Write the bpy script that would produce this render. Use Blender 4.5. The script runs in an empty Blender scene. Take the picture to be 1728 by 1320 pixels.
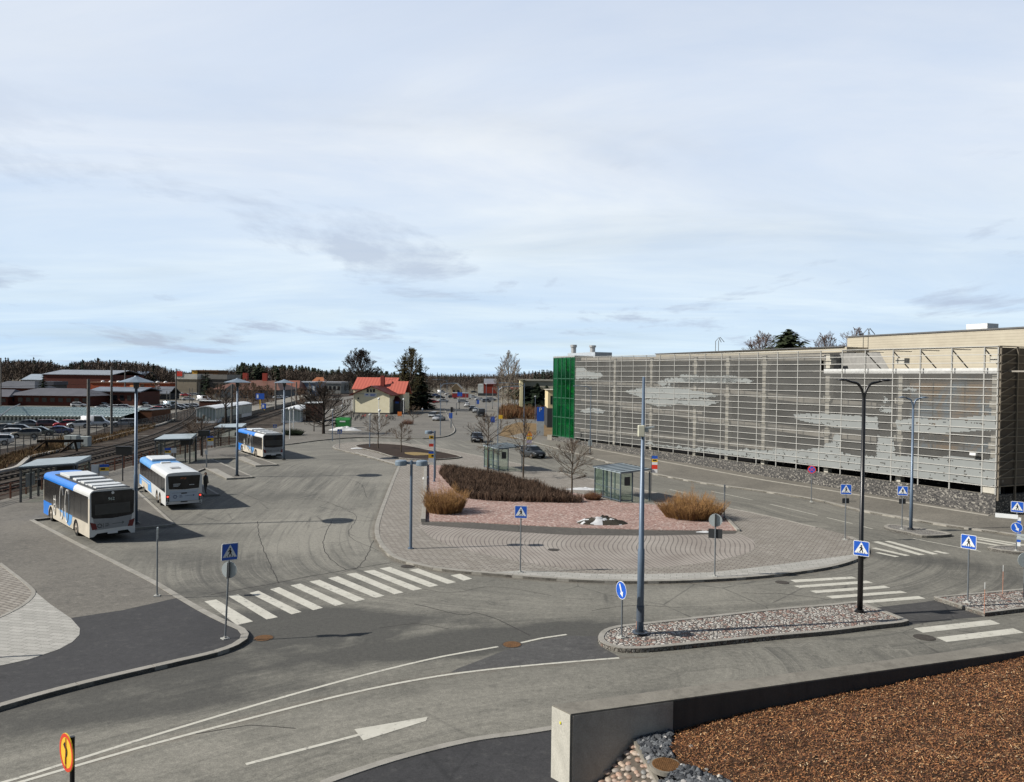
import bpy, bmesh, math, random
import numpy as np
from mathutils import Vector, Matrix, noise
from mathutils.geometry import tessellate_polygon
S = bpy.context.scene
COL = S.collection
R = math.radians
# ---------------------------------------------------------------- camera
FPX, ROLL, HY, H = 1330.0, R(0.7), 638.0, 10.0
PT = math.atan((660.0 - HY) / FPX)
def ray(x, y):
    dx, dy = x - 864.0, y - 660.0
    u = dx*math.cos(ROLL) + dy*math.sin(ROLL); v = -dx*math.sin(ROLL) + dy*math.cos(ROLL)
    c, s = math.cos(PT), math.sin(PT)
    return Vector((u, FPX*c - v*s, -FPX*s - v*c))
CAMP = Vector((0, 0, H))
def at(x, y, z=0.0):
    r = ray(x, y); return CAMP + r*((z - H)/r.z)
def atY(x, y, Y):
    r = ray(x, y); return CAMP + r*(Y/r.y)
def hgt(b, x, y):
    return atY(x, y, b.y).z
cam = bpy.data.cameras.new("camera"); camo = bpy.data.objects.new("camera", cam); COL.objects.link(camo)
cam.sensor_width = 36.0; cam.lens = FPX/1728*36; cam.clip_start = 0.3; cam.clip_end = 6000
fw = ray(864, 660).normalized(); rt = (ray(865, 660) - ray(864, 660)).normalized(); upv = (ray(864, 659) - ray(864, 660)).normalized()
m = Matrix((rt, upv, -fw)).transposed().to_4x4(); m.translation = CAMP; camo.matrix_world = m
S.camera = camo
# ---------------------------------------------------------------- sky, sun, exposure
SUN_EL = R(36)
sd = Vector((-0.975, -0.20, 0)).normalized(); sd = Vector((sd.x*math.cos(SUN_EL), sd.y*math.cos(SUN_EL), math.sin(SUN_EL)))
sl = bpy.data.lights.new("sun", 'SUN'); sl.energy = 5.0; sl.angle = R(0.5); sl.color = (1.0, 0.955, 0.88)
so = bpy.data.objects.new("sun", sl); COL.objects.link(so); so.rotation_euler = sd.to_track_quat('Z', 'Y').to_euler()
W = bpy.data.worlds.new("World"); S.world = W; W.use_nodes = True
nt = W.node_tree; N = nt.nodes; L = nt.links; N.clear()
def nd(tree, t, **k):
    n = tree.nodes.new(t)
    for a, b in k.items():
        if a == 'inp':
            for i, v in b.items(): n.inputs[i].default_value = v
        else: setattr(n, a, b)
    return n
out = nd(nt, 'ShaderNodeOutputWorld'); sky = nd(nt, 'ShaderNodeTexSky'); sky.sky_type = 'NISHITA'; sky.sun_disc = False
sky.sun_elevation = SUN_EL; sky.sun_rotation = math.atan2(sd.x, sd.y); sky.air_density = 1.0; sky.dust_density = 0.6; sky.altitude = 100
b1 = nd(nt, 'ShaderNodeBackground', inp={1: 0.05}); L.new(sky.outputs[0], b1.inputs[0])
tc = nd(nt, 'ShaderNodeTexCoord'); sp = nd(nt, 'ShaderNodeSeparateXYZ'); L.new(tc.outputs['Generated'], sp.inputs[0])
def mth(tree, op, a, b=None, c=None, clamp=False):
    n = tree.nodes.new('ShaderNodeMath'); n.operation = op; n.use_clamp = clamp
    for i, v in enumerate((a, b, c)):
        if v is None: continue
        if isinstance(v, (int, float)): n.inputs[i].default_value = v
        else: tree.links.new(v, n.inputs[i])
    return n.outputs[0]
zc = mth(nt, 'MAXIMUM', sp.outputs[2], 0.0); zz = mth(nt, 'ADD', zc, 0.10)
cx = mth(nt, 'DIVIDE', sp.outputs[0], zz); cy = mth(nt, 'DIVIDE', sp.outputs[1], zz)
cb = nd(nt, 'ShaderNodeCombineXYZ'); L.new(cx, cb.inputs[0]); L.new(cy, cb.inputs[1])
def ramp(tree, fac, stops, interp='LINEAR'):
    n = tree.nodes.new('ShaderNodeValToRGB'); cr = n.color_ramp; cr.interpolation = interp
    while len(cr.elements) < len(stops): cr.elements.new(0.5)
    for e, (p, c) in zip(cr.elements, stops): e.position = p; e.color = c if len(c) == 4 else (*c, 1)
    tree.links.new(fac, n.inputs[0]); return n.outputs[0]
def g3(v): return (v, v, v)
def smap(vec, sc, loc=(0, 0, 0), rot=0):
    n = nd(nt, 'ShaderNodeMapping'); n.inputs['Scale'].default_value = sc; n.inputs['Location'].default_value = loc; n.inputs['Rotation'].default_value = (0, 0, rot)
    L.new(vec, n.inputs[0]); return n.outputs[0]
def snoise(vec, scale, det=6, rough=0.55, dist=0.0):
    n = nd(nt, 'ShaderNodeTexNoise', inp={'Scale': scale, 'Detail': det, 'Roughness': rough, 'Distortion': dist}); L.new(vec, n.inputs['Vector']); return n.outputs[0]
n1 = snoise(smap(cb.outputs[0], (0.55, 1.0, 1), (3.1, 0.4, 0), R(14)), 0.9, 7, 0.52, 0.5)
cov = ramp(nt, n1, [(0.26, g3(0.84)), (0.42, g3(0.96)), (0.56, g3(1.0))])
n2 = snoise(smap(cb.outputs[0], (0.8, 1.6, 1), (7.3, 2.2, 0), R(10)), 0.55, 8, 0.6, 0.6)
# more cloud towards the view (north), clearer overhead and behind
nor = ramp(nt, mth(nt, 'MULTIPLY_ADD', sp.outputs[1], 0.5, 0.5), [(0.50, g3(0.06)), (0.84, g3(1.0))])
ele = ramp(nt, sp.outputs[2], [(0.46, g3(1.0)), (0.70, g3(0.10))])
covf = mth(nt, 'MULTIPLY', cov, mth(nt, 'MULTIPLY', nor, ele))
ccol = ramp(nt, n2, [(0.30, (0.62, 0.735, 0.89)), (0.48, (0.71, 0.80, 0.91)), (0.62, (0.80, 0.87, 0.935)), (0.75, (0.87, 0.92, 0.96))])
lowb = ramp(nt, sp.outputs[2], [(0.0, (0.84, 0.97, 1.04)), (0.08, (0.90, 0.98, 1.03)), (0.25, (1.02, 1.0, 1.0)), (0.45, (0.90, 0.90, 0.94))])
mxl = nd(nt, 'ShaderNodeMix', data_type='RGBA', blend_type='MULTIPLY'); mxl.inputs[0].default_value = 1; L.new(ccol, mxl.inputs[6]); L.new(lowb, mxl.inputs[7])
ccol = mxl.outputs[2]
# small grey scud low in the sky
n3 = snoise(smap(cb.outputs[0], (0.8, 0.55, 1), (0.6, 5.0, 0), R(-6)), 1.1, 9, 0.62, 0.3)
scd = ramp(nt, n3, [(0.555, g3(0)), (0.64, g3(1))])
sm = mth(nt, 'MULTIPLY', scd, ramp(nt, sp.outputs[2], [(0.0, g3(0.5)), (0.03, g3(0.85)), (0.18, g3(0.6)), (0.32, g3(0.0))]))
mx = nd(nt, 'ShaderNodeMix', data_type='RGBA'); L.new(sm, mx.inputs[0]); L.new(ccol, mx.inputs[6]); mx.inputs[7].default_value = (0.46, 0.54, 0.68, 1)
b2 = nd(nt, 'ShaderNodeBackground', inp={1: 0.77}); L.new(mx.outputs[2], b2.inputs[0])
covm = mth(nt, 'MAXIMUM', covf, sm)
ms = nd(nt, 'ShaderNodeMixShader'); L.new(covm, ms.inputs[0]); L.new(b1.outputs[0], ms.inputs[1]); L.new(b2.outputs[0], ms.inputs[2]); L.new(ms.outputs[0], out.inputs[0])
S.view_settings.view_transform = 'Standard'; S.view_settings.look = 'None'; S.view_settings.exposure = 0.42; S.view_settings.gamma = 1.0
S.view_settings.use_curve_mapping = False
S.render.engine = 'CYCLES'; S.render.resolution_x = 1024; S.render.resolution_y = 782
S.cycles.max_bounces = 6; S.cycles.transparent_max_bounces = 16
# ---------------------------------------------------------------- materials
class Mat:
    def __init__(s, name, rough=0.7, metal=0.0, spec=0.5):
        s.m = bpy.data.materials.new(name); s.m.use_nodes = True; s.t = s.m.node_tree
        s.b = s.t.nodes['Principled BSDF']; s.o = s.t.nodes['Material Output']
        s.b.inputs['Roughness'].default_value = rough; s.b.inputs['Metallic'].default_value = metal
        s.b.inputs['Specular IOR Level'].default_value = spec
        s._c = None
    def co(s, kind='Object'):
        if not s._c: s._c = s.t.nodes.new('ShaderNodeTexCoord')
        return s._c.outputs[kind]
    def mapv(s, vec, sc=(1, 1, 1), rot=0, loc=(0, 0, 0)):
        n = s.t.nodes.new('ShaderNodeMapping'); n.inputs['Scale'].default_value = sc; n.inputs['Rotation'].default_value = (0, 0, rot); n.inputs['Location'].default_value = loc
        s.t.links.new(vec, n.inputs[0]); return n.outputs[0]
    def noise(s, scale, det=3, rough=0.55, dist=0, vec=None, out=0):
        n = s.t.nodes.new('ShaderNodeTexNoise'); n.inputs['Scale'].default_value = scale; n.inputs['Detail'].default_value = det
        n.inputs['Roughness'].default_value = rough; n.inputs['Distortion'].default_value = dist
        s.t.links.new(vec if vec else s.co(), n.inputs['Vector']); return n.outputs[out]
    def vor(s, scale, vec=None, feat='F1', out='Distance', rnd=1.0):
        n = s.t.nodes.new('ShaderNodeTexVoronoi'); n.feature = feat; n.inputs['Scale'].default_value = scale; n.inputs['Randomness'].default_value = rnd
        s.t.links.new(vec if vec else s.co(), n.inputs['Vector']); return n.outputs[out]
    def ramp(s, f, stops, i='LINEAR'): return ramp(s.t, f, stops, i)
    def math(s, op, a, b=None, c=None, clamp=False): return mth(s.t, op, a, b, c, clamp)
    def mix(s, f, a, b, mode='MIX'):
        n = s.t.nodes.new('ShaderNodeMix'); n.data_type = 'RGBA'; n.blend_type = mode
        for i, v in ((0, f), (6, a), (7, b)):
            if isinstance(v, (int, float)): n.inputs[i].default_value = v
            elif isinstance(v, tuple): n.inputs[i].default_value = v if len(v) == 4 else (*v, 1)
            else: s.t.links.new(v, n.inputs[i])
        return n.outputs[2]
    def col(s, c):
        if isinstance(c, tuple): s.b.inputs['Base Color'].default_value = (*c, 1)
        else: s.t.links.new(c, s.b.inputs['Base Color'])
        return s
    def bump(s, h, strength=0.3, dist=0.02):
        n = s.t.nodes.new('ShaderNodeBump'); n.inputs['Strength'].default_value = strength; n.inputs['Distance'].default_value = dist
        s.t.links.new(h, n.inputs['Height']); s.t.links.new(n.outputs[0], s.b.inputs['Normal']); return s
def sc3(c, k): return tuple(min(1, v*k) for v in c)
_pc = {}
def P(name, c, rough=0.6, metal=0.0, var=0.18, scale=3.0, bump=0.0):
    """painted / plain surface with soft noise variation"""
    if name in _pc: return _pc[name]
    M = Mat(name, rough, metal, .5 if rough < .6 else .15)
    f = M.ramp(M.noise(scale, 5, 0.65), [(0.3, g3(0)), (0.7, g3(1))])
    M.col(M.mix(f, sc3(c, 1-var), sc3(c, 1+var*0.6)))
    if bump: M.bump(M.noise(scale*6, 4), bump, 0.02)
    _pc[name] = M.m; return M.m
# ---------------------------------------------------------------- mesh helpers
class MB:
    def __init__(s): s.v = []; s.f = []; s.mi = []
    def add(s, vs, fs, mi=0):
        k = len(s.v); s.v += [tuple(v) for v in vs]; s.f += [tuple(i+k for i in f) for f in fs]; s.mi += [mi]*len(fs); return s
    def box(s, x0, x1, y0, y1, z0, z1, mi=0):
        return s.add([(x0,y0,z0),(x1,y0,z0),(x1,y1,z0),(x0,y1,z0),(x0,y0,z1),(x1,y0,z1),(x1,y1,z1),(x0,y1,z1)],
                     [(0,3,2,1),(4,5,6,7),(0,1,5,4),(1,2,6,5),(2,3,7,6),(3,0,4,7)], mi)
    def cbox(s, c, size, mi=0, rz=0.0, M=None):
        hx, hy, hz = size[0]/2, size[1]/2, size[2]/2
        vs = []
        for z in (-hz, hz):
            for x, y in ((-hx,-hy),(hx,-hy),(hx,hy),(-hx,hy)):
                p = Vector((x, y, z))
                if M: p = M @ p
                elif rz: p = Vector((x*math.cos(rz)-y*math.sin(rz), x*math.sin(rz)+y*math.cos(rz), z))
                vs.append(Vector(c)+p)
        return s.add(vs, [(0,3,2,1),(4,5,6,7),(0,1,5,4),(1,2,6,5),(2,3,7,6),(3,0,4,7)], mi)
    def bar(s, a, b, w, h, mi=0):
        """box beam from a to b"""
        a = Vector(a); b = Vector(b); d = b-a; M = d.to_track_quat('X', 'Z').to_matrix()
        return s.cbox((a+b)/2, (d.length, w, h), mi, M=M)
    def tube(s, pts, rad, n=6, mi=0, cap=True):
        pts = [Vector(p) for p in pts]
        if isinstance(rad, (int, float)): rad = [rad]*len(pts)
        k0 = len(s.v); prev = None
        for i, p in enumerate(pts):
            d = (pts[min(i+1, len(pts)-1)] - pts[max(i-1, 0)])
            d = d.normalized() if d.length > 1e-9 else Vector((0, 0, 1))
            if prev is None:
                a = d.orthogonal().normalized()
            else:
                a = (prev - d*prev.dot(d)); a = a.normalized() if a.length > 1e-6 else d.orthogonal().normalized()
            prev = a; b = d.cross(a)
            for j in range(n):
                t = 2*math.pi*j/n; s.v.append(tuple(p + (a*math.cos(t)+b*math.sin(t))*rad[i]))
        for i in range(len(pts)-1):
            for j in range(n):
                j2 = (j+1) % n
                s.f.append((k0+i*n+j, k0+i*n+j2, k0+(i+1)*n+j2, k0+(i+1)*n+j)); s.mi.append(mi)
        if cap:
            s.f.append(tuple(k0+j for j in reversed(range(n)))); s.mi.append(mi)
            e = k0+(len(pts)-1)*n; s.f.append(tuple(e+j for j in range(n))); s.mi.append(mi)
        return s
    def cyl(s, c, r, z0, z1, n=12, mi=0, r2=None):
        return s.tube([(c[0], c[1], z0), (c[0], c[1], z1)], [r, r if r2 is None else r2], n, mi)
    def lathe(s, c, prof, n=16, mi=0):
        k0 = len(s.v)
        for r, z in prof:
            for j in range(n):
                t = 2*math.pi*j/n; s.v.append((c[0]+r*math.cos(t), c[1]+r*math.sin(t), c[2]+z))
        for i in range(len(prof)-1):
            for j in range(n):
                j2 = (j+1) % n; s.f.append((k0+i*n+j, k0+i*n+j2, k0+(i+1)*n+j2, k0+(i+1)*n+j)); s.mi.append(mi)
        return s
    def disc(s, c, nrm, r, th=0.02, n=20, mi=0, squash=1.0):
        nrm = Vector(nrm).normalized(); c = Vector(c)
        s.tube([c - nrm*th/2, c + nrm*th/2], r, n, mi); return s
    def sphere(s, c, r, mi=0, n=8, sz=1.0):
        pr = [(max(1e-3, r*math.sin(math.pi*i/n)), -r*sz*math.cos(math.pi*i/n)) for i in range(n+1)]
        return s.lathe(c, pr, n+2, mi)
    def poly(s, pts, z0, z1, mi=0, sides=True, mis=None):
        """prism over a 2D polygon"""
        pts = [(p[0], p[1]) for p in pts]; n = len(pts)
        if sum(pts[i][0]*pts[(i+1) % n][1]-pts[(i+1) % n][0]*pts[i][1] for i in range(n)) < 0: pts = pts[::-1]
        tr = tessellate_polygon([[Vector((x, y, 0)) for x, y in pts]])
        top = []
        for a, b, c in tr:
            A, B, C = pts[a], pts[b], pts[c]
            cr = (B[0]-A[0])*(C[1]-A[1])-(B[1]-A[1])*(C[0]-A[0])
            if abs(cr) < 1e-10: continue
            top.append((a, b, c) if cr > 0 else (a, c, b))
        s.add([(x, y, z1) for x, y in pts], top, mi)
        if sides and z0 < z1:
            k = len(s.v); s.v += [(x, y, z0) for x, y in pts] + [(x, y, z1) for x, y in pts]
            for i in range(n):
                j = (i+1) % n; s.f.append((k+i, k+j, k+n+j, k+n+i)); s.mi.append(mi if mis is None else mis)
        return s
    def quad(s, a, b, c, d, mi=0): return s.add([a, b, c, d], [(0, 1, 2, 3)], mi)
    def build(s, name, mats, parent=None, smooth=False, loc=None, **props):
        me = bpy.data.meshes.new(name); me.from_pydata(s.v, [], s.f)
        if not isinstance(mats, (list, tuple)): mats = [mats]
        for mm in mats: me.materials.append(mm)
        if len(mats) > 1: me.polygons.foreach_set('material_index', s.mi)
        if smooth: me.polygons.foreach_set('use_smooth', [True]*len(me.polygons))
        me.update()
        o = bpy.data.objects.new(name, me); COL.objects.link(o)
        if parent: o.parent = parent
        if loc: o.location = loc
        for k, v in props.items(): o[k] = v
        return o
def thing(name, label, cat, loc=(0, 0, 0), rz=0.0, group=None):
    o = bpy.data.objects.new(name, None); COL.objects.link(o); o.location = loc; o.rotation_euler = (0, 0, rz); o.empty_display_size = 0.2
    o['label'] = label; o['category'] = cat
    if group: o['group'] = group
    return o
def dup(o, loc=None, rz=None, label=None, parent=None, scale=None):
    c = o.copy(); COL.objects.link(c); c.parent = parent
    for ch in [x for x in bpy.data.objects if x.parent == o]: dup(ch, parent=c)
    if loc is not None: c.location = loc
    if rz is not None: c.rotation_euler = (0, 0, rz)
    if scale is not None: c.scale = scale if isinstance(scale, tuple) else (scale,)*3
    if label: c['label'] = label
    return c
def bevel(o, w=0.02, seg=2):
    b = o.modifiers.new('bevel', 'BEVEL'); b.width = w; b.segments = seg; b.limit_method = 'ANGLE'; b.angle_limit = R(35); return o
def smooth_line(pts, closed=False, step=0.5):
    """Catmull-Rom through 2D points, resampled"""
    pts = [Vector((p[0], p[1])) for p in pts]; n = len(pts); o = []
    rng = range(n) if closed else range(n-1)
    for i in rng:
        p0 = pts[(i-1) % n] if (closed or i > 0) else pts[0]*2-pts[1]
        p1 = pts[i]; p2 = pts[(i+1) % n]
        p3 = pts[(i+2) % n] if (closed or i < n-2) else pts[-1]*2-pts[-2]
        l = (p2-p1).length; k = max(1, int(l/step))
        d01 = max(1e-4, (p1-p0).length)**.5; d12 = max(1e-4, l)**.5; d23 = max(1e-4, (p3-p2).length)**.5
        t0 = 0; t1 = d01; t2 = t1+d12; t3 = t2+d23
        for j in range(k):
            t = t1+(t2-t1)*j/k
            A1 = p0*((t1-t)/(t1-t0))+p1*((t-t0)/(t1-t0)); A2 = p1*((t2-t)/(t2-t1))+p2*((t-t1)/(t2-t1)); A3 = p2*((t3-t)/(t3-t2))+p3*((t-t2)/(t3-t2))
            B1 = A1*((t2-t)/(t2-t0))+A2*((t-t0)/(t2-t0)); B2 = A2*((t3-t)/(t3-t1))+A3*((t-t1)/(t3-t1))
            o.append(B1*((t2-t)/(t2-t1))+B2*((t-t1)/(t2-t1)))
    if not closed: o.append(pts[-1])
    return o
def px(*pp, z=0.0): return [at(x, y, z) for x, y in pp]
def offs(line, d, closed=False):
    n = len(line); o = []
    for i in range(n):
        a = line[(i-1) % n] if (closed or i > 0) else line[i]; b = line[(i+1) % n] if (closed or i < n-1) else line[i]
        t = (b-a); t = t.normalized() if t.length > 1e-9 else Vector((1, 0)); o.append(line[i]+Vector((-t.y, t.x))*d)
    return o
def strip(mb, line, w, z0, z1, closed=False, mi=0, side=0.5):
    """band of width w along line; side=0 all to the right, 1 all to the left"""
    a = offs(line, w*side, closed); b = offs(line, -w*(1-side), closed); n = len(line)
    for i in range(n if closed else n-1):
        j = (i+1) % n
        A, B, C, D = b[i], b[j], a[j], a[i]
        vs = [(A.x,A.y,z1),(B.x,B.y,z1),(C.x,C.y,z1),(D.x,D.y,z1)]
        if z0 is None: mb.add(vs, [(0,1,2,3)], mi)
        else:
            vs += [(A.x,A.y,z0),(B.x,B.y,z0),(C.x,C.y,z0),(D.x,D.y,z0)]
            fs = [(0,1,2,3),(4,5,1,0),(6,7,3,2)]
            if not closed and i == 0: fs.append((7,4,0,3))
            if not closed and i == n-2: fs.append((5,6,2,1))
            mb.add(vs, fs, mi)
def text_mesh(body, size, mat, parent, M, name='lettering', ext=0.002, align='CENTER'):
    cu = bpy.data.curves.new(name, 'FONT'); cu.body = body; cu.size = size; cu.extrude = ext; cu.align_x = align; cu.align_y = 'CENTER'; cu.resolution_u = 2
    tmp = bpy.data.objects.new(name+'_c', cu); COL.objects.link(tmp)
    me = bpy.data.meshes.new_from_object(tmp.evaluated_get(bpy.context.evaluated_depsgraph_get()))
    bpy.data.objects.remove(tmp); me.name = name; me.materials.clear(); me.materials.append(mat); me.transform(M)
    o = bpy.data.objects.new(name, me); COL.objects.link(o); o.parent = parent; return o
STR = dict(kind='structure')
# ================================================================= GROUND
M_ = Mat('field_ground', 0.95)
M_.col(M_.mix(M_.ramp(M_.noise(0.02, 6, 0.7), [(0.35, g3(0)), (0.65, g3(1))]), (0.10, 0.085, 0.055), (0.17, 0.145, 0.10)))
m_field = M_.m
gm = MB(); gm.quad((-2500, -300, -0.12), (2500, -300, -0.12), (2500, 4000, -0.12), (-2500, 4000, -0.12)); gm.build('ground', m_field, **STR)
# ---- outlines (taken at street level, z=0)
isl_px = [(672,787),(660,815),(650,840),(638,872),(632,897),(636,915),(648,932),(663,944),(685,952),(730,962),(780,968),(830,972),(900,978),(960,982),(1040,985),(1130,985),(1225,981),(1290,976),(1350,969),(1405,960),(1440,950),(1460,940),(1465,930),(1456,919),(1438,909)]
isl_b = [(1380,893),(1300,874),(1227,859),(1180,848),(1110,834),(1060,823),(1020,815),(960,802),(900,789),(850,779),(800,769),(760,761),(700,751),(650,747),(600,747),(572,750),(561,755),(566,759)]
isl1 = smooth_line([p.xy for p in px(*isl_px)], step=0.5); isl2 = smooth_line([p.xy for p in px(*isl_b)], step=0.8)
isl3 = smooth_line([p.xy for p in px((583,763),(616,771),(640,778))], step=0.8)
island = isl1+isl2+isl3
plat_px = [(-320,1300),(0,1200),(133,1163),(283,1127),(367,1107),(402,1094),(417,1084),(420,1075),(413,1066),(390,1056),(350,1036),(317,1017),(267,987),(200,953),(133,920),(57,880)]
pl1 = smooth_line([p.xy for p in px(*plat_px[:14])], step=0.4)
D1 = at(57,880).xy; bayd = Vector((math.cos(R(122.7)), math.sin(R(122.7))))
tips = [at(*p).xy for p in ((296,888),(371,837),(429,807),(470,786))]
inn = [at(*p).xy for p in ((205,897),(344,838),(382,810),(431,788))]
def fr(t, L_): return t + bayd*L_
teeth = [at(133,920).xy, D1, D1+Vector((2.2, 2.3)),
         inn[0], tips[0], fr(tips[0], 18.5), fr(inn[1], 15.5)]
teeth += [inn[1], tips[1], fr(tips[1], 14.0), fr(inn[2], 9.5), inn[2], tips[2], at(358,776).xy, at(398,775).xy, inn[3], tips[3], fr(tips[3], 17.5)]
fore = smooth_line([p.xy for p in px((398,756),(440,754),(481,751.5),(540,744),(609,739),(670,740),(714,741),(748,738),(763,733),(768,727),(764,717),(757,704),(750,690))], step=1.5)
fence_l = [Vector(p) for p in ((-39.2, 115), (-40.6, 106), (-40.6, 84), (-39.6, 66), (-38.9, 55), (-38.2, 44), (-38, 30), (-40, 18))]
platform = pl1 + teeth + fore + [Vector(p) for p in ((-32, 330), (-66, 330), (-46, 170), (-40, 118))] + fence_l
# ---- asphalt carriageway with a flow field (distance / arclength to the nearest kerb) for tyre sweeps
gar_c = at(1680, 872).xy
def seg_arrays(lines):
    A = []; B = []; s = []
    for ln in lines:
        t = 0
        for i in range(len(ln)-1):
            A.append(tuple(ln[i])); B.append(tuple(ln[i+1])); s.append(t); t += (ln[i+1]-ln[i]).length
    return np.array(A), np.array(B), np.array(s)
line_a = smooth_line([p.xy for p in px((-200,1370),(7,1320),(100,1291.5),(233,1249.5),(300,1229),(433,1189.5),(574,1150),(660,1128),(747,1108),(841,1091.5))], step=0.6)
line_b = smooth_line([p.xy for p in px((-200,1385),(35,1320),(110,1298),(233,1262.5),(300,1244.5),(433,1209.5),(574,1174),(660,1155.5),(747,1140),(834,1129),(940,1119),(1045,1110.5))], step=0.6)
gkerb = smooth_line([p.xy for p in px((860,737),(905,749),(972,767),(1093,799),(1181,816),(1280,830),(1374,845),(1449,863),(1510,874),(1597,889),(1684,901),(1728,907.6),(1850,926),(2100,955))], step=0.8)
sA, sB, sS = seg_arrays([isl1, line_b, gkerb])
xs = np.arange(-60, 62.1, 0.5); ys = np.arange(6, 126.1, 0.5)
X, Y = np.meshgrid(xs, ys); PX = np.stack([X.ravel(), Y.ravel()], 1)
best = np.full(len(PX), 1e9); bs = np.zeros(len(PX)); sgn = np.zeros(len(PX))
for a, b, s0 in zip(sA, sB, sS):
    d = b-a; l2 = d@d
    t = np.clip(((PX-a)@d)/l2, 0, 1); q = PX-(a+t[:, None]*d); dd = np.sqrt((q**2).sum(1))
    mk = dd < best; best[mk] = dd[mk]; bs[mk] = s0+t[mk]*math.sqrt(l2); sgn[mk] = np.sign(d[0]*q[mk, 1]-d[1]*q[mk, 0])
nx, ny = len(xs), len(ys)
fl = np.interp(PX[:, 1], [p.y for p in reversed(fence_l)], [p.x for p in reversed(fence_l)])
keep = PX[:, 0] > fl+0.3
fc = []
for j in range(ny-1):
    for i in range(nx-1):
        k = j*nx+i
        if keep[k]: fc.append((k, k+1, k+nx+1, k+nx))
me = bpy.data.meshes.new('street_asphalt'); me.from_pydata([(x, y, 0) for x, y in PX], [], fc)
st_ = np.zeros(len(PX)); ns_ = np.array([noise.noise(Vector((x*.35, y*.35, 4)))*.8+noise.noise(Vector((x*1.1, y*1.1, 9)))*.5 for x, y in PX])
for (cx_, cy_), ra, rb, ang_, k_ in (((425,1062),6,2.6,.2,1.0),((560,1045),7,2.2,.25,.8),((270,905),9,2.2,.1,.55),((400,950),8,3,-.4,.5),((380,1000),5,2.4,.2,.6),((250,1140),9,1.4,.35,.6),((60,1200),9,1.6,.4,.6),
      ((650,1095),6,1.6,.3,.55),((720,1100),4,1.0,.2,.8),((905,1070),6,1.6,.25,.8),((1000,1075),4,1.6,.1,.9),((1560,945),7,1.6,-.5,.6),((1650,975),9,2,-.3,.5),((1420,1000),5,2,.1,.5),((440,835),8,4,0,.35),((520,800),10,4,.3,.35),((300,1200),8,1.2,.35,.5),((820,1005),10,2,.05,.35),
      ((600,890),6,10,0,-.5),((500,900),5,9,.3,-.35),((700,1010),7,2,.1,-.3),((900,1015),12,2,.05,-.35),((300,1290),10,1.6,.3,-.35),((700,1190),12,1.6,.3,-.35),((1250,1000),8,2,.1,-.4),((650,800),5,12,.3,-.4),((1500,960),5,1.6,-.4,-.4)):
    c_ = at(cx_, cy_); dx_, dy_ = PX[:, 0]-c_.x, PX[:, 1]-c_.y; ca, sa = math.cos(ang_), math.sin(ang_)
    q_ = np.sqrt(((dx_*ca+dy_*sa)/ra)**2+((-dx_*sa+dy_*ca)/rb)**2)+ns_*.55
    st_ += k_*np.clip(1.25-q_, 0, 1)
sa_ = me.attributes.new('stain', 'FLOAT', 'POINT'); sa_.data.foreach_set('value', (st_*.5+.5).astype(np.float32))
at_ = me.attributes.new('flow', 'FLOAT_VECTOR', 'POINT'); at_.data.foreach_set('vector', np.stack([best*sgn, bs, np.zeros(len(PX))], 1).ravel().astype(np.float32))
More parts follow.
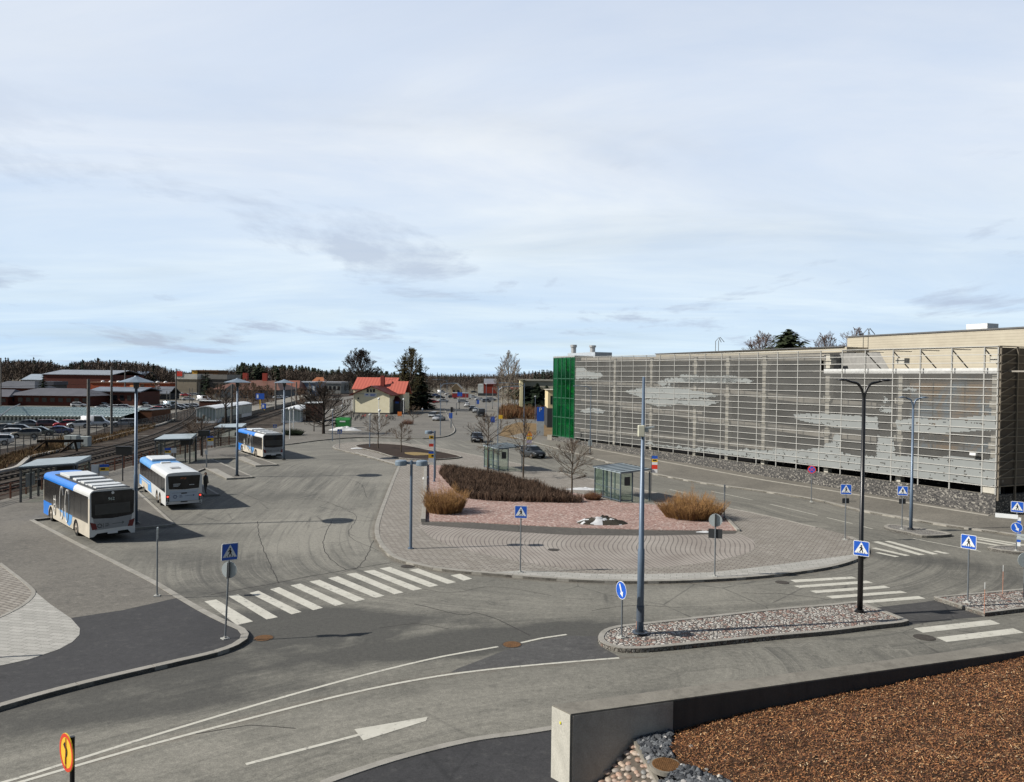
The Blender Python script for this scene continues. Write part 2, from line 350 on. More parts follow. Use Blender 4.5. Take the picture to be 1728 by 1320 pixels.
def asphalt(name, base, dark, light, flow=False, streak=1.0, rough=0.9):
    base, dark, light = [(c_[0]*k_, c_[1]*k_*.995, c_[2]*k_*.96) for c_, k_ in ((base, .90), (dark, .80), (light, 1.02))]
    M = Mat(name, rough)
    c = M.mix(M.ramp(M.noise(0.13, 6, 0.62, 0.6), [(0.30, g3(0)), (0.70, g3(1))]), sc3(base, 0.74), sc3(base, 1.2))
    c = M.mix(M.ramp(M.noise(0.9, 5, 0.7, 1.0), [(0.55, g3(0)), (0.74, g3(0.65))]), c, dark)
    c = M.mix(M.ramp(M.noise(2.7, 6, 0.72, 0.4, vec=M.mapv(M.co(), (1, 1, 1), 0, (9, 3, 0))), [(0.54, g3(0)), (0.72, g3(0.55))]), c, light)
    spot = M.math('MULTIPLY', M.ramp(M.noise(1.7, 9, .78, .6, vec=M.mapv(M.co(), (1, 1, 1), 0, (17, 23, 0))), [(.575, g3(0)), (.625, g3(.8))]), M.ramp(M.noise(.11, 3, .6, vec=M.mapv(M.co(), (1, 1, 1), 0, (3, 51, 0))), [(.48, g3(0)), (.60, g3(1))]))
    c = M.mix(spot, c, sc3(dark, .9))
    if flow:
        a = M.t.nodes.new('ShaderNodeAttribute'); a.attribute_name = 'flow'
        v = a.outputs['Vector']
        s1 = M.noise(1.0, 7, 0.68, 0.9, vec=M.mapv(v, (1.5, 0.045, 1)))
        c = M.mix(M.math('MULTIPLY', M.ramp(s1, [(0.30, g3(0.9)), (0.45, g3(0))]), msk), c, light) if False else c
        s2 = M.noise(1.0, 6, 0.7, 1.2, vec=M.mapv(v, (6.5, 0.16, 1), 0, (3, 8, 0)))
        msk = M.ramp(M.noise(0.07, 3, 0.5, vec=M.mapv(M.co(), (1, 1, 1), 0, (31, 7, 0))), [(0.38, g3(0.15)), (0.62, g3(1))])
        c = M.mix(M.math('MULTIPLY', M.ramp(s1, [(0.47, g3(0)), (0.66, g3(0.85*streak))]), msk), c, dark)
        c = M.mix(M.math('MULTIPLY', M.ramp(s2, [(0.53, g3(0)), (0.68, g3(0.85*streak))]), msk), c, light)
        s4 = M.noise(1.0, 6, 0.66, 0.7, vec=M.mapv(v, (0.9, 0.035, 1), 0, (41, 3, 0)))
        c = M.mix(M.math('MULTIPLY', M.ramp(s4, [(0.50, g3(0)), (0.64, g3(0.7))]), msk), c, light)
        sat = M.t.nodes.new('ShaderNodeAttribute'); sat.attribute_name = 'stain'; sv = M.math('ADD', sat.outputs['Fac'], M.math('MULTIPLY', M.math('SUBTRACT', M.noise(1.6, 5, .75), .5), .35))
        c = M.mix(M.ramp(sv, [(.56, g3(0)), (.85, g3(.9))]), c, sc3(dark, .95)); c = M.mix(M.ramp(sv, [(.25, g3(.7)), (.46, g3(0))]), c, light)
        sxy = M.t.nodes.new('ShaderNodeSeparateXYZ'); M.t.links.new(v, sxy.inputs[0]); kd = M.math('ADD', M.math('ABSOLUTE', sxy.outputs[0]), M.math('MULTIPLY', M.noise(.9, 4, .7), .9))
        c = M.mix(M.ramp(M.math('MULTIPLY', kd, .5), [(.16, g3(.75)), (.38, g3(0))]), c, (.125, .105, .082))
        s3 = M.noise(1.0, 3, 0.6, 0.3, vec=M.mapv(v, (3.4, 0.07, 1), 0, (13, 4, 0)))
        c = M.mix(M.math('MULTIPLY', M.ramp(s3, [(0.58, g3(0)), (0.64, g3(0.45*streak))]), msk), c, sc3(dark, 0.9))
    gr = M.noise(24, 4, 0.8)
    c = M.mix(M.ramp(gr, [(0.3, g3(0.82)), (0.7, g3(1.16))]), (0, 0, 0), c) if False else M.mix(0.85, c, M.ramp(gr, [(0.30, g3(0.50)), (0.70, g3(1.5))]), 'MULTIPLY'); c = M.mix(0.9, c, M.ramp(M.noise(5.5, 8, 0.82), [(0.34, g3(0.68)), (0.66, g3(1.34))]), 'MULTIPLY')
    # crack network, only in patches
    cr = M.vor(0.22, M.mapv(M.co(), (1, 1, 1)), 'DISTANCE_TO_EDGE', 'Distance')
    wob = M.noise(0.8, 4, 0.7)
    crk = M.math('MULTIPLY', M.ramp(M.math('ADD', cr, M.math('MULTIPLY', M.math('SUBTRACT', wob, 0.5), 0.05)), [(0.0, g3(1)), (0.012, g3(0))]),
                 M.ramp(M.noise(0.05, 2, 0.5, vec=M.mapv(M.co(), (1, 1, 1), 0, (5, 77, 0))), [(0.50, g3(0)), (0.58, g3(0.55))]))
    c = M.mix(crk, c, sc3(dark, 0.5))
    M.col(c); M.bump(gr, 0.35, 0.01); return M.m
m_asph = asphalt('street_asphalt', (0.192, 0.184, 0.160), (0.080, 0.078, 0.071), (0.275, 0.262, 0.228), True, 0.9)
m_asph2 = asphalt('pavement_asphalt', (0.170, 0.157, 0.138), (0.080, 0.076, 0.070), (0.26, 0.24, 0.21))
m_new = asphalt('fresh_asphalt', (0.040, 0.039, 0.042), (0.024, 0.024, 0.026), (0.085, 0.082, 0.080), rough=0.85)
me.materials.append(m_asph); me.update()
o = bpy.data.objects.new('street', me); COL.objects.link(o); o['kind'] = 'structure'
# far carriageways and lots
m_farst = asphalt('far_street_asphalt', (0.175, 0.165, 0.147), (0.10, 0.095, 0.09), (0.24, 0.23, 0.205))
f = MB(); f.poly([(-60,126),(62,126),(62,170),(20,175),(12,230),(60,260),(60,300),(2,290),(-8,330),(-5,450),(-80,520),(-80,330),(-66,330),(-45,150)], 0, -0.02, sides=False); f.build('far_street', m_farst, **STR)
f = MB(); f.poly([(-39,20),(-66,20),(-200,60),(-230,120),(-160,175),(-110,350),(-110,520),(-95,520),(-66,330),(-46,170),(-40,118),(-41,84),(-39,50)], 0, -0.06, sides=False)
M_ = Mat('ballast', 0.95, 0, .1); q = M_.noise(0.35, 7, 0.7, 0.6); w_ = M_.noise(9, 4, 0.8)
c = M_.ramp(q, [(0.30, (0.022, 0.016, 0.013)), (0.48, (0.052, 0.040, 0.031)), (0.62, (0.095, 0.078, 0.062)), (0.75, (0.115, 0.098, 0.062))])
M_.col(M_.mix(0.9, c, M_.ramp(w_, [(0.3, g3(0.45)), (0.7, g3(1.5))]), 'MULTIPLY')); M_.bump(w_, 0.6, 0.05); m_ballast = M_.m
f.build('railway_ballast', m_ballast, **STR)
lotp = [(-62,60),(-66,100),(-68,125),(-76,150),(-84,190),(-96,240),(-110,300),(-300,300),(-300,60)]
f = MB(); f.poly(lotp, 0, -0.03, sides=False); f.build('car_park_surface', asphalt('lot_asphalt', (0.20, 0.185, 0.16), (0.12, 0.11, 0.10), (0.27, 0.25, 0.22)), **STR)
# ---- raised island, platform, pavement
def pave(name, base, dark, light, sx, sy, rot, mortar=0.012, contrast=0.5, offs_=0.5, bigvar=0.2):
    M = Mat(name, 0.9)
    v = M.mapv(M.co(), (1, 1, 1), rot)
    b = M.t.nodes.new('ShaderNodeTexBrick'); b.offset = offs_; b.inputs['Scale'].default_value = 1.0
    b.inputs['Brick Width'].default_value = sx; b.inputs['Row Height'].default_value = sy; b.inputs['Mortar Size'].default_value = mortar; b.inputs['Mortar Smooth'].default_value = 0.2
    b.inputs['Color1'].default_value = (*base, 1); b.inputs['Color2'].default_value = (*light, 1); b.inputs['Mortar'].default_value = (*dark, 1); b.inputs['Bias'].default_value = -0.1
    M.t.links.new(v, b.inputs['Vector'])
    c = M.mix(M.ramp(M.noise(0.25, 5, 0.7), [(0.3, g3(0)), (0.7, g3(bigvar*2))]), b.outputs['Color'], sc3(base, 0.55))
    c = M.mix(M.ramp(M.noise(1.3, 5, 0.7, vec=M.mapv(M.co(), (1, 1, 1), 0, (4, 9, 0))), [(0.55, g3(0)), (0.72, g3(0.35))]), c, sc3(light, 1.15))
    M.col(M.mix(0.8, c, M.ramp(M.noise(22, 3, 0.7), [(0.3, g3(0.72)), (0.7, g3(1.22))]), 'MULTIPLY')); return M.m
m_pav = pave('brown_pavers', (0.285, 0.255, 0.215), (0.105, 0.092, 0.078), (0.39, 0.36, 0.315), 0.46, 0.23, R(28), 0.028)
m_pavl = pave('light_pavers', (0.38, 0.37, 0.335), (0.17, 0.165, 0.15), (0.47, 0.455, 0.415), 0.6, 0.3, R(12), bigvar=0.1)
m_kerb = Mat('granite_kerb', 0.8)
kc = m_kerb.mix(m_kerb.ramp(m_kerb.noise(1.2, 5, 0.7), [(0.35, g3(0)), (0.7, g3(1))]), (0.36, 0.34, 0.30), (0.25, 0.235, 0.20))
m_kerb.col(m_kerb.mix(0.8, kc, m_kerb.ramp(m_kerb.noise(30, 3, 0.7), [(0.3, g3(0.75)), (0.7, g3(1.2))]), 'MULTIPLY')); m_kerb = m_kerb.m
KZ = 0.14
def kerbline(name, line, w=0.28, closed=False, side=1, z=KZ, seg=1.0):
    """kerb stones with thin joints"""
    k = MB(); cur = [line[0]]; acc = 0
    ln = list(line)+([line[0]] if closed else [])
    for i in range(1, len(ln)):
        cur.append(ln[i]); acc += (ln[i]-ln[i-1]).length
        if acc >= seg*1.9:
            e = cur[-1]; d = (cur[-1]-cur[-2]).normalized()
            cur[-1] = e-d*0.012; strip(k, cur, w, -0.05, z, side=side); cur = [e+d*0.012]; acc = 0
    if len(cur) > 1: strip(k, cur, w, -0.05, z, side=side)
    return k.build(name, m_kerb, **STR)
f = MB(); f.poly(offs(island, -0.05, True) if False else island, -0.05, 0.12); f.build('traffic_island_pavement', m_pav, **STR)
kerbline('kerb', isl1, side=1); kerbline('kerb', isl2, w=0.22, side=1); kerbline('kerb', [isl2[-1]]+isl3+[isl1[0]], w=0.22, side=1)
f = MB(); f.poly(platform, -0.05, 0.12); f.build('bus_platform_pavement', m_asph2, **STR)
kerbline('kerb', pl1, side=1)
kerbline('kerb', [pl1[-1]]+teeth[:2], side=1, w=0.26)
kerbline('kerb', teeth[1:], side=1, w=0.2)
for a, b in ((inn[2], at(353,794).xy), (inn[3], at(400,773).xy)):
    k = MB(); strip(k, [a, b], 0.75, 0.0, 0.165, side=0); k.build('kerb', m_kerb, **STR)
kerbline('kerb', fore, side=1, w=0.2)
# garage-side pavement
walk = gkerb + [Vector((75, 46)), Vector((75, 70)), gar_c+Vector((1, 1)), at(970,751).xy, at(925,738).xy, at(880,732).xy]
f = MB(); f.poly(walk, -0.05, 0.11); f.build('garage_pavement', asphalt('walk_asphalt', (0.19, 0.175, 0.150), (0.11, 0.10, 0.09), (0.27, 0.25, 0.215)), **STR)
kerbline('kerb', gkerb, side=1, w=0.35)
gl = [at(1680,872).xy, at(1300,812).xy, at(1000,757).xy]
k = MB(); strip(k, [v + Vector((-0.65, -0.3)) for v in gl], 0.25, 0.0, 0.16); k.build('kerb', m_kerb, **STR)
# gravel verge along the stone wall
# ---- bed areas on the island
zI = 0.12
gravel_px = [(716,785),(714,830),(711,880),(800,882),(870,886),(972,891),(1111,895),(1245,896),(1227,877),(1215,866),(1150,856),(1090,851),(1040,848),(1000,838),(930,826),(860,806),(800,795),(745,786)]
M_ = Mat('pink_gravel', 0.95); q = M_.vor(9, None, 'F1', 'Color'); sx_ = M_.t.nodes.new('ShaderNodeSeparateXYZ'); M_.t.links.new(q, sx_.inputs[0])
c = M_.ramp(sx_.outputs[0], [(0.0, (0.20, 0.115, 0.095)), (0.4, (0.33, 0.20, 0.165)), (0.75, (0.42, 0.29, 0.245)), (1.0, (0.58, 0.50, 0.45))])
c = M_.mix(M_.ramp(M_.noise(0.5, 5, 0.7), [(0.45, g3(0)), (0.75, g3(0.5))]), c, (0.17, 0.115, 0.095))
M_.col(c); M_.bump(M_.vor(9), 0.5, 0.03); m_gravel = M_.m
gr_poly = [at(x, y, zI).xy for x, y in gravel_px]
f = MB(); f.poly(gr_poly, zI, zI+0.035); f.build('gravel_bed', m_gravel, **STR)
f = MB(); f.poly([at(x, y, zI).xy for x, y in ((711,881),(712,886),(860,897),(960,903),(1110,904),(1240,901),(1245,896.5),(1111,895.5),(972,891.5),(870,886.5),(800,882.5))], zI, zI+0.008, sides=False)
f.build('drain_strip', asphalt('damp_asphalt', (0.09, 0.08, 0.07), (0.05, 0.045, 0.04), (0.16, 0.15, 0.13)), **STR)
k = MB(); strip(k, [at(716,784,zI).xy, at(714,830,zI).xy, at(710.5,881,zI).xy], 0.3, zI-0.02, zI+0.22, side=1)
k.build('bed_edging', m_kerb, label='low pale concrete edging along the left side of the pink gravel bed', category='edging')
k = MB(); strip(k, [at(1226,876,zI).xy, at(1246,897,zI).xy], 0.2, zI-0.02, zI+0.14); k.build('bed_edging', m_kerb, label='short concrete edging at the right end of the pink gravel bed', category='edging')
# wavy paving
wave_px = [(709,884),(713,894),(731,909),(760,921),(791,930),(830,938),(872,947),(920,955),(972,960),(1030,961),(1088,959),(1181,951),(1250,937),(1274,925),(1270,912),(1243,900),(1111,904),(960,903),(860,897)]
M_ = Mat('wavy_pavers', 0.9); s_ = M_.t.nodes.new('ShaderNodeSeparateXYZ'); M_.t.links.new(M_.co(), s_.inputs[0])
ph = M_.math('MULTIPLY_ADD', s_.outputs[0], 0.16, 0.4)
cs = M_.math('COSINE', M_.math('MULTIPLY_ADD', s_.outputs[1], 0.57, M_.math('ADD', ph, -24.2)))
xx = M_.math('MULTIPLY_ADD', cs, -0.5, s_.outputs[0])
fr_ = M_.math('FRACT', M_.math('MULTIPLY', xx, 3.7)); ln1 = M_.ramp(fr_, [(0.0, g3(1)), (0.14, g3(0.7)), (0.24, g3(0)), (0.95, g3(0)), (1.0, g3(1))])
fy = M_.math('FRACT', M_.math('MULTIPLY', s_.outputs[1], 1.6)); ln2 = M_.ramp(fy, [(0.0, g3(0.35)), (0.08, g3(0))])
c = M_.mix(M_.ramp(M_.noise(0.3, 5, 0.7), [(0.35, g3(0)), (0.7, g3(1))]), (0.27, 0.235, 0.205), (0.38, 0.345, 0.305))
c = M_.mix(M_.math('MULTIPLY', M_.math('MAXIMUM', ln1, ln2), M_.ramp(M_.noise(0.8, 4, 0.6), [(0.3, g3(0.45)), (0.6, g3(0.95))])), c, (0.075, 0.065, 0.055))
M_.col(M_.mix(0.8, c, M_.ramp(M_.noise(25, 3, 0.7), [(0.3, g3(0.75)), (0.7, g3(1.2))]), 'MULTIPLY'))
f = MB(); f.poly(smooth_line([at(x, y, zI).xy for x, y in wave_px], True, 1.0), zI, zI+0.004, sides=False); f.build('wavy_paving', M_.m, **STR)
lt_px = [(832,966),(880,963),(1000,968),(1088,969),(1200,966),(1280,957),(1350,948),(1448,935),(1458,932)]
ltop = [at(x, y, zI).xy for x, y in lt_px]
inner = offs(isl1, 0.26); i0 = min(range(len(inner)), key=lambda i: (inner[i]-at(832,972,zI).xy).length); i1 = min(range(len(inner)), key=lambda i: (inner[i]-at(1460,937,zI).xy).length)
f = MB(); f.poly(inner[i0:i1]+ltop[::-1], zI, zI+0.004, sides=False); f.build('pale_paving_strip', m_pavl, **STR)
# mulch bed with trees
mul_px = [(599,753.5),(618,750.5),(644,750),(679,752),(722,760),(766,768),(778,773),(727,777),(680,775),(636,764)]
m_mulch0 = P('bark_bed', (0.045, 0.030, 0.022), 0.95, 0, 0.5, 2.0, 0.6)
bedl = smooth_line([at(x, y, zI).xy for x, y in mul_px], True, 1.0)
f = MB(); f.poly(bedl, zI, zI+0.10); f.build('bark_bed', m_mulch0, **STR)
k = MB(); strip(k, bedl, 0.18, zI, zI+0.14, True, side=0); k.build('kerb', m_kerb, **STR)
f = MB(); f.poly(smooth_line([at(x, y, zI).xy for x, y in ((683,765),(700,764.5),(720,766),(728,769),(700,770),(688,768))], True, 1.0), zI+.1, zI+0.125); f.build('dry_grass_patch', P('dry_grass', (0.30, 0.22, 0.10), 0.95, 0, 0.4, 6), **STR)
# left corner: fresh asphalt and pavers
zP = 0.12
fa = [at(x, y, zP).xy for x, y in ((120,1043),(160,1037),(207,1030),(260,1018),(300,1009))]
inn_p = offs(pl1, 0.27); j0 = min(range(len(inn_p)), key=lambda i: (inn_p[i]-at(312,1017,zP).xy).length); j1 = 4
f = MB(); f.poly(fa + [inn_p[i] for i in range(j0, j1, -1)] + [at(x, y, zP).xy for x, y in ((-150,1170),(0,1124),(60,1108),(100,1095),(125,1080),(136,1063))], zP, zP+0.006, sides=False); f.build('fresh_asphalt_patch', m_new, **STR)
f = MB(); f.poly([at(x, y, zP).xy for x, y in ((-150,850),(0,952),(52,994),(56,1001),(50,1010),(35,1022),(0,1040),(-150,1090))], zP, zP+0.010, sides=False); f.build('brown_paving', m_pav, **STR)
f = MB(); f.poly([at(x, y, zP).xy for x, y in ((57,997),(85,1020),(120,1044),(135,1061),(134,1072),(122,1084),(100,1096),(50,1113),(0,1124),(-150,1168),(-150,1092),(0,1041),(35,1023),(50,1011))], zP, zP+0.014, sides=False); f.build('pale_paving', m_pavl, **STR)
k = MB(); strip(k, smooth_line([at(x, y, zP).xy for x, y in ((-20,1050),(0,1042),(35,1024),(51,1011),(57,1001),(53,994),(0,951))], False, .4), 0.16, zP, zP+0.03); k.build('kerb', m_kerb, **STR)
# ---- traffic islands in cobble
M_ = Mat('cobbles', 0.85); v_ = M_.mapv(M_.co(), (1, 1, 1), R(20)); vc = M_.vor(6.8, v_, 'F1', 'Color', 0.8); ve = M_.vor(6.8, v_, 'DISTANCE_TO_EDGE', 'Distance', 0.8)
sx_ = M_.t.nodes.new('ShaderNodeSeparateXYZ'); M_.t.links.new(vc, sx_.inputs[0])
c = M_.ramp(sx_.outputs[0], [(0.0, (0.26, 0.15, 0.12)), (0.22, (0.38, 0.25, 0.20)), (0.3, (0.45, 0.41, 0.35)), (1.0, (0.60, 0.57, 0.52))])
M_.col(M_.mix(M_.ramp(ve, [(0.03, g3(1)), (0.14, g3(0))]), c, (0.07, 0.058, 0.05))); M_.bump(M_.ramp(ve, [(0.0, g3(0)), (0.25, g3(1))]), 0.7, 0.05); m_cob = M_.m
M_ = Mat('grey_setts', 0.85); ve = M_.vor(6, None, 'DISTANCE_TO_EDGE'); M_.col(M_.mix(M_.ramp(ve, [(0.04, g3(1)), (0.14, g3(0))]), (0.24, 0.23, 0.21), (0.11, 0.10, 0.09))); m_sett = M_.m
def cobisl(pts, w, mat, step=0.3):
    ln = smooth_line([p.xy for p in px(*pts)], True, step) if step else [p.xy for p in px(*pts)]
    ar = sum(ln[i].x*ln[(i+1) % len(ln)].y-ln[(i+1) % len(ln)].x*ln[i].y for i in range(len(ln)))
    if ar < 0: ln = ln[::-1]
    f = MB(); f.poly(ln, -0.05, 0.15); f.build('cobbled_island', mat, **STR)
    k = MB(); strip(k, ln, w, -0.05, 0.175, True, side=1); k.build('kerb', m_kerb, **STR)
islA = [(1010,1086),(1011,1077),(1020,1069),(1040,1063),(1100,1056),(1200,1045),(1300,1034),(1400,1025.5),(1446,1022),(1462,1026),(1528,1051),(1534,1054),(1524,1057),(1480,1062),(1400,1072),(1300,1081),(1200,1091),(1120,1099),(1080,1102),(1045,1101),(1020,1094)]
cobisl(islA, 0.22, m_cob, 0.25)
cobisl([(1576,1013),(1660,1005),(1728,999),(1850,990),(1900,1010),(1728,1033),(1662,1041)], 0.2, m_cob, 0)
cobisl([(1492,891),(1498,888.5),(1512,889),(1560,896),(1606,905),(1556,908),(1538,904),(1496,895)], 0.25, m_sett, 0.4)
cobisl([(1666,928),(1674,926),(1728,925),(1800,930),(1800,938),(1728,937),(1690,933)], 0.25, m_sett, 0.4)
# ---- markings
M_ = Mat('road_paint', 0.7); c = M_.mix(M_.ramp(M_.noise(1.5, 5, 0.7), [(0.35, g3(0)), (0.7, g3(1))]), (0.62, 0.60, 0.52), (0.50, 0.48, 0.41))
M_.col(M_.mix(M_.ramp(M_.noise(3.5, 7, 0.8, 0.3), [(0.56, g3(0)), (0.63, g3(0.8))]), c, (0.17, 0.16, 0.145))); m_paint = M_.m
def marks(name, quads, z=0.006):
    k = MB()
    for qd in quads: k.poly([at(x, y).xy for x, y in qd], z, z, sides=False)
    k.build(name, m_paint, **STR)
marks('crosswalk_marking', [((345,1015),(365,1012),(427,1049),(400,1055)),((385,1006),(402,1003.5),(469,1041.7),(450,1045.7)),((421,1001),(436,997),(509,1033),(492,1037)),((455.6,994.6),(471,991),(545,1026),(528.5,1030)),((490,988),(507,985),(582,1019),(566,1022.7)),((522,981.7),(539,978.6),(616,1011.6),(600,1015.4)),((553.5,976),(570,972.7),(649,1005.7),(633,1009)),((584,969),(600.7,966.8),(681,1000),(665.6,1003)),((613.5,964),(631,962),(712.5,994),(697,997)),((640.6,959.5),(657.6,956.7),(740,988),(724.7,991)),((690,962),(705.5,959.5),(770,982.8),(755,985.5)),((760,971),(776.7,968.5),(797,977),(782,980))])
def z4(*p): return tuple((1300+x/4.037, 780+y/4.037) for x, y in p)
marks('crosswalk_marking', [z4((135,803),(555,780),(590,793),(170,820)), z4((160,843),(655,808),(700,823),(200,857)), z4((268,877),(775,842),(818,857),(312,893)), z4((378,913),(885,877),(932,890),(425,930)), z4((493,955),(1010,913),(1058,930),(543,970))])
marks('crosswalk_marking', [z4((975,1132),(1500,1075),(1568,1103),(1040,1163)), z4((1130,1195),(1655,1133),(1728,1163),(1200,1226))])
marks('crosswalk_marking', [z4((712,617),(742,615),(880,644),(850,647)), z4((685,586),(718,583),(952,636),(918,640)), z4((695,543),(735,540),(1052,631),(1012,635)), z4((775,539),(812,537),(1145,626),(1105,630)), z4((1102,607),(1135,604),(1222,622),(1190,626))])
marks('crosswalk_marking', [z4((1385,512),(1400,507),(1760,565),(1760,575)), z4((1400,526),(1415,521),(1760,580),(1760,592)), z4((1390,545),(1410,540),(1760,598),(1760,610))])
k = MB(); strip(k, line_a, 0.13, None, 0.006); strip(k, line_b, 0.13, None, 0.006)
strip(k, [p.xy for p in px((879,1085),(915,1077),(956,1071))], 0.13, None, 0.006)
strip(k, [p.xy for p in px((415,1290),(607,1240))], 0.13, None, 0.006)
k.poly([p.xy for p in px((598,1231),(722,1210),(719,1217),(613,1250))], 0.007, 0.007, sides=False)
k.build('lane_marking', m_paint, **STR)
k = MB()
for a, b in (((1300,851),(1380,870)), ((1395,873.5),(1439,884)), ((1450,887),(1473,893)), ((1130,826),(1160,833)), ((1200,829),(1270,844)), ((1541,909),(1655,931)), ((600,765),(671,785))): strip(k, [at(*a).xy, at(*b).xy], 0.12, None, 0.007 if a[0] != 600 else 0.125)
k.build('lane_marking', m_paint, **STR)
# seams and cracks, plus one lamp pole shadow drawn as a dark strip
k = MB(); rnd = random.Random(5)
def dark_line(pts, w=0.06):
    ln = smooth_line([p.xy for p in px(*pts)], False, 0.5); ln = [p+Vector((rnd.uniform(-.05, .05), rnd.uniform(-.05, .05))) for p in ln]; strip(k, ln, w, None, 0.004)
dark_line([(355,1004),(470,983),(560,966),(660,950)], 0.07); dark_line([(700,1020),(735,1028),(790,1038),(803,1034),(840,1046),(870,1060),(893,1073)], 0.05)
dark_line([(632,912),(600,960),(577,966)], 0.04); dark_line([(310,888),(400,884),(520,879),(630,878)], 0.04)  # second strip is the hat lamp pole's cast shadow, painted on the asphalt
dark_line([(434,880),(440,915),(452,945),(472,984)], 0.04); dark_line([(560,880),(545,920),(565,950),(585,962)], 0.04)
for pts in ([(560,850),(600,870),(590,905),(640,930)],[(400,830),(470,850),(520,842),(590,860)],[(690,990),(760,1000),(830,990),(930,1005)],[(1000,1030),(1060,1022),(1150,1025)],[(640,1060),(700,1052),(760,1062)],[(330,1240),(420,1225),(500,1230)],[(1250,1000),(1330,1003),(1400,1012)],[(540,800),(600,812),(620,840)],[(150,960),(200,1000),(240,985)],[(60,930),(120,955),(160,950)]):
    dark_line(pts, .035)
k.build('crack_shadow_strips', P('crack_shadow_dark', (0.055, 0.052, 0.05), 0.9), **STR)
# near-right dark patches
f = MB(); f.poly(smooth_line([p.xy for p in px((880,1089),(960,1073),(1012,1074),(1009,1088),(1030,1100),(1044,1108),(900,1121),(834,1127),(760,1135),(800,1118))], True, .6), 0.003, 0.003, sides=False)
f.build('asphalt_patch', asphalt('patch_asphalt', (0.085, 0.083, 0.083), (0.04, 0.04, 0.042), (0.17, 0.165, 0.16)), **STR)
f = MB(); f.poly([p.xy for p in px((1463,1027),(1560,1016),(1576,1013),(1662,1041),(1600,1046),(1540,1054))], 0.003, 0.003, sides=False); f.build('asphalt_patch', asphalt('patch_asphalt2', (0.055, 0.053, 0.053), (0.03, 0.03, 0.03), (0.12, 0.115, 0.11)), **STR)
# sidewalk left of the wall
sk = smooth_line([p.xy for p in px((540,1326),(570,1315),(635,1293),(712,1271),(805,1250),(880,1240),(950,1229))], False, 0.4)
f = MB(); f.poly(sk + [Vector((2.5, 19.5)), Vector((3, 10)), Vector((-9, 10))], -0.05, 0.10); f.build('near_pavement', m_new, **STR)
k = MB(); strip(k, sk, 0.24, -0.05, 0.125, side=0); k.build('kerb', m_kerb, **STR)
# ---- manholes
m_rust = P('rusty_iron', (0.20, 0.105, 0.045), 0.7, 0.2, 0.4, 12)
m_iron = P('dark_iron', (0.09, 0.08, 0.07), 0.7, 0.3, 0.3, 12)
def manhole(pxy, r, label, mat, z=0.0):
    c = at(*pxy, z); t = thing('manhole_cover', label, 'manhole', c)
    f = MB(); f.cyl((0, 0), r*1.12, -0.02, 0.010, 28); f.build('frame', m_iron, t)
    f = MB(); f.cyl((0, 0), r, -0.02, 0.016, 28)
    for i in range(-3, 4):
        l = math.sqrt(max(0, r*r-(i*r/4)**2))*0.9; f.cbox((i*r/4, 0, 0.018), (r*0.08, 2*l, 0.008))
    f.build('lid', mat, t)
manhole((445,1077), 0.34, 'rusty brown drain cover on the road beside the dark corner kerb', m_rust)
manhole((864,1088), 0.33, 'orange rusty manhole cover in the gap of the upper white lane line', m_rust)
manhole((688,956), 0.33, 'dark grey manhole cover on the road at the far end of the long zebra crossing', m_iron)
manhole((1560,1076), 0.36, 'grey manhole cover on the road beside the two-stripe crossing at lower right', m_iron)
manhole((934,928), 0.3, 'small dark manhole cover in the wavy paving of the island', m_iron, 0.125)
manhole((1320,983), 0.3, 'dark manhole cover on the road by the kerb right of the island', m_iron)
# ================================================================= FOREGROUND WALL AND BARK BANK
ZT = 1.9
wa = at(932,1190,ZT).xy; wc = at(963,1205,ZT).xy; wd = (at(1728,1098,ZT).xy-wc).normalized(); wn = Vector((wd.y, -wd.x))  # towards camera
WL = 34.0
def concrete(name, base, dark, stain=0.5, sc=1.0):
    M = Mat(name, 0.85); v = M.co()
    c = M.mix(M.ramp(M.noise(0.7*sc, 6, 0.7, 0.5), [(0.35, g3(0)), (0.65, g3(1))]), base, sc3(base, 0.68))
    st = M.noise(1.0, 5, 0.7, 0.2, vec=M.mapv(v, (2.2*sc, 2.2*sc, 0.35*sc)))
    c = M.mix(M.ramp(st, [(0.5, g3(0)), (0.72, g3(stain))]), c, dark)
    gr = M.noise(26, 4, 0.7)
    c = M.mix(0.7, c, M.ramp(gr, [(0.3, g3(0.75)), (0.7, g3(1.2))]), 'MULTIPLY')
    M.col(c); M.bump(gr, 0.25, 0.01); return M.m
m_conc = concrete('weathered_concrete', (0.255, 0.235, 0.195), (0.13, 0.118, 0.095), .9)
m_conc2 = concrete('board_concrete', (0.46, 0.42, 0.36), (0.30, 0.27, 0.23), 0.5)
m_conc3 = concrete('dark_concrete', (0.075, 0.068, 0.06), (0.03, 0.027, 0.025), 0.6)
wall = thing('retaining_wall', 'long weathered concrete wall between the street and the bark slope at lower right', 'wall', (wc.x, wc.y, 0))
tw = Vector((wa.x-wc.x, wa.y-wc.y)); 
f = MB(); a = Vector((0, 0)); b = wd*WL; c_ = wd*WL + tw.normalized()*tw.length; d_ = tw
segs = 12
for i in range(segs):
    u0, u1 = WL*i/segs+0.008, WL*(i+1)/segs-0.008
    p = [wd*u0, wd*u1, wd*u1+tw, wd*u0+tw]
    if i == 0: p[0] = Vector((0, 0)); p[3] = tw
    f.poly(p, -1.0, ZT+0.0)
o = f.build('wall_body', m_conc, wall); bevel(o, 0.018, 2)
f = MB(); n_ = wn*0.012
u0, u1 = 0.06, (at(1132,1178,ZT).xy-wc).dot(wd)
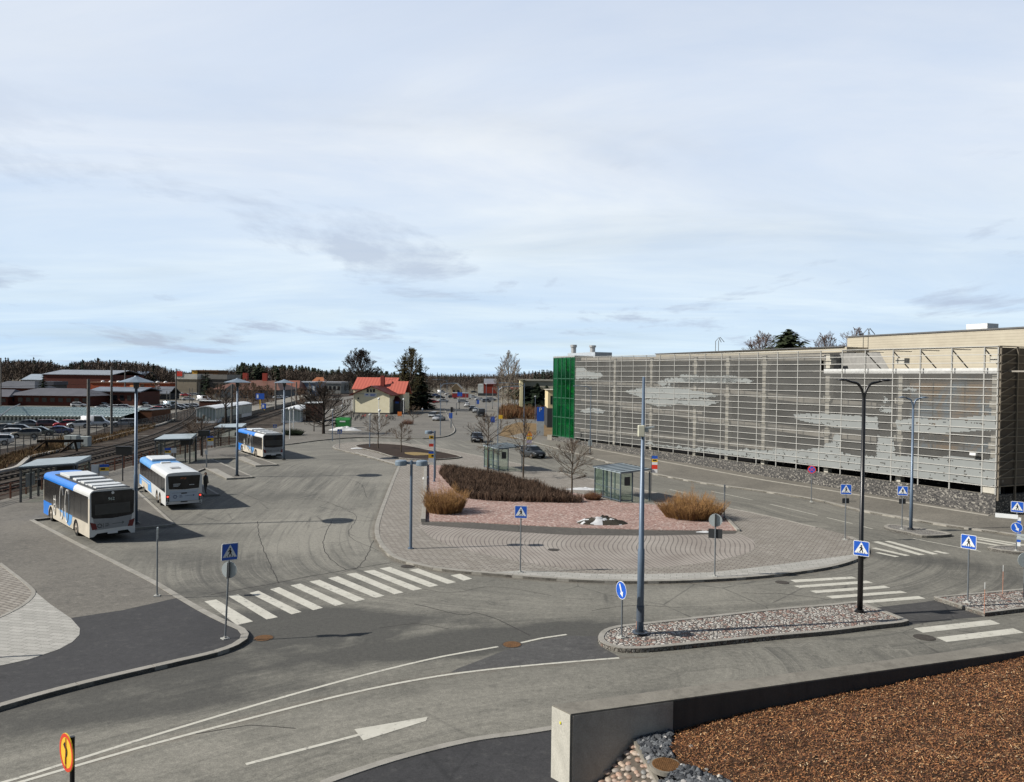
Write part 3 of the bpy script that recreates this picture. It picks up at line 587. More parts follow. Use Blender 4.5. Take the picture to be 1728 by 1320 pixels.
f.add([(*(wd*u0+n_), -1), (*(wd*u1+n_), -1), (*(wd*u1+n_), ZT-0.05), (*(wd*u0+n_), ZT-0.05), (*(wd*u0-n_), -1), (*(wd*u1-n_), -1), (*(wd*u1-n_), ZT-0.05), (*(wd*u0-n_), ZT-0.05)], [(0,1,2,3),(1,5,6,2),(4,0,3,7),(3,2,6,7)])
f.build('smooth_face', m_conc2, wall)
f = MB(); q_ = wd*-.012; f.add([(*(Vector((0,0))+q_),-1),(*(tw+q_),-1),(*(tw+q_),ZT-.02),(*(Vector((0,0))+q_),ZT-.02)],[(0,1,2,3)]); f.build('end_face', concrete('pale_concrete', (0.56,0.54,0.47), (0.36,0.34,0.28), .6), wall)
f = MB(); a_, b_ = wd*(u1+0.01)+n_*.5, wd*(WL-.1)+n_*.5; f.add([(*a_,-1),(*b_,-1),(*b_,ZT-0.035),(*a_,ZT-0.035)],[(0,1,2,3)]); f.build('dark_face', m_conc3, wall)  # darker concrete over the near face beyond the smooth part
f = MB(); e = (wc+wa)/2 - Vector((wc.x, wc.y)); f.disc((e.x-0.02, e.y-0.0, ZT-0.33), (-wd.x, -wd.y, 0), 0.035, 0.02, 10); f.build('survey_mark', P('yellow_mark', (0.75, 0.70, 0.05), 0.6), wall)
# bank surface: height as function of (u along wall, v towards camera)
cu = []
for pp in ((1010,1320), (1070,1250), (1132,1235), (1300,1193), (1500,1155), (1728,1108)):
    r = ray(*pp); o_ = Vector((wc.x, wc.y, 0)); nn = Vector((wn.x, wn.y, 0)); t = ((o_-CAMP).dot(nn))/r.dot(nn); q = CAMP+r*t; cu.append(((q.xy-wc).dot(wd), q.z))
cu.sort(); CU = [c[0] for c in cu]+[40]; CZ = [c[1] for c in cu]+[cu[-1][1]+0.55]
def bank_z(u, v):
    z = float(np.interp(u, CU, CZ))
    if u < 3.2: z += min(0.05*v, 0.05*(u-0)*0.5*v) if u > 0 else 0
    k = max(0, min(1, (u-1.5)/3.0)); return z + v*0.10*k
def uv_of(p): 
    q = p-wc; return q.dot(wd), q.dot(wn)
def at_bank(x, y):
    z = 0.8
    for _ in range(25):
        p = at(x, y, z); u, v = uv_of(p.xy); z = z*0.5+bank_z(u, v)*0.5
    return at(x, y, z)
def bank_mesh(name, pxpoly, mat, lift, step=0.2, rough=0.03, u1=34, v1=13):
    f = MB(); nu = int(u1/step); nv = int(v1/step)
    idx = {}
    from mathutils.geometry import intersect_point_tri_2d
    pol = [at_bank(*p).xy for p in pxpoly] if pxpoly else None
    def inside(p):
        if pol is None: return True
        c = False; j = len(pol)-1
        for i in range(len(pol)):
            if ((pol[i].y > p.y) != (pol[j].y > p.y)) and (p.x < (pol[j].x-pol[i].x)*(p.y-pol[i].y)/(pol[j].y-pol[i].y)+pol[i].x): c = not c
            j = i
        return c
    for i in range(-6, nu):
        for j in range(0, nv):
            u, v = i*step, j*step
            ps = [wc+wd*(u+a)+wn*(v+b) for a, b in ((0,0),(step,0),(step,step),(0,step))]
            if not inside((ps[0]+ps[2])/2): continue
            ii = []
            for (a, b), p in zip(((0,0),(1,0),(1,1),(0,1)), ps):
                kk = (i+a, j+b)
                if kk not in idx:
                    z = bank_z((i+a)*step, (j+b)*step)+lift+noise.noise(Vector((p.x*1.3, p.y*1.3, 0)))*rough*2+noise.noise(Vector((p.x*5, p.y*5, 3)))*rough
                    idx[kk] = len(f.v); f.v.append((p.x, p.y, z))
                ii.append(idx[kk])
            f.f.append(tuple(reversed(ii))); f.mi.append(0)
    return f.build(name, mat, **STR)
m_bark = P('bark_soil', (0.055, 0.030, 0.017), 0.95, 0, 0.5, 4, 0.8)
barkpoly_px = [(1126,1226),(1400,1150),(2100,1010),(2300,1200),(2100,1420),(1240,1420),(1228,1320),(1150,1293),(1128,1262)]
bank_mesh('earth_bank', None, P('dark_soil', (0.05, 0.038, 0.03), 0.95, 0, 0.4, 3), -0.06, 0.4)
bank_mesh('bark_mulch_bed', [(1100,1215),(1400,1150),(2100,1010),(2300,1200),(2100,1420),(1240,1420),(1228,1320),(1150,1293),(1128,1262)], m_bark, 0.0, 0.15)
# loose bark chips
M_ = Mat('bark_chips', 0.8); gi = M_.t.nodes.new('ShaderNodeNewGeometry')
M_.col(M_.mix(0.6, M_.ramp(gi.outputs['Random Per Island'], [(0.0, (0.07, 0.026, 0.012)), (0.25, (0.15, 0.055, 0.020)), (0.55, (0.30, 0.118, 0.040)), (0.84, (0.44, 0.20, 0.075)), (0.96, (0.62, 0.36, 0.16)), (1.0, (0.80, 0.62, 0.38))]),
     M_.ramp(M_.noise(0.7, 4, 0.6), [(0.3, g3(0.6)), (0.7, g3(1.25))]), 'MULTIPLY')); m_chip = M_.m
rnd = random.Random(11)
def pip(p, pol):
    c = False; j = len(pol)-1
    for i in range(len(pol)):
        if ((pol[i].y > p.y) != (pol[j].y > p.y)) and (p.x < (pol[j].x-pol[i].x)*(p.y-pol[i].y)/(pol[j].y-pol[i].y)+pol[i].x): c = not c
        j = i
    return c
polB = [at_bank(*p).xy for p in [(1112,1222),(1400,1150),(1760,1095),(1900,1080),(1900,1330),(1300,1335),(1235,1322),(1160,1296),(1130,1265)]]
bx0, bx1 = min(p.x for p in polB), max(p.x for p in polB); by0, by1 = min(p.y for p in polB), max(p.y for p in polB)
f = MB(); n = 0
while n < 62000:
    p = Vector((rnd.uniform(bx0, bx1), rnd.uniform(by0, by1)))
    u, v = uv_of(p)
    if v < 0.02 or not pip(p, polB): continue
    n += 1
    z = bank_z(u, v)+noise.noise(Vector((p.x*1.3, p.y*1.3, 0)))*0.06+noise.noise(Vector((p.x*5, p.y*5, 3)))*0.03+rnd.uniform(0, 0.035)
    l = rnd.uniform(0.013, 0.040)*(1.0 if rnd.random() < .95 else 2.0); w = rnd.uniform(0.004, 0.011); a = rnd.uniform(0, math.pi); t = rnd.uniform(-.6, .6); r2 = rnd.uniform(-.5, .5)
    dx = Vector((math.cos(a)*math.cos(t), math.sin(a)*math.cos(t), math.sin(t)))*l; dy = Vector((-math.sin(a), math.cos(a), r2))*w
    c = Vector((p.x, p.y, z)); k = len(f.v)
    f.v += [tuple(c-dx-dy), tuple(c+dx-dy*0.6), tuple(c+dx*0.9+dy), tuple(c-dx*0.8+dy)]; f.f.append((k, k+1, k+2, k+3)); f.mi.append(0)
f.build('bark_chips', m_chip, label='orange-brown bark chips covering the slope behind the concrete wall', category='bark mulch', kind='stuff')
# crushed dark rock
def rock(f, c, r, mi=0, flat=0.7):
    ax = rnd.uniform(0, 6.28); k = len(f.v); vs = []
    for (x, y, z) in ((1,0,0),(-1,0,0),(0,1,0),(0,-1,0),(0,0,1),(0,0,-1),(.6,.6,.5),(-.6,.6,-.4),(-.6,-.6,.5),(.6,-.6,-.4)):
        q = Vector((x, y, z*flat))*r*rnd.uniform(0.75, 1.2); q = Vector((q.x*math.cos(ax)-q.y*math.sin(ax), q.x*math.sin(ax)+q.y*math.cos(ax), q.z)); vs.append(Vector(c)+q)
    bm = bmesh.new()
    for v in vs: bm.verts.new(v)
    bmesh.ops.convex_hull(bm, input=bm.verts)
    bm.verts.ensure_lookup_table(); bm.verts.index_update()
    f.add([v.co.copy() for v in bm.verts], [tuple(v.index for v in fc.verts) for fc in bm.faces], mi); bm.free()
polR = [at_bank(*p).xy for p in [(1072,1249),(1100,1228),(1122,1220),(1136,1236),(1130,1262),(1135,1276),(1150,1290),(1168,1298),(1232,1322),(1240,1340),(1120,1340),(1108,1318)]]
mh = at_bank(1124, 1292)
f = MB(); n = 0; m_rk = Mat('crushed_rock', 0.8); gi = m_rk.t.nodes.new('ShaderNodeNewGeometry')
m_rk.col(m_rk.ramp(gi.outputs['Random Per Island'], [(0, (0.03, 0.033, 0.038)), (0.5, (0.065, 0.07, 0.078)), (0.93, (0.12, 0.13, 0.14)), (1.0, (0.42, 0.40, 0.38))])); m_rk = m_rk.m
rx0, rx1 = min(p.x for p in polR), max(p.x for p in polR); ry0, ry1 = min(p.y for p in polR), max(p.y for p in polR)
while n < 620:
    p = Vector((rnd.uniform(rx0, rx1), rnd.uniform(ry0, ry1))); u, v = uv_of(p)
    if v < 0.03 or not pip(p, polR) or (p-mh.xy).length < 0.36: continue
    n += 1; rock(f, (p.x, p.y, bank_z(u, v)+rnd.uniform(0.0, 0.07)), rnd.uniform(0.045, 0.10))
f.build('crushed_rock', m_rk, label='dark grey crushed rock around the rusty grate beside the bark slope', category='crushed rock', kind='stuff')
# cobbled apron
pa = [at_bank(*p) for p in ((1068,1250),(1106,1318),(1012,1318),(1000,1345),(1108,1345))]
def patch(pts_px, lift, name, mat, **k):
    f = MB(); pts = [at_bank(*p) for p in pts_px]; f.add([(p.x, p.y, p.z+lift) for p in pts], [tuple(range(len(pts)))]); return f.build(name, mat, **k)
polA = [at_bank(*p).xy for p in ((1068,1248),(1109,1322),(1118,1345),(985,1345),(1008,1322))]
bank_mesh('cobbled_apron_bed', [(1068,1246),(1109,1322),(1118,1345),(985,1345),(1006,1322)], P('mortar_bed', (0.10, 0.085, 0.07), 0.95, 0, 0.3, 5), 0.0, 0.1, 0.0, 6, 4)
m_cb = Mat('river_cobble', 0.6); gi = m_cb.t.nodes.new('ShaderNodeNewGeometry')
m_cb.col(m_cb.mix(0.5, m_cb.ramp(gi.outputs['Random Per Island'], [(0, (0.26, 0.17, 0.12)), (0.3, (0.42, 0.29, 0.22)), (0.55, (0.30, 0.28, 0.25)), (0.8, (0.50, 0.39, 0.30)), (1.0, (0.22, 0.22, 0.21))]), m_cb.ramp(m_cb.noise(12, 4, 0.7), [(0.3, g3(0.6)), (0.7, g3(1.2))]), 'MULTIPLY')); m_cb = m_cb.m
f = MB(); pts = []; tries = 0
while tries < 16000:
    tries += 1; p = Vector((rnd.uniform(min(q.x for q in polA), max(q.x for q in polA)), rnd.uniform(min(q.y for q in polA), max(q.y for q in polA)))); u, v = uv_of(p)
    if v < 0.04 or not pip(p, polA): continue
    r = rnd.uniform(0.065, 0.105)
    if any((q-p).length < (r+s)*0.74 for q, s in pts): continue
    pts.append((p, r)); k0 = len(f.v); f.sphere((0, 0, 0), r, 0, 7, 0.55)
    ax = rnd.uniform(0, 3.14); e = rnd.uniform(1.0, 1.35); cz = bank_z(u, v)+r*0.1
    for i in range(k0, len(f.v)):
        x, y, z = f.v[i]; x *= e; f.v[i] = (p.x+x*math.cos(ax)-y*math.sin(ax), p.y+x*math.sin(ax)+y*math.cos(ax), cz+z)
f.build('cobbled_apron', m_cb, smooth=True, kind='stuff', label='pink and grey river cobbles set in a steep triangle under the concrete wall', category='cobbles')
k = MB(); A_, B_ = at_bank(1066,1247), at_bank(1112,1328); k.bar(A_+Vector((0,0,.03)), B_+Vector((0,0,.03)), 0.08, 0.14); k.build('edging_strip', m_conc, label='thin concrete edging strip between river cobbles and dark crushed rock', category='edging')
t = thing('manhole_cover', 'rusty gridded well cover in a concrete ring among dark crushed rock', 'manhole', (mh.x, mh.y, mh.z-0.03))
f = MB(); f.cyl((0,0), 0.38, -0.05, 0.05, 28); f.build('ring', m_conc, t)
f = MB(); f.cyl((0,0), 0.32, 0.02, 0.065, 28)
for i in range(-6, 7):
    l = math.sqrt(max(0, 0.3**2-(i*0.046)**2)); f.cbox((i*0.046, 0, 0.068), (0.018, 2*l, 0.012)); f.cbox((0, i*0.046, 0.0688), (2*l, 0.018, 0.012))
f.build('lid', m_rust, t)
for pp, r, lb in (((1118,1226), 0.14, 'brown boulder at the foot of the concrete wall above the dark rock'), ((1128,1232), 0.10, 'small pale brown stone beside the brown boulder at the wall foot'), ((1214,1314), 0.09, 'white rounded stone at the right end of the dark crushed rock'), ((1166,1262), 0.07, 'pale stone lying alone on the bark chips'), ((1192,1300), 0.05, 'small greyish stone at the edge of the bark above the dark crushed rock')):
    p = at_bank(*pp); f = MB(); rock(f, (0,0,r*0.5), r); o = f.build('stone', P('boulder'+str(r), (0.22,0.15,0.11) if r > .12 else (0.5,0.46,0.40) if r < 0.095 else (.3,.25,.2), 0.8, 0, 0.3, 8), loc=p, label=lb, category='stone')
# ================================================================= PARKING GARAGE
C0 = at(1680,872); Wf = at(970,751); gd = (Wf-C0).normalized(); gn = Vector((-gd.y, gd.x, 0))
if gn.dot(C0) > 0: gn = -gn
LW = (Wf-C0).length; GR = math.atan2(gd.y, gd.x)
def FU(x, y, off=0.0):
    r = ray(x, y); t = ((C0+gn*off-CAMP).dot(gn))/r.dot(gn); p = CAMP+r*t; return (p-C0).dot(gd), p.z
gar = thing('parking_garage', 'long parking garage behind a grey mesh screen with rails over a dark stone base', 'parking garage', C0, GR)
# local frame: x along facade (away), y = towards street is sign sg
sg = 1.0 if (Matrix.Rotation(-GR, 3, 'Z') @ gn).y > 0 else -1.0
def zb(u): return 2.23+(1.16-2.23)*u/LW
def ztop(u): return 12.82+(13.25-12.82)*u/LW
def zs(u): return 1.62+(0.72-1.62)*u/LW
def gq(f, u0, u1, z0a, z0b, z1a, z1b, off, mi=0): # facade quad at offset
    f.add([(u0, off*sg, z0a), (u1, off*sg, z0b), (u1, off*sg, z1b), (u0, off*sg, z1a)], [(0,1,2,3)], mi)
def gbar(f, u0, za, u1, zb_, off, w, h, mi=0): f.bar((u0, off*sg, za), (u1, off*sg, zb_), w, h, mi)
M_ = Mat('slate_base', 0.8); v_ = M_.co(); q = M_.vor(9, M_.mapv(v_, (0.9, 1, 1.3)), 'F1', 'Color'); sx_ = M_.t.nodes.new('ShaderNodeSeparateXYZ'); M_.t.links.new(q, sx_.inputs[0])
c = M_.ramp(sx_.outputs[0], [(0, (0.025, 0.025, 0.026)), (0.5, (0.07, 0.067, 0.062)), (0.8, (0.13, 0.12, 0.11)), (1, (0.32, 0.30, 0.26))])
M_.col(M_.mix(0.6, c, M_.ramp(M_.noise(0.5, 4, 0.6), [(0.3, g3(0.7)), (0.7, g3(1.25))]), 'MULTIPLY')); M_.bump(sx_.outputs[1], 0.6, 0.06); m_slate = M_.m
f = MB(); f.add([(0, 0, -0.1), (LW+7.5, 0, -0.1), (LW+7.5, 0, 0.62), (0, 0, zs(0)), (0, -0.4*sg, -0.1), (LW+7.5, -0.4*sg, -0.1), (LW+7.5, -0.4*sg, 0.62), (0, -0.4*sg, zs(0))], [(0,1,2,3),(3,2,6,7),(1,5,6,2),(0,3,7,4)])
f.box(-0.012, 0.35, -30*sg, -0.4*sg, -0.1, 1.62); f.build('stone_base', m_slate, gar)
f = MB(); gq(f, 0, LW+7.5, 1.63, .63, 1.66, .66, 0.03); f.build('base_coping', m_conc, gar)
m_rail = P('galvanised_rail', (0.52, 0.515, 0.485), 0.5, 0.2, 0.12, 0.4); m_post = P('grey_mullion', (0.42, 0.415, 0.39), 0.5, 0.3, 0.12, 0.5)
m_col = P('concrete_column', (0.50, 0.475, 0.41), 0.85, 0, 0.2, 1.5)
# wire mesh: fine mesh seen from far as a half open sheet
M_ = Mat('wire_mesh', 0.6, 0.1); M_.col((0.18, 0.178, 0.168)); tr = M_.t.nodes.new('ShaderNodeBsdfTransparent'); mxs = M_.t.nodes.new('ShaderNodeMixShader')
ff = M_.ramp(M_.noise(0.35, 3, 0.5), [(0.3, g3(0.36)), (0.7, g3(0.50))]); M_.t.links.new(ff, mxs.inputs[0]); M_.t.links.new(M_.b.outputs[0], mxs.inputs[2]); M_.t.links.new(tr.outputs[0], mxs.inputs[1]); M_.t.links.new(mxs.outputs[0], M_.o.inputs[0]); m_mesh = M_.m
mull = [0.03, 1.11, 3.82, 6.65, 9.3, 12.22, 14.8, 17.39, 20.3, 23.1, 25.99, 28.9, 31.81, 34.7, 37.62, 40.6, 43.7, 46.68, 49.7, 52.6, 55.58, 58.9, 62.3, LW-0.06]
for i in range(len(mull)-1):
    f = MB(); u0, u1 = mull[i]+.05, mull[i+1]-.05
    gq(f, u0, u1, zb(u0), zb(u1), ztop(u0) if u0 > 17 else 10.95, ztop(u1) if u0 > 17 else 10.95, 0.02); f.build('mesh_panel', m_mesh, gar)
nr = 18
for k_ in range(nr):
    f = MB(); t = k_/(nr-1); a = zb(0)+0.02+(ztop(0)-zb(0))*t; b = zb(LW)+0.02+(ztop(LW)-zb(LW))*t
    gbar(f, 0, a, LW, b, 0.10, 0.05, 0.055); f.build('rail', m_rail, gar)
for i, u in enumerate(mull):
    f = MB(); f.box(u-0.05, u+0.05, 0.0, 0.07*sg, zb(u)-(.6 if True else 0), ztop(u)); f.build('mullion', m_post, gar)
for u in (0.55, 9.0, 17.0, 25.6, 31.4, 37.2, 46.3, 55.2):
    f = MB(); w = 0.26; f.box(u-w, u+w, -0.95*sg, -0.45*sg, -0.1, ztop(u)-(0.3 if u > 15 else 2.0))
    for z in (5.0, 8.2, 11.6): 
        if z < ztop(u)-1: f.box(u-w-0.18, u+w+0.18, -1.05*sg, -0.4*sg, z, z+0.5)
    f.build('column', m_col, gar)
# decks (ramps) with parapets
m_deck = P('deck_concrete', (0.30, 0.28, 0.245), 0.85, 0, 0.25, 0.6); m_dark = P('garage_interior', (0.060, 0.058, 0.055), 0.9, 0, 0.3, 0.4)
def deck(pts, mat=m_deck, hh=0.55, name='deck'):
    f = MB()
    for (ua, za), (ub, zb2) in zip(pts[:-1], pts[1:]):
        gbar(f, ua, za, ub, zb2, -0.75, 0.22, hh); f.add([(ua, -0.9*sg, za), (ub, -0.9*sg, zb2), (ub, -16*sg, zb2), (ua, -16*sg, za)], [(0,1,2,3)])
        f.add([(ua, -0.9*sg, za-0.3), (ub, -0.9*sg, zb2-0.3), (ub, -16*sg, zb2-0.3), (ua, -16*sg, za-0.3)], [(0,1,2,3)])
    f.build(name, mat, gar)
def FD(*pp): return [FU(x, y, -0.75) for x, y in pp]
def z2(*p): return [(1200+x/4.714, 560+y/4.714) for x, y in p]
deck(sorted(FD(*z2((-250,440),(0,462),(500,515),(830,553),(1100,572),(1320,590)))) )
deck(sorted(FD(*z2((-700,600),(-300,650),(0,705),(500,765),(830,808),(1100,840),(1320,862)))))
deck([(-0.0, 2.55), (20, 3.0), (40, 2.9), (LW-.5, 2.3)], hh=0.4)
deck([(17.2, 12.35), (LW-.5, 12.9)], hh=0.6)
deck([(36, 6.2), (LW-.5, 6.9)], hh=.4); deck([(40, 9.2), (LW-.5, 9.5)], hh=.4); deck([(0.3, 6.4), (10, 6.3)], hh=.3)
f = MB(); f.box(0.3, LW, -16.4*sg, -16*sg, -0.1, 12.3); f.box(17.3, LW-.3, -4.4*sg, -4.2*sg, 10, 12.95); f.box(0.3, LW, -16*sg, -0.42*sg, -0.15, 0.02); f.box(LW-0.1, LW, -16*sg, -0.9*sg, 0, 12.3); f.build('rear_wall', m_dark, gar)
f = MB(); f.box(0.6, LW, -1.9*sg, -1.7*sg, 0, 2.2); f.build('lower_shade_sheet', P('gap_shade_black', (0.015,0.015,0.016), 0.9), gar)  # black sheet painting in the darkness of the gap below the screen
# inner glazing at the near bays, with orange and blue reflections put into its colour
M_ = Mat('glazing_reflection', 0.35); v_ = M_.co()
c = M_.ramp(M_.noise(0.55, 3, 0.6, 0.8, vec=M_.mapv(v_, (1, 1, 0.8))), [(0.42, (0.20, 0.125, 0.06)), (0.5, (0.14, 0.12, 0.10)), (0.58, (0.10, 0.145, 0.185))])
M_.col(c); m_refl = M_.m
f = MB(); gq(f, 0.3, 8.7, 4.6, 4.6, 10.6, 10.6, -1.2); f.build('inner_glazing', m_refl, gar)
# open frame and parapet band at the near end
f = MB(); gbar(f, 0.1, 11.0, 17.3, 11.0, -0.5, 0.5, 0.42); f.build('parapet_band', P('white_flashing', (0.62, 0.63, 0.62), 0.5), gar)
f = MB(); 
for i, u in enumerate(mull[:6]): 
    gbar(f, u, 12.75, u, 11.2, 0.0, 0.08, 0.08); f.bar((u, 0.05*sg, 12.7), (u+0.2, -2.2*sg, 11.2), 0.07, 0.07); f.bar((u, 0.0, 12.72), (u, -2.2*sg, 12.72), 0.06, 0.06)
gbar(f, 0, 12.80, 14.8, 12.86, 0.0, 0.1, 0.1); f.build('roof_frame', P('dark_steel_frame', (0.16, 0.155, 0.14), 0.6, 0.2), gar)
f = MB(); f.add([(11.6,-2.4*sg,11.0),(17.4,-2.4*sg,11.0),(17.4,-2.4*sg,12.75),(12.8,-2.4*sg,12.75)],[(0,1,2,3)]); f.box(17.3,17.5,-12*sg,-.5*sg,10.9,12.6); f.build('ramp_cheek', P('cheek_grey', (0.30,0.295,0.28), .8), gar)
# end face (turned away from the sun): trussed screen, its shade put into darker colours
m_brown = P('shaded_mesh', (0.15, 0.125, 0.10), 0.6, 0.2, 0.25, 0.6)
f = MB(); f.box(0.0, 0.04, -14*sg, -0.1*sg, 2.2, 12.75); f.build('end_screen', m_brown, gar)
f = MB()
for k_ in range(nr):
    z = 2.25+(12.8-2.25)*k_/(nr-1); f.box(-0.12, -0.04, -14*sg, 0.1*sg, z, z+0.07)
for y in (-0.05, -2.0, -5.2, -8.4, -11.6): f.box(-0.16, -0.02, (y-0.08)*sg, (y+.02)*sg, 1.2, 12.8)
for k_ in range(14): z = 3+k_*0.7; f.bar((-0.2, 0.0, z), (-0.2, -1.6*sg, z+0.6), 0.06, 0.06)
f.build('end_rails', P('shaded_rail', (0.22, 0.19, 0.15), 0.5, 0.3), gar)
# screen print: solid sheet pieces cut in cloud and shore shapes
m_print = P('screen_print', (0.255, 0.27, 0.265), 0.55, 0.1, 0.08, 0.4)
def cutout(polys, cell=0.085, holes=0.12, seed=1, edge=0.5, name='screen_cutout', hs=2.2):
    f = MB(); rr = random.Random(seed)
    for poly in polys:
        P2 = [Vector(FU(*p)) for p in poly]
        u0, u1 = min(p.x for p in P2), max(p.x for p in P2); z0, z1 = min(p.y for p in P2), max(p.y for p in P2)
        nu, nz = int((u1-u0)/cell)+3, int((z1-z0)/cell)+3
        for j in range(-2, nz):
            run = None
            for i in range(-2, nu+1):
                u = u0+i*cell; z = z0+j*cell; q = Vector((u+cell/2, z+cell/2))
                w = noise.noise(Vector((q.x*1.6, q.y*3.0, seed*7.1)))*edge*0.55+noise.noise(Vector((q.x*5, q.y*7, seed*3.3)))*edge*0.35+noise.noise(Vector((q.x*12, q.y*12, seed*3.3)))*edge*0.3
                ok = i < nu and pip(Vector((q.x+w*0.9, q.y+w*0.5)), P2)
                if ok and holes > 0:
                    h = noise.noise(Vector((q.x*hs, q.y*hs*1.6, seed*11+5)))*0.7+noise.noise(Vector((q.x*hs*3, q.y*hs*4, seed*5+2)))*0.5
                    if h > 0.55-holes: ok = False
                if ok and (q.x < 0.05 or q.x > LW-0.1 or q.y < zb(q.x)+.05): ok = False
                if ok and run is None: run = u
                if not ok and run is not None:
                    gq(f, run, u, z, z, z+cell, z+cell, 0.05); run = None
    return f.build(name, m_print, gar)
def z1_(*p): return [(900+x/5.082, 560+y/5.082) for x, y in p]
def z3(*p): return [(1440+x/3.882, 540+y/3.882) for x, y in p]
cutout([z1_((350,310),(440,308),(470,340),(520,350),(585,350),(600,385),(540,405),(440,398),(390,405),(350,400))], seed=2, holes=0.08)
cutout([z1_((1060,435),(1150,400),(1300,385),(1500,380),(1728,378),(1790,390),(1728,435),(1500,430),(1300,432),(1180,440),(1180,460),(1100,462))], seed=3, holes=0.22)
cutout([z2((-250,345),(0,350),(200,360),(300,375),(350,395),(280,405),(200,400),(0,405),(-200,400))], seed=13, holes=0.15)
cutout([z1_((780,515),(870,495),(950,475),(1200,472),(1350,498),(1500,520),(1590,550),(1500,565),(1300,572),(1100,570),(950,572),(880,545))], seed=4, holes=0.05)
cutout([z1_((930,585),(1050,575),(1200,582),(1300,590),(1400,575),(1500,580),(1600,605),(1450,632),(1320,630),(1250,615),(1180,635),(1080,645),(1010,625))], seed=5, holes=0.05)
cutout([z1_((400,680),(470,655),(560,660),(630,680),(600,695),(470,697))], seed=6, holes=0.12)
# shore band along the bottom
sh = z1_((960,958),(1010,935),(1030,962),(1230,985),(1250,972),(1280,988),(1390,1000),(1440,990),(1470,1008),(1500,995),(1600,1010),(1728,1020))
sh2 = z2((150,930),(270,935),(285,920),(310,940),(450,945),(560,930),(640,945),(740,938),(870,925),(910,930),(900,890),(965,885),(980,830),(1005,805),(1030,830),(1035,960),(1080,965),(1170,985),(1320,990))
sh3 = z3((0,885),(150,880),(165,755),(185,770),(270,770),(275,885),(400,895),(530,905),(640,890),(850,915),(940,905))
bot = [(1686,822.5),(1600,812),(1440,793.5),(1300,776),(1150,757),(1080,748)]
cutout([sh + sh2[1:] + sh3[1:] + bot], seed=7, holes=0.16, edge=0.35)
sh4 = z2((660,655),(900,650),(1040,660),(1320,680)) + z3((165,640),(168,718),(0,716)) + z2((1100,770),(960,760),(900,735),(760,720),(670,690))
cutout([sh4], seed=8, holes=0.10, edge=0.2)
cutout([z3((280,655),(400,645),(560,655),(640,645),(760,635),(850,628),(936,630),(940,725),(800,728),(600,740),(440,738),(290,720))], seed=9, holes=0.20, edge=0.15)
cutout([z3((295,455),(350,443),(430,450),(425,462),(330,462))], seed=10, holes=0.25)
cutout([z3((190,530),(215,503),(245,540),(200,545))], seed=12, holes=0.0); cutout([z3((180,600),(200,570),(245,565),(250,605))], seed=14, holes=0.0)
# green glazed stair tower
tg = Mat('green_glass', 0.08); tg.col((0.01, 0.16, 0.06)); tr = tg.t.nodes.new('ShaderNodeBsdfTransparent'); tr.inputs[0].default_value = (0.07, 0.60, 0.27, 1); mxs = tg.t.nodes.new('ShaderNodeMixShader'); tg.t.links.new(tg.ramp(tg.noise(.45, 2, .5, vec=tg.mapv(tg.co(), (1, 1, .35))), [(.35, g3(.10)), (.65, g3(.42))]), mxs.inputs[0])
tg.t.links.new(tr.outputs[0], mxs.inputs[1]); tg.t.links.new(tg.b.outputs[0], mxs.inputs[2]); tg.t.links.new(mxs.outputs[0], tg.o.inputs[0]); m_green = tg.m
m_gframe = P('green_frame', (0.02, 0.10, 0.05), 0.5, 0.2)
t0, t1 = LW+0.05, LW+7.0; zt0, zt1 = 1.0, 13.2
f = MB()
for i in range(5):
    a = t0+(t1-t0)*i/5+.04; b = t0+(t1-t0)*(i+1)/5-.04; f.box(a, b, 0.10*sg, 0.14*sg, zt0, zt1)
f.build('glass_front', m_green, gar)
f = MB(); 
for i in range(3): f.box(t1-0.04, t1, (-4.6+i*1.55)*sg, (-4.6+i*1.55+1.45)*sg, zt0, zt1)
f.build('glass_side', m_green, gar)
f = MB()
for i in range(6): u = t0+(t1-t0)*i/5; f.box(u-0.06, u+0.06, 0.02*sg, 0.20*sg, zt0-.1, zt1+.1)
for z in (zt0, 4.0, 7.0, 10.0, zt1): f.box(t0, t1+.05, 0.05*sg, 0.16*sg, z-0.07, z+0.07)
for i in range(4): y = -4.6+i*1.55; f.box(t1-0.05, t1+0.05, (y-.05)*sg, (y+.05)*sg, zt0-.1, zt1+.1)
f.build('tower_frame', m_gframe, gar)
f = MB(); m_stair = P('stair_white', (0.80, 0.80, 0.76), 0.7)
for k_ in range(4):
    z = 1.2+k_*3.0; f.box(t0+.3, t1-.3, -4.4*sg, -2.9*sg, z, z+0.2)
    f.bar((t0+1.0, -1.6*sg, z+0.1), (t1-1.4, -1.6*sg, z+1.6), 1.1, 0.18); f.bar((t0+1.0, -0.9*sg, z+0.9), (t1-1.4, -0.9*sg, z+2.4), 0.05, 0.05)
    f.box(t1-1.3, t1-.3, -3*sg, -0.6*sg, z+1.5, z+1.7)
f.box(t0+2.2, t0+4.2, -4.8*sg, -4.5*sg, 0, 13); f.build('stairs', m_stair, gar)
f = MB(); f.box(t0, t1+.1, -4.9*sg, 0.2*sg, zt1+.08, zt1+0.3); f.build('tower_roof', P('roof_grey', (0.35,0.36,0.36), 0.6), gar)
f = MB(); f.box(LW-0.2, LW+0.02, -5*sg, -0.05*sg, 0.8, 13.1); f.build('tower_wall', P('pale_green_wall', (0.30,0.34,0.30), 0.8), gar)
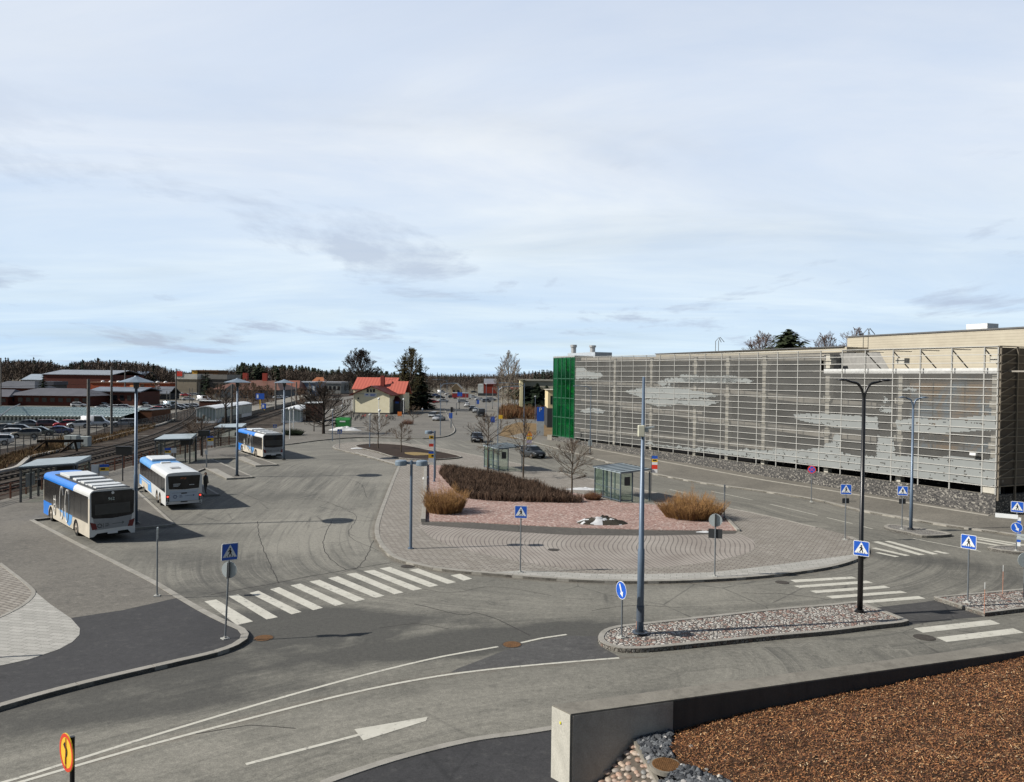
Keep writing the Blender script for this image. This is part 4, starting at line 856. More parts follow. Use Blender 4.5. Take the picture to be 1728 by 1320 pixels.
# roof plant and rooftop storeys
m_cream = Mat('cream_cladding', 0.75); v_ = m_cream.co(); s_ = m_cream.t.nodes.new('ShaderNodeSeparateXYZ'); m_cream.t.links.new(v_, s_.inputs[0])
ln = m_cream.ramp(m_cream.math('FRACT', m_cream.math('MULTIPLY', s_.outputs[2], 4.0)), [(0, g3(0.62)), (0.14, g3(1)), (0.95, g3(1)), (1, g3(0.62))])
m_cream.col(m_cream.mix(1.0, m_cream.mix(m_cream.ramp(m_cream.noise(0.6, 5, 0.7), [(0.3, g3(0)), (0.7, g3(1))]), (0.50, 0.455, 0.355), (0.42, 0.375, 0.29)), ln, 'MULTIPLY')); m_cream = m_cream.m
def Fz(x, y, off): return FU(x, y, off)
ua, za = Fz(1430, 570, -8); ub, zb3 = Fz(1728, 558, -8)
f = MB(); f.add([(ua, -8*sg, 9), (-12, -8*sg, 9), (-12, -8*sg, za+0.05), (ua, -8*sg, za), (ua, -30*sg, 9), (-12, -30*sg, 9), (-12, -30*sg, za), (ua, -30*sg, za)], [(0,1,2,3),(3,2,6,7),(0,3,7,4),(1,5,6,2)]); f.build('upper_storey', m_cream, gar)
f = MB(); f.box(-12.2, ua+.15, -30.2*sg, -7.9*sg, za+0.03, za+0.16); f.build('roof_edge', P('dark_flashing', (0.12,0.12,0.12), 0.5), gar)
f = MB(); f.box(ua, 40, -1.6*sg, -1.5*sg, 2.5, 2.6)
ua2, za2 = Fz(1107, 598, -5); ub2, zb4 = Fz(1425, 585.5, -5)
f = MB(); f.add([(ua2, -5*sg, 10), (ub2-.3, -5*sg, 10), (ub2-.3, -5*sg, zb4), (ua2, -5*sg, za2), (ua2, -16*sg, 10), (ub2, -16*sg, 10), (ub2, -16*sg, zb4), (ua2, -16*sg, za2)], [(0,1,2,3),(3,2,6,7),(0,3,7,4),(1,5,6,2)]); f.build('ramp_housing', m_cream, gar)
f = MB(); f.bar((ua2, -4.95*sg, za2+.05), (ub2, -4.95*sg, zb4+.05), 0.3, 0.1); f.build('roof_edge', P('dark_flashing', (0.12,0.12,0.12), 0.5), gar)
f = MB(); gq(f, ub2, -12, 10.9, 10.9, 11.02, 11.02, -0.9); f.add([(0.2, -0.6*sg, 10.9), (17, -0.6*sg, 10.9), (17, -12*sg, 10.9), (0.2, -12*sg, 10.9)], [(0,1,2,3)]); f.build('roof_deck', m_deck, gar)
u, z = Fz(1648, 560, -9.5); f = MB(); f.box(u-1.0, u+1.0, -11*sg, -9.5*sg, za+0.1, za+0.75); f.build('roof_vent', P('white_metal', (0.75,0.75,0.73), 0.4), gar)
ur, zr = Fz(958, 604, -3); u2, _ = Fz(1004, 604, -3)
f = MB(); f.box(u2, ur, -6*sg, -3*sg, 12.9, 14.1); f.build('plant_room', P('plant_grey', (0.42,0.46,0.50), 0.5), gar)
for xx in (968, 1000):
    u, z = Fz(xx, 590, -4); f = MB(); f.cyl((u, -4*sg), 0.42, 14.0, 15.1 if xx == 968 else 14.9, 12); f.cyl((u, -4*sg), 0.55, (15.1 if xx == 968 else 14.9), (15.5 if xx == 968 else 15.2), 12); f.build('flue', P('flue_metal', (0.5,0.5,0.5), 0.4, .5), gar)
for xx, yy in ((1210, 575), (1461, 565)):
    u, z = Fz(xx, yy+14, -8); f = MB()
    for d in (-.3, .3): f.tube([(u+d, -8*sg, z-.8), (u+d, -8*sg, z+1.0), (u+d*0.4, -8.4*sg, z+1.5), (u+d, -8.9*sg, z+.9)], 0.04, 5)
    f.build('roof_ladder', P('dark_steel_frame', (0.16,0.155,0.14)), gar)
# camera on facade
u, z = FU(1650, 766); f = MB(); f.cbox((u, 0.5*sg, z), (0.5, 0.2, 0.2)); f.bar((u, 0.1*sg, z-.1), (u, 0.5*sg, z), 0.06, 0.06); f.build('security_camera', P('white_metal', (0.75,0.75,0.73), 0.4), gar)
f = MB(); f.box(-0.03, 1.2, 0.02*sg, -0.4*sg, 1.7, 2.2); f.build('corner_block', m_col, gar)
f = MB(); f.box(LW+7.6, LW+9.2, -1.2*sg, 0.0, 0, 0.9); f.build('end_block', m_conc, gar)
# ================================================================= STREET FURNITURE
m_gpole = P('galvanised_steel', (0.22, 0.24, 0.26), 0.45, 0.5, 0.12, 2); m_bpole = P('blue_grey_paint', (0.13, 0.18, 0.25), 0.4, 0.2, 0.15, 1.2)
m_blk = P('black_paint', (0.012, 0.012, 0.013), 0.35, 0.1, 0.2, 3); m_dkgrey = P('dark_grey_metal', (0.045, 0.048, 0.052), 0.5, 0.2)
m_white = P('white_enamel', (0.74, 0.76, 0.76), 0.4, 0, 0.06); m_blue = P('sign_blue', (0.010, 0.095, 0.50), 0.4, 0, 0.05); m_signback = P('aluminium_back', (0.48, 0.53, 0.54), 0.4, 0.3, 0.1)
m_yel = P('sign_yellow', (0.85, 0.52, 0.03), 0.4, 0, 0.05); m_red = P('sign_red', (0.70, 0.045, 0.02), 0.4, 0, 0.05); m_tin = P('lamp_grey_blue', (0.21, 0.27, 0.33), 0.45, 0.2, 0.12, 2)
m_lens = P('milk_lens', (0.55, 0.56, 0.55), 0.3)
def flat(pts, y, f=None, mi=0):
    """x,z polygon facing -y"""
    f = f or MB(); k = MB(); k.poly(pts, 0, 0, sides=False); f.add([(x, y, z) for x, z, _ in k.v], k.f, mi); return f
def sign_panel(t, kind, zc, s=0.64, y=-0.05, rz=0):
    h = s/2
    def rr(a, r=0.05, n=4):
        o = []
        for cx_, cz_, t0_ in ((a-r, a-r, 0), (-a+r, a-r, 90), (-a+r, -a+r, 180), (a-r, -a+r, 270)):
            for i in range(n+1): q = R(t0_+90*i/n); o.append((cx_+r*math.cos(q), zc+cz_+r*math.sin(q)))
        return o
    def circ(r, n=28, c=(0, 0)): return [(c[0]+r*math.cos(2*math.pi*i/n), zc+c[1]+r*math.sin(2*math.pi*i/n)) for i in range(n)]
    def slab(pts, mat, name, y0, y1):
        k = MB(); k.poly(pts, 0, 1); f = MB(); f.add([(x, y0 if z_ < .5 else y1, z) for x, z, z_ in k.v], k.f); k2 = flat(pts, y0); f.add(k2.v, k2.f); return f.build(name, mat, t)
    if kind == 'ped':
        p = slab(rr(h), m_white, 'sign_panel', y, y+0.02)
        for nm, pts, mt, yy in (('sign_field', rr(h*0.93, .03), m_blue, y-.003),
                                ('triangle', [(-.86*h, zc-.62*h), (.86*h, zc-.62*h), (0, zc+.86*h)], m_white, y-.006)):
            o = flat(pts, yy).build(nm, mt); o.parent = p
        f = MB(); k_ = h/0.32
        def pg(*q): flat([(a*k_, zc+b*k_) for a, b in q], y-.009, f)
        flat([(0.005*k_+.035*k_*math.cos(a/2), zc+.115*k_+.035*k_*math.sin(a/2)) for a in range(12)], y-.009, f)
        pg((-.035,.075),(.03,.08),(.045,-.02),(-.02,-.03)); pg((-.035,.07),(-.085,0.01),(-.07,-.01),(-.02,.03)); pg((.03,.07),(.075,.0),(.06,-.02),(.02,.03))
        pg((-.02,-.02),(.045,-.02),(.085,-.15),(.05,-.15),(.01,-.06),(-.045,-.15),(-.085,-.15))
        for xx in (-.15, -.06, .03, .12): pg((xx,-.155),(xx+.035,-.155),(xx+.02 if xx > 0 else xx+.055,-.19) if 0 else (xx+.035,-.19),(xx,-.19))
        o = f.build('walking_figure', m_blk); o.parent = p
    elif kind == 'arrow':
        p = slab(circ(h), m_white, 'sign_panel', y, y+0.02); o = flat(circ(h*.94), y-.003).build('sign_field', m_blue); o.parent = p
        f = MB(); k_ = h/0.32
        flat([(a*k_, zc+b*k_) for a, b in ((-.13,.20),(-.07,.235),(.055,-.05),(.115,-.02),(.10,-.23),(-.075,-.11),(-.01,-.085))], y-.006, f); o = f.build('arrow', m_white); o.parent = p
    elif kind == 'noturn':
        p = slab(circ(h), m_yel, 'sign_panel', y, y+0.02)
        f = MB(); n = 36
        for i in range(n):
            a, b = 2*math.pi*i/n, 2*math.pi*(i+1)/n; r0, r1 = h*.80, h*.985
            f.quad((r0*math.cos(a), y-.003, zc+r0*math.sin(a)), (r0*math.cos(b), y-.003, zc+r0*math.sin(b)), (r1*math.cos(b), y-.003, zc+r1*math.sin(b)), (r1*math.cos(a), y-.003, zc+r1*math.sin(a)))
        o = f.build('red_ring', m_red); o.parent = p
        f = MB(); arc = [(-.02,-.22),(-.01,-.08),(.04,-.02),(.05,.05),(.0,.10),(-.06,.12)]
        for a, b in zip(arc[:-1], arc[1:]): f.bar((a[0], y-.008, zc+a[1]), (b[0], y-.008, zc+b[1]), 0.01, 0.035)
        flat([(-.14, zc+.12), (-.05, zc+.20), (-.04, zc+.05)], y-.008, f); o = f.build('bent_arrow', m_blk); o.parent = p
        f = MB(); f.bar((0, y-.012, zc-h*.8), (0, y-.012, zc+h*.8), 0.006, 0.02); o = f.build('slash', P('sign_red_dark', (.35,.02,.01), .4)); o.parent = p
    elif kind == 'nostop':
        p = slab(circ(h), m_red, 'sign_panel', y, y+0.02); o = flat(circ(h*.8), y-.003).build('sign_field', m_blue); o.parent = p
        f = MB(); f.bar((-h*.6, y-.006, zc-h*.6), (h*.6, y-.006, zc+h*.6), 0.004, 0.045); f.bar((-h*.6, y-.0065, zc+h*.6), (h*.6, y-.0065, zc-h*.6), 0.004, 0.045); o = f.build('cross', m_red); o.parent = p
    elif kind == 'back':
        p = slab(circ(h), m_signback, 'sign_back', y, y+0.02)
    elif kind == 'plate':
        p = slab([(-.22, zc-.16), (.22, zc-.16), (.22, zc+.16), (-.22, zc+.16)], m_dkgrey, 'lower_plate', y, y+.02)
    p.rotation_euler = (0, 0, rz); return p
def post(name, base, top_px, label, cat, rz=0, r=0.035, z=0.12, group=None, mat=None, foot=True, H_=None):
    b = at(*base, z); hh = H_ or (hgt(b, *top_px)-z)
    t = thing(name, label, cat, b, rz, group)
    f = MB(); f.cyl((0,0), r, 0, hh-0.02, 10); f.build('pole', mat or m_gpole, t)
    if foot: f = MB(); f.box(-.13,.13,-.13,.13,-.02,.035); f.cyl((0,0), .06, .03, .10, 8); f.build('foot', P('pale_foot', (0.45,0.45,0.42), .7), t)
    return t, hh
def face(base):  # yaw so that -y faces the camera position roughly
    b = at(*base); return math.atan2(b.y, b.x)-math.pi/2
gp = 'pedestrian crossing signs around the bus station'
for base, top, off, z, lab, extra in (
    ((380,1078),(388,917), 0.45, .12, 'tilted pedestrian crossing sign with a round sign back under it on the dark corner pavement', 'tilt'),
    ((878,966),(880,853), -.1, .12, 'pedestrian crossing sign on a thin pole at the front kerb of the paved island', None),
    ((1426,911),(1428,817), .15, .12, 'pedestrian crossing sign with a plate below at the right tip of the paved island', 'plate'),
    ((1633,1017),(1633,902), -.3, .15, 'bright pedestrian crossing sign on the right cobbled island', None),
    ((1522,893),(1523,820), .1, .15, 'pedestrian crossing sign with a grey box beside the blue-grey double lamp on the small island', 'plate'),
    ((1715,930),(1715,846), .0, .15, 'pedestrian crossing sign above an arrow sign and blue striped post at the right edge', 'right'),
    ((573,757),(573,724), .1, .12, 'small far pedestrian crossing sign in front of the green waste container', None),
    ((464,728),(464,716), .1, .12, 'far pedestrian crossing sign between the rear bus and the white stair shelter', None)):
    t, hh = post('crossing_sign', base, top, lab, 'traffic sign', face(base)+off, z=z, group=gp)
    s = 0.64
    if extra == 'tilt': t.rotation_euler = (0, R(2.5), face(base)+off)
    sign_panel(t, 'ped', hh-0.33, s, rz=-.02)
    if extra == 'tilt':
        p = sign_panel(t, 'back', hh-1.02, 0.62, y=0.05, rz=-1.0); f = MB(); f.box(-.02,.02,-.07,-.05,hh-1.32,hh-.72); f.box(-.09,-.06,-.075,-.05,hh-1.32,hh-.72); f.build('bracket', m_dkgrey, t)
    if extra == 'plate': sign_panel(t, 'plate', hh-1.05, y=0.0, rz=.3)
    if extra == 'right':
        sign_panel(t, 'arrow', hh-1.55, 0.6); f = MB()
        for i in range(3): f.box(0.0, .2, -.03, -.02, .55+i*.5, .8+i*.5)
        f.build('blue_stripe', m_blue, t); f = MB(); f.box(0.0,.2,-.018,0,.3,2.0); f.build('stripe_board', m_white, t)
        f = MB(); f.box(-1.1, 0.05, -.04, .04, hh-1.05, hh-.80); f.build('name_plate', m_white, t)
        f = MB(); f.box(0.0, 1.4, -.04, .0, hh-2.25, hh-2.1); f.box(0, 1.4, -.04, .0, hh-2.05, hh-1.9); f.build('direction_plate', m_signback, t)
# the sign fixed on the black double lamp is its own thing
b = at(1451,1033,.15); zc_ = atY(1447, 924, b.y).z
t = thing('crossing_sign', 'pedestrian crossing sign clamped to the black double street lamp', 'traffic sign', (b.x-.05, b.y-.16, 0), face((1451,1033))-.25, gp); f = MB(); f.box(-.12,.12,-.03,.0,zc_-.12,zc_+.12); f.build('clamp', m_dkgrey, t); sign_panel(t, 'ped', zc_, 0.64)
t, hh = post('keep_right_sign', (1049,1076), (1048,981), 'blue round arrow sign on a thin pole at the left tip of the cobbled island', 'traffic sign', face((1049,1076))-.95, z=.15); sign_panel(t, 'arrow', hh-.34, .68)
t, hh = post('round_sign', (1206,973), (1212,867), 'back of a round pale sign above a dark plate at the front of the island', 'traffic sign', face((1206,973)), z=.12); sign_panel(t, 'back', hh-.34, .66, y=0.04); f = MB(); f.box(-.34,.34,.03,.06,hh-1.25,hh-.78); f.build('lower_plate', m_dkgrey, t); f = MB(); f.box(-.04,.04,-.05,.0,hh-.66,hh-.02); f.build('bracket', m_dkgrey, t)
b = at(113,1500,0.1); 
t = thing('detour_sign', 'orange round sign with red ring and bent black arrow at the lower left edge', 'traffic sign', (b.x, b.y, 0)); zt_ = atY(108,1238,b.y).z
f = MB(); f.cyl((0.04,0.10), .045, 0, zt_-.10, 12); f.build('pole', m_blk, t); sign_panel(t, 'noturn', zt_-.36, .72, y=-.02, rz=-.74).location = (-.0, .0, 0)
t.rotation_euler = (0, 0, 0.0)
t, hh = post('no_stopping_sign', (1369,847), (1369,785), 'red and blue round no stopping sign on the pavement by the garage base', 'traffic sign', face((1369,847)), z=.11); sign_panel(t, 'nostop', hh-.36, .64)
t, hh = post('pole_post', (265,1006), (267,890), 'thin grey post with a small edge-on sign on the platform pavement', 'post', .3, z=.12); f = MB(); f.box(.0,.03,-.2,.1,hh-.5,hh-.05); f.box(-.02,.04,-.08,.08,hh-.1,hh); f.build('edge_sign', m_signback, t)
t, hh = post('pole_post', (1222,876), (1224,818), 'plain grey post behind the golden bush at the right end of the gravel bed', 'post', 0, z=.12, r=.045); f = MB(); f.box(-.05,.05,-.05,.05,hh-.5,hh); f.build('cap', m_gpole, t)
t = thing('marker_rod', 'thin orange and white snow marker rod on the right cobbled island near its front corner', 'marker rod', at(1661,1036,.15)); f = MB(); f.cyl((0,0),.010,0,1.05,6); f.build('rod', P('orange_rod',(.62,.27,.16),.6), t); f = MB(); f.cyl((0,0),.011,1.05,1.35,6); f.build('white_tip', m_white, t)
dup(t, at(1692,1002,.15), 0, 'thin orange and white snow marker rod at the rear edge of the right cobbled island')
dup(t, at(1074,1065,.15), 0, 'thin orange snow marker rod beside the tall grey pole on the cobbled island', scale=(1,1,.6))
t = thing('round_sign', 'back of a pale round sign cut by the right picture edge', 'traffic sign', at(1728,1010,.15)); zz_ = atY(1728,945,t.location.y).z; f = MB(); f.cyl((0,0),.035,0,zz_-.1,8); f.build('pole', m_gpole, t); sign_panel(t, 'back', zz_-.15, .7, y=-.05)
t = thing('bollard', 'black bollard at the left picture edge on the pale paving', 'bollard', at(-4,1110,.12)); f = MB(); f.cyl((0,0),.055,0,1.0,12); f.build('post', m_blk, t); f = MB(); f.cyl((0,0),.058,.78,.82,12); f.build('band', m_white, t)
# ---- lamps
def tall(name, base, top_px, label, r0, r1, mat, z=0.0, group=None, extra=None):
    b = at(*base, z); tp = atY(*top_px, b.y); t = thing(name, label, 'street lamp', b, 0, group); hh = tp.z-z
    f = MB(); f.tube([(0,0,0),(0,0,hh*.33),(0,0,hh*.335),(0,0,hh)], [r0, r0*.97, r0*.8, r1], 14); f.build('pole', mat, t, smooth=True)
    f = MB(); f.cyl((0,0), r0*1.9, -0.05, .06, 16); f.cyl((0,0), r0*1.45, .06, .12, 16); f.build('base_plate', mat if mat == m_blk else m_dkgrey, t)
    return t, hh
hat_g = 'street lamps with a wide flat hat along the bus bays'
for base, top, R_, lab in (((229,884),(232,634), 1.12, 'tall lamp with wide flat hat standing in front between the two nearest buses'), ((400,803),(403,638), 1.30, 'tall lamp with wide flat hat on the platform in front of the rear bus'), ((479,775),(481,640), 1.25, 'tall lamp with wide flat hat at the right rear corner of the rear bus')):
    t, hh = tall('street_lamp', base, top, lab, .13, .085, m_bpole, .12, hat_g)
    f = MB(); f.lathe((0,0,hh-.42), [(.02,.42),(.10,.40),(.14,.35),(R_*.55,.17),(R_,.0),(R_*.98,-.03),(R_*.4,.05),(.05,.08)], 12); f.build('hat', m_tin, t)
    f = MB(); f.cyl((0,0), .16, hh-.85, hh-.38, 12, r2=.2); f.build('lamp_head', m_dkgrey, t)
# plain camera pole
t, hh = tall('street_pole', (1080,1070), (1089,636), 'tall blue-grey pole with a white box half way up, on the cobbled island', .135, .05, m_bpole, .15)
zc_ = atY(1083,727,t.location.y).z-.15
f = MB(); f.box(-.22,.04,-.22,-.05,zc_-.22,zc_+.22); bevel(f.build('equipment_box', P('cream_box', (.66,.65,.52), .5), t), .03)
f = MB(); f.bar((.05,-.05,zc_+.10),(.42,-.05,zc_+.16),.13,.06); f.bar((.02,0,zc_),(.3,0,zc_+.1),.05,.05); f.cbox((.12,-.05,zc_+.02),(.12,.12,.12)); f.build('camera_arm', m_signback, t)
f = MB(); f.cyl((0,0),.15,.5,1.1,14); f.cyl((0,0),.30,.06,.10,16); f.build('sleeve', P('dark_sleeve',(.07,.09,.12),.5), t)
def arms(t, hh, span, rise, mat, head=.55, hr=.07, zr=0):
    for s in (-1, 1):
        f = MB(); pts = []
        for i in range(9): a = i/8*math.pi/2; pts.append((s*span*.55*(1-math.cos(a)), 0, hh-rise+rise*math.sin(a)*.9))
        pts.append((s*span, 0, hh-rise*.02)); f.tube(pts, [.055]*9+[.03], 8); f.build('arm', mat, t, smooth=True)
        f = MB(); f.tube([(s*(span-.1),0,hh+.0),(s*(span+.2),0,hh+.05),(s*(span+head),0,hh+.03)], [.05,.11,.03], 10); 
        for i, v in enumerate(f.v): f.v[i] = (v[0], v[1]*1.4, hh+(v[2]-hh)*.5)
        f.build('lamp_head', mat, t, smooth=True)
t, hh = tall('street_lamp', (1451,1033), (1455,672), 'black double-armed street lamp on the right end of the cobbled island', .115, .075, m_blk, .15); arms(t, hh+.75, .75, .95, m_blk, .42)
t, hh = tall('street_lamp', (1537,894), (1541,690), 'blue-grey double-armed street lamp on the small island before the garage', .11, .07, m_bpole, .15); arms(t, hh+.75, .55, .9, m_bpole, .45)
def drum(base, top, lab, only=None):
    b = at(*base, .12); t = thing('drum_lamp', lab, 'street lamp', b, 0, 'low lamps with drum shades on the island'); hh = atY(*top, b.y).z-.12
    f = MB(); f.tube([(0,0,0),(0,0,hh)], [.085,.075], 12); f.cyl((0,0),.17,-.02,.06,14); f.build('pole', m_bpole, t, smooth=False)
    f = MB(); 
    for s in ((-1,1) if only is None else (only,)): f.box(min(0,s*.5), max(0,s*.5), -.05,.05, hh-.22, hh-.08); 
    f.build('arm', m_bpole, t)
    for s in ((-1,1) if only is None else (only,)):
        f = MB(); f.lathe((s*.60,0,hh-.30), [(.01,.30),(.28,.30),(.34,.24),(.34,.02),(.31,0),(.01,0)], 20); f.build('lamp_head', m_tin, t)
drum((693,926), (697,777), 'double drum-shaded lamp on a grey pole at the left of the paved island')
drum((733,813), (736.5,727), 'single drum-shaded lamp behind the left golden bush', -1)
# slim far lamps
far_g = 'slim street lamps along the far street'
def slim(base, top, lab, arm=0, z=.12, r=.07, mat=None):
    b = at(*base, z); t = thing('street_lamp', lab, 'street lamp', b, 0, far_g); hh = atY(*top, b.y).z-z
    f = MB(); f.tube([(0,0,0),(0,0,hh)], [r, r*.7], 8); f.build('pole', mat or m_bpole, t)
    if arm: 
        f = MB(); f.tube([(0,0,hh-.6),(arm*.25,0,hh-.1),(arm,0,hh+.05)], [.06,.05,.04], 6); f.build('arm', mat or m_bpole, t)
        f = MB(); f.cbox((arm*1.25,0,hh+.05),(abs(arm)*.5,.25,.12)); f.build('lamp_head', m_tin, t)
    else:
        f = MB(); f.lathe((0,0,hh-.05), [(.01,.2),(.2,.15),(.22,0),(.05,-.1)], 10); f.build('lamp_head', m_lens, t)
    return t
slim((624,756),(626,700),'slim dark pole left of the two small trees in the bark bed', 0)
slim((743,735),(743,647),'slim street lamp with right arm at the forecourt kerb behind the drum lamp', 1.8)
slim((840,752),(844,652),'slim grey lamp right of the main street with its arm to the right', 2.2, z=.1)
slim((884,733),(884,647),'slim grey lamp left of the blue parking pillar with its arm to the left', -3.0, z=.1)
slim((720,683),(720,642),'thick dark pole far down the forecourt right of the spruce', 0, r=.3, mat=m_dkgrey)
slim((754,684),(754,641),'far slim lamp at the edge of the main street with arm to the left', -3.5)
slim((803,690),(803,664),'far pole beside the row of parked cars on the right of the street', 0)
slim((820,712),(820,648),'tall slim pole right of the parked dark van', 0)
slim((903,712),(901,669),'low lamp behind the brown hedge left of the green tower', 0)
slim((920,712),(918,673),'low lamp nearest to the green tower', 0)
slim((561,744),(561,692),'slim lamp at the left end of the forecourt behind the green container', 0)
slim((664,694),(639.5,673),'slim pole with white globe in front of the yellow station house', 0) if False else None
for base, top, lab in (((639,712),(639,673),'white globe lamp in front of the yellow station house wall'), ((640,726),(640,693),'shorter white globe lamp nearest the camera before the yellow station house'), ((577,703),(576.5,685),'white globe lamp at the left porch of the station house'), ((681,704),(681,674),'white globe lamp at the right side of the station house'), ((489,741),(490,690),'white curved lamp in front of the right stair shelter'), ((495,733),(495,688),'white thin lamp close behind the curved one at the right stair shelter')):
    b = at(*base, .12); t = thing('globe_lamp', lab, 'street lamp', b, 0, 'white lamps near the station'); hh = atY(*top, b.y).z-.12
    f = MB(); f.cyl((0,0), .07, 0, hh, 8); f.build('pole', m_white, t); f = MB(); f.sphere((0,0,hh), .26, 0, 8); f.build('globe', m_white, t, smooth=True)
# ---- bus stop signs
def stop_sign(base, top, lab, w=.5, parts=(('b',.18),('y',.18),('w',.14),('r',.16),('w',.14)), hp=None, z=.12, rz=0, side=1):
    b = at(*base, z); t = thing('bus_stop_sign', lab, 'bus stop sign', b, face(base)+rz, 'bus stop signs with blue, yellow and white plates'); hh = (hgt(b, *top)-z)
    f = MB(); f.cyl((0,0), .04, 0, hh, 8); f.build('pole', m_gpole, t); zz = hh
    for c, h in parts:
        f = MB(); f.box(.05*side, (.05+w)*side, -.02, .02, zz-h, zz-.01) if side > 0 else f.box(-.05-w, -.05, -.02, .02, zz-h, zz-.01); o = f.build('plate', dict(b=m_blue, y=m_yel, w=m_white, r=m_red)[c], t); zz -= h
        if c == 'y': f = MB(); f.box(.12*side+(-.3 if side < 0 else 0), .42*side+(.0 if side > 0 else .05), -.03, -.022, zz+h*.3, zz+h*.75) if side > 0 else f.box(-.42, -.15, -.03, -.022, zz+h*.3, zz+h*.75); q = f.build('bus_symbol', m_blk); q.parent = o
    return t
stop_sign((1098,846),(1098,769), 'tall bus stop sign with red plate at the right corner of the near island shelter', .45, (('b',.25),('y',.26),('w',.22),('r',.35),('w',.3)))
stop_sign((732,786),(733,735), 'bus stop sign with red plate just under the single drum lamp', .5, (('y',.4),('w',.5),('r',.35)), side=-1)
stop_sign((735,808),(735,762), 'lower bus stop sign with blue top in front of the bark bed', .65, (('b',.22),('y',.42),('w',.42)), side=-1)
stop_sign((349,788),(350,736), 'bus stop sign with yellow plate between the middle and rear shelters on the left platforms', .6, (('b',.2),('y',.35),('w',.45)), z=.12)
stop_sign((167,842),(168,784), 'bus stop sign with yellow plate above the right roof edge of the nearest bus', .65, (('b',.22),('y',.3),('w',.35)), z=.12)
stop_sign((277,800),(278,756), 'bus stop sign with orange plate behind the front of the second bus', .55, (('b',.25),('y',.25),('w',.2)), z=.12)
for base, top, w, h, lab in (((160,842),(160,784), .5, .7, 'white timetable board left of the yellow bus stop sign by the nearest bus'), ((293,800),(293,756), .5, .5, 'white timetable board beside the orange bus stop sign behind the second bus'), ((348,789),(349,760), .28, .45, 'small white timetable box on a thin pole on the platform beyond the second bus')):
    b = at(*base, .12); t = thing('timetable_board', lab, 'timetable', b, face(base)); hh = hgt(b, *top)-.12; f = MB(); f.cyl((0,0),.035,0,hh-.1,8); f.build('pole', m_gpole, t); f = MB(); f.box(-w/2,w/2,-.05,-.02,hh-h,hh); f.build('board', m_white, t)
for base, (x0,x1,y0,y1), lab in (((207,812),(196,223,754,768),'black departure display on two posts between the nearest and second bus'), ((313,781),(305,326,741,751),'black departure display under the roof edge of the middle platform shelter'), ((342,771),(335,354,727,737),'black departure display left of the rear platform shelter'), ((113,838),(97,130,786,795),'black departure display above the front half of the nearest bus')):
    b = at(*base, .12); A = atY(x0,y0,b.y); B = atY(x1,y1,b.y); t = thing('departure_display', lab, 'display board', b, 0, 'departure displays on the bus platforms')
    f = MB(); f.box(A.x-b.x, B.x-b.x, -.12, .12, B.z-.12, A.z-.12); bevel(f.build('screen_box', P('display_black',(.012,.013,.015),.3), t), .02)
    f = MB(); f.box(A.x-b.x-.03, B.x-b.x+.03, -.16, .16, A.z-.12, A.z-.06); f.build('hood', m_dkgrey, t); f = MB(); f.cyl((0,0), .06, 0, B.z-.12, 10); f.build('post', m_dkgrey, t)
for base, top, lab in (((330.5,779),(331,739),'black square post on the platform right of the middle shelter'),):
    b = at(*base, .12); hh = hgt(b,*top); t = thing('platform_post', lab, 'post', b); f = MB(); f.box(-.08,.08,-.08,.08,0,hh); f.build('shaft', m_dkgrey, t); f = MB(); f.box(-.11,.11,-.11,.11,hh,hh+.06); f.build('cap', m_dkgrey, t)
# ---- shelters
gl = Mat('clear_glass', 0.05); gl.col((0.20, 0.26, 0.24)); tr = gl.t.nodes.new('ShaderNodeBsdfTransparent'); tr.inputs[0].default_value = (0.88, 0.94, 0.90, 1); mxs = gl.t.nodes.new('ShaderNodeMixShader'); mxs.inputs[0].default_value = 0.09
gl.t.links.new(tr.outputs[0], mxs.inputs[1]); gl.t.links.new(gl.b.outputs[0], mxs.inputs[2]); gl.t.links.new(mxs.outputs[0], gl.o.inputs[0]); m_glass = gl.m
m_sroof = P('shelter_roof', (0.27, 0.32, 0.34), 0.35, 0.0, 0.25, 1.5); m_sframe = P('shelter_frame', (0.10, 0.14, 0.18), 0.45, 0.3, 0.12)
P4 = at(1046.7,848.7,.12); P1 = at(1003.7,836,.12); a_ = (P1-P4); La = a_.length; ra = math.atan2(a_.y, a_.x)
t = thing('bus_shelter', 'glass bus shelter with grey panelled roof on the near right part of the island', 'bus shelter', P4, ra, 'glass bus shelters on the paved island')
Db = 2.8; hz = 2.42   # local x along glass wall away, y negative = towards street
f = MB()
for x, y in ((0,0),(La*.35,0),(La*.66,0),(La,0),(0,-1.1),(La,-1.1),(0,-Db+.1),(La*.45,-.6),(La*.75,-.6)): f.box(x-.04,x+.04,y-.04,y+.04,0,hz if (x,y) not in ((La*.45,-.6),(La*.75,-.6)) else hz)
f.box(0,La,-.03,.03,.12,.19); f.box(0,La,-.03,.03,hz-.08,hz); f.box(-.03,.03,-1.1,0,.12,.19); f.box(-.03,.03,-1.1,0,hz-.08,hz); f.box(0,La,-.02,.02,1.0,1.04); f.build('frame', m_sframe, t)
for i in range(3): f = MB(); f.box(La*i/3+.06, La*(i+1)/3-.06, -.006,.006,.2,hz-.1); f.build('glass_pane', m_glass, t)
f = MB(); f.box(-.006,.006,-1.05,-.05,.2,hz-.1); f.build('glass_pane', m_glass, t); f = MB(); f.box(La-.006,La+.006,-1.05,-.05,.2,hz-.1); f.build('glass_pane', m_glass, t)
f = MB(); f.box(-.06,.0,-.85,-.35,1.35,2.05); f.build('timetable_case', m_dkgrey, t)
f = MB(); f.box(.5, La-.4, -.5, -.15, .42, .47); f.box(.7,.76,-.4,-.25,0,.42); f.box(La-.7,La-.64,-.4,-.25,0,.42); f.build('bench', m_dkgrey, t)
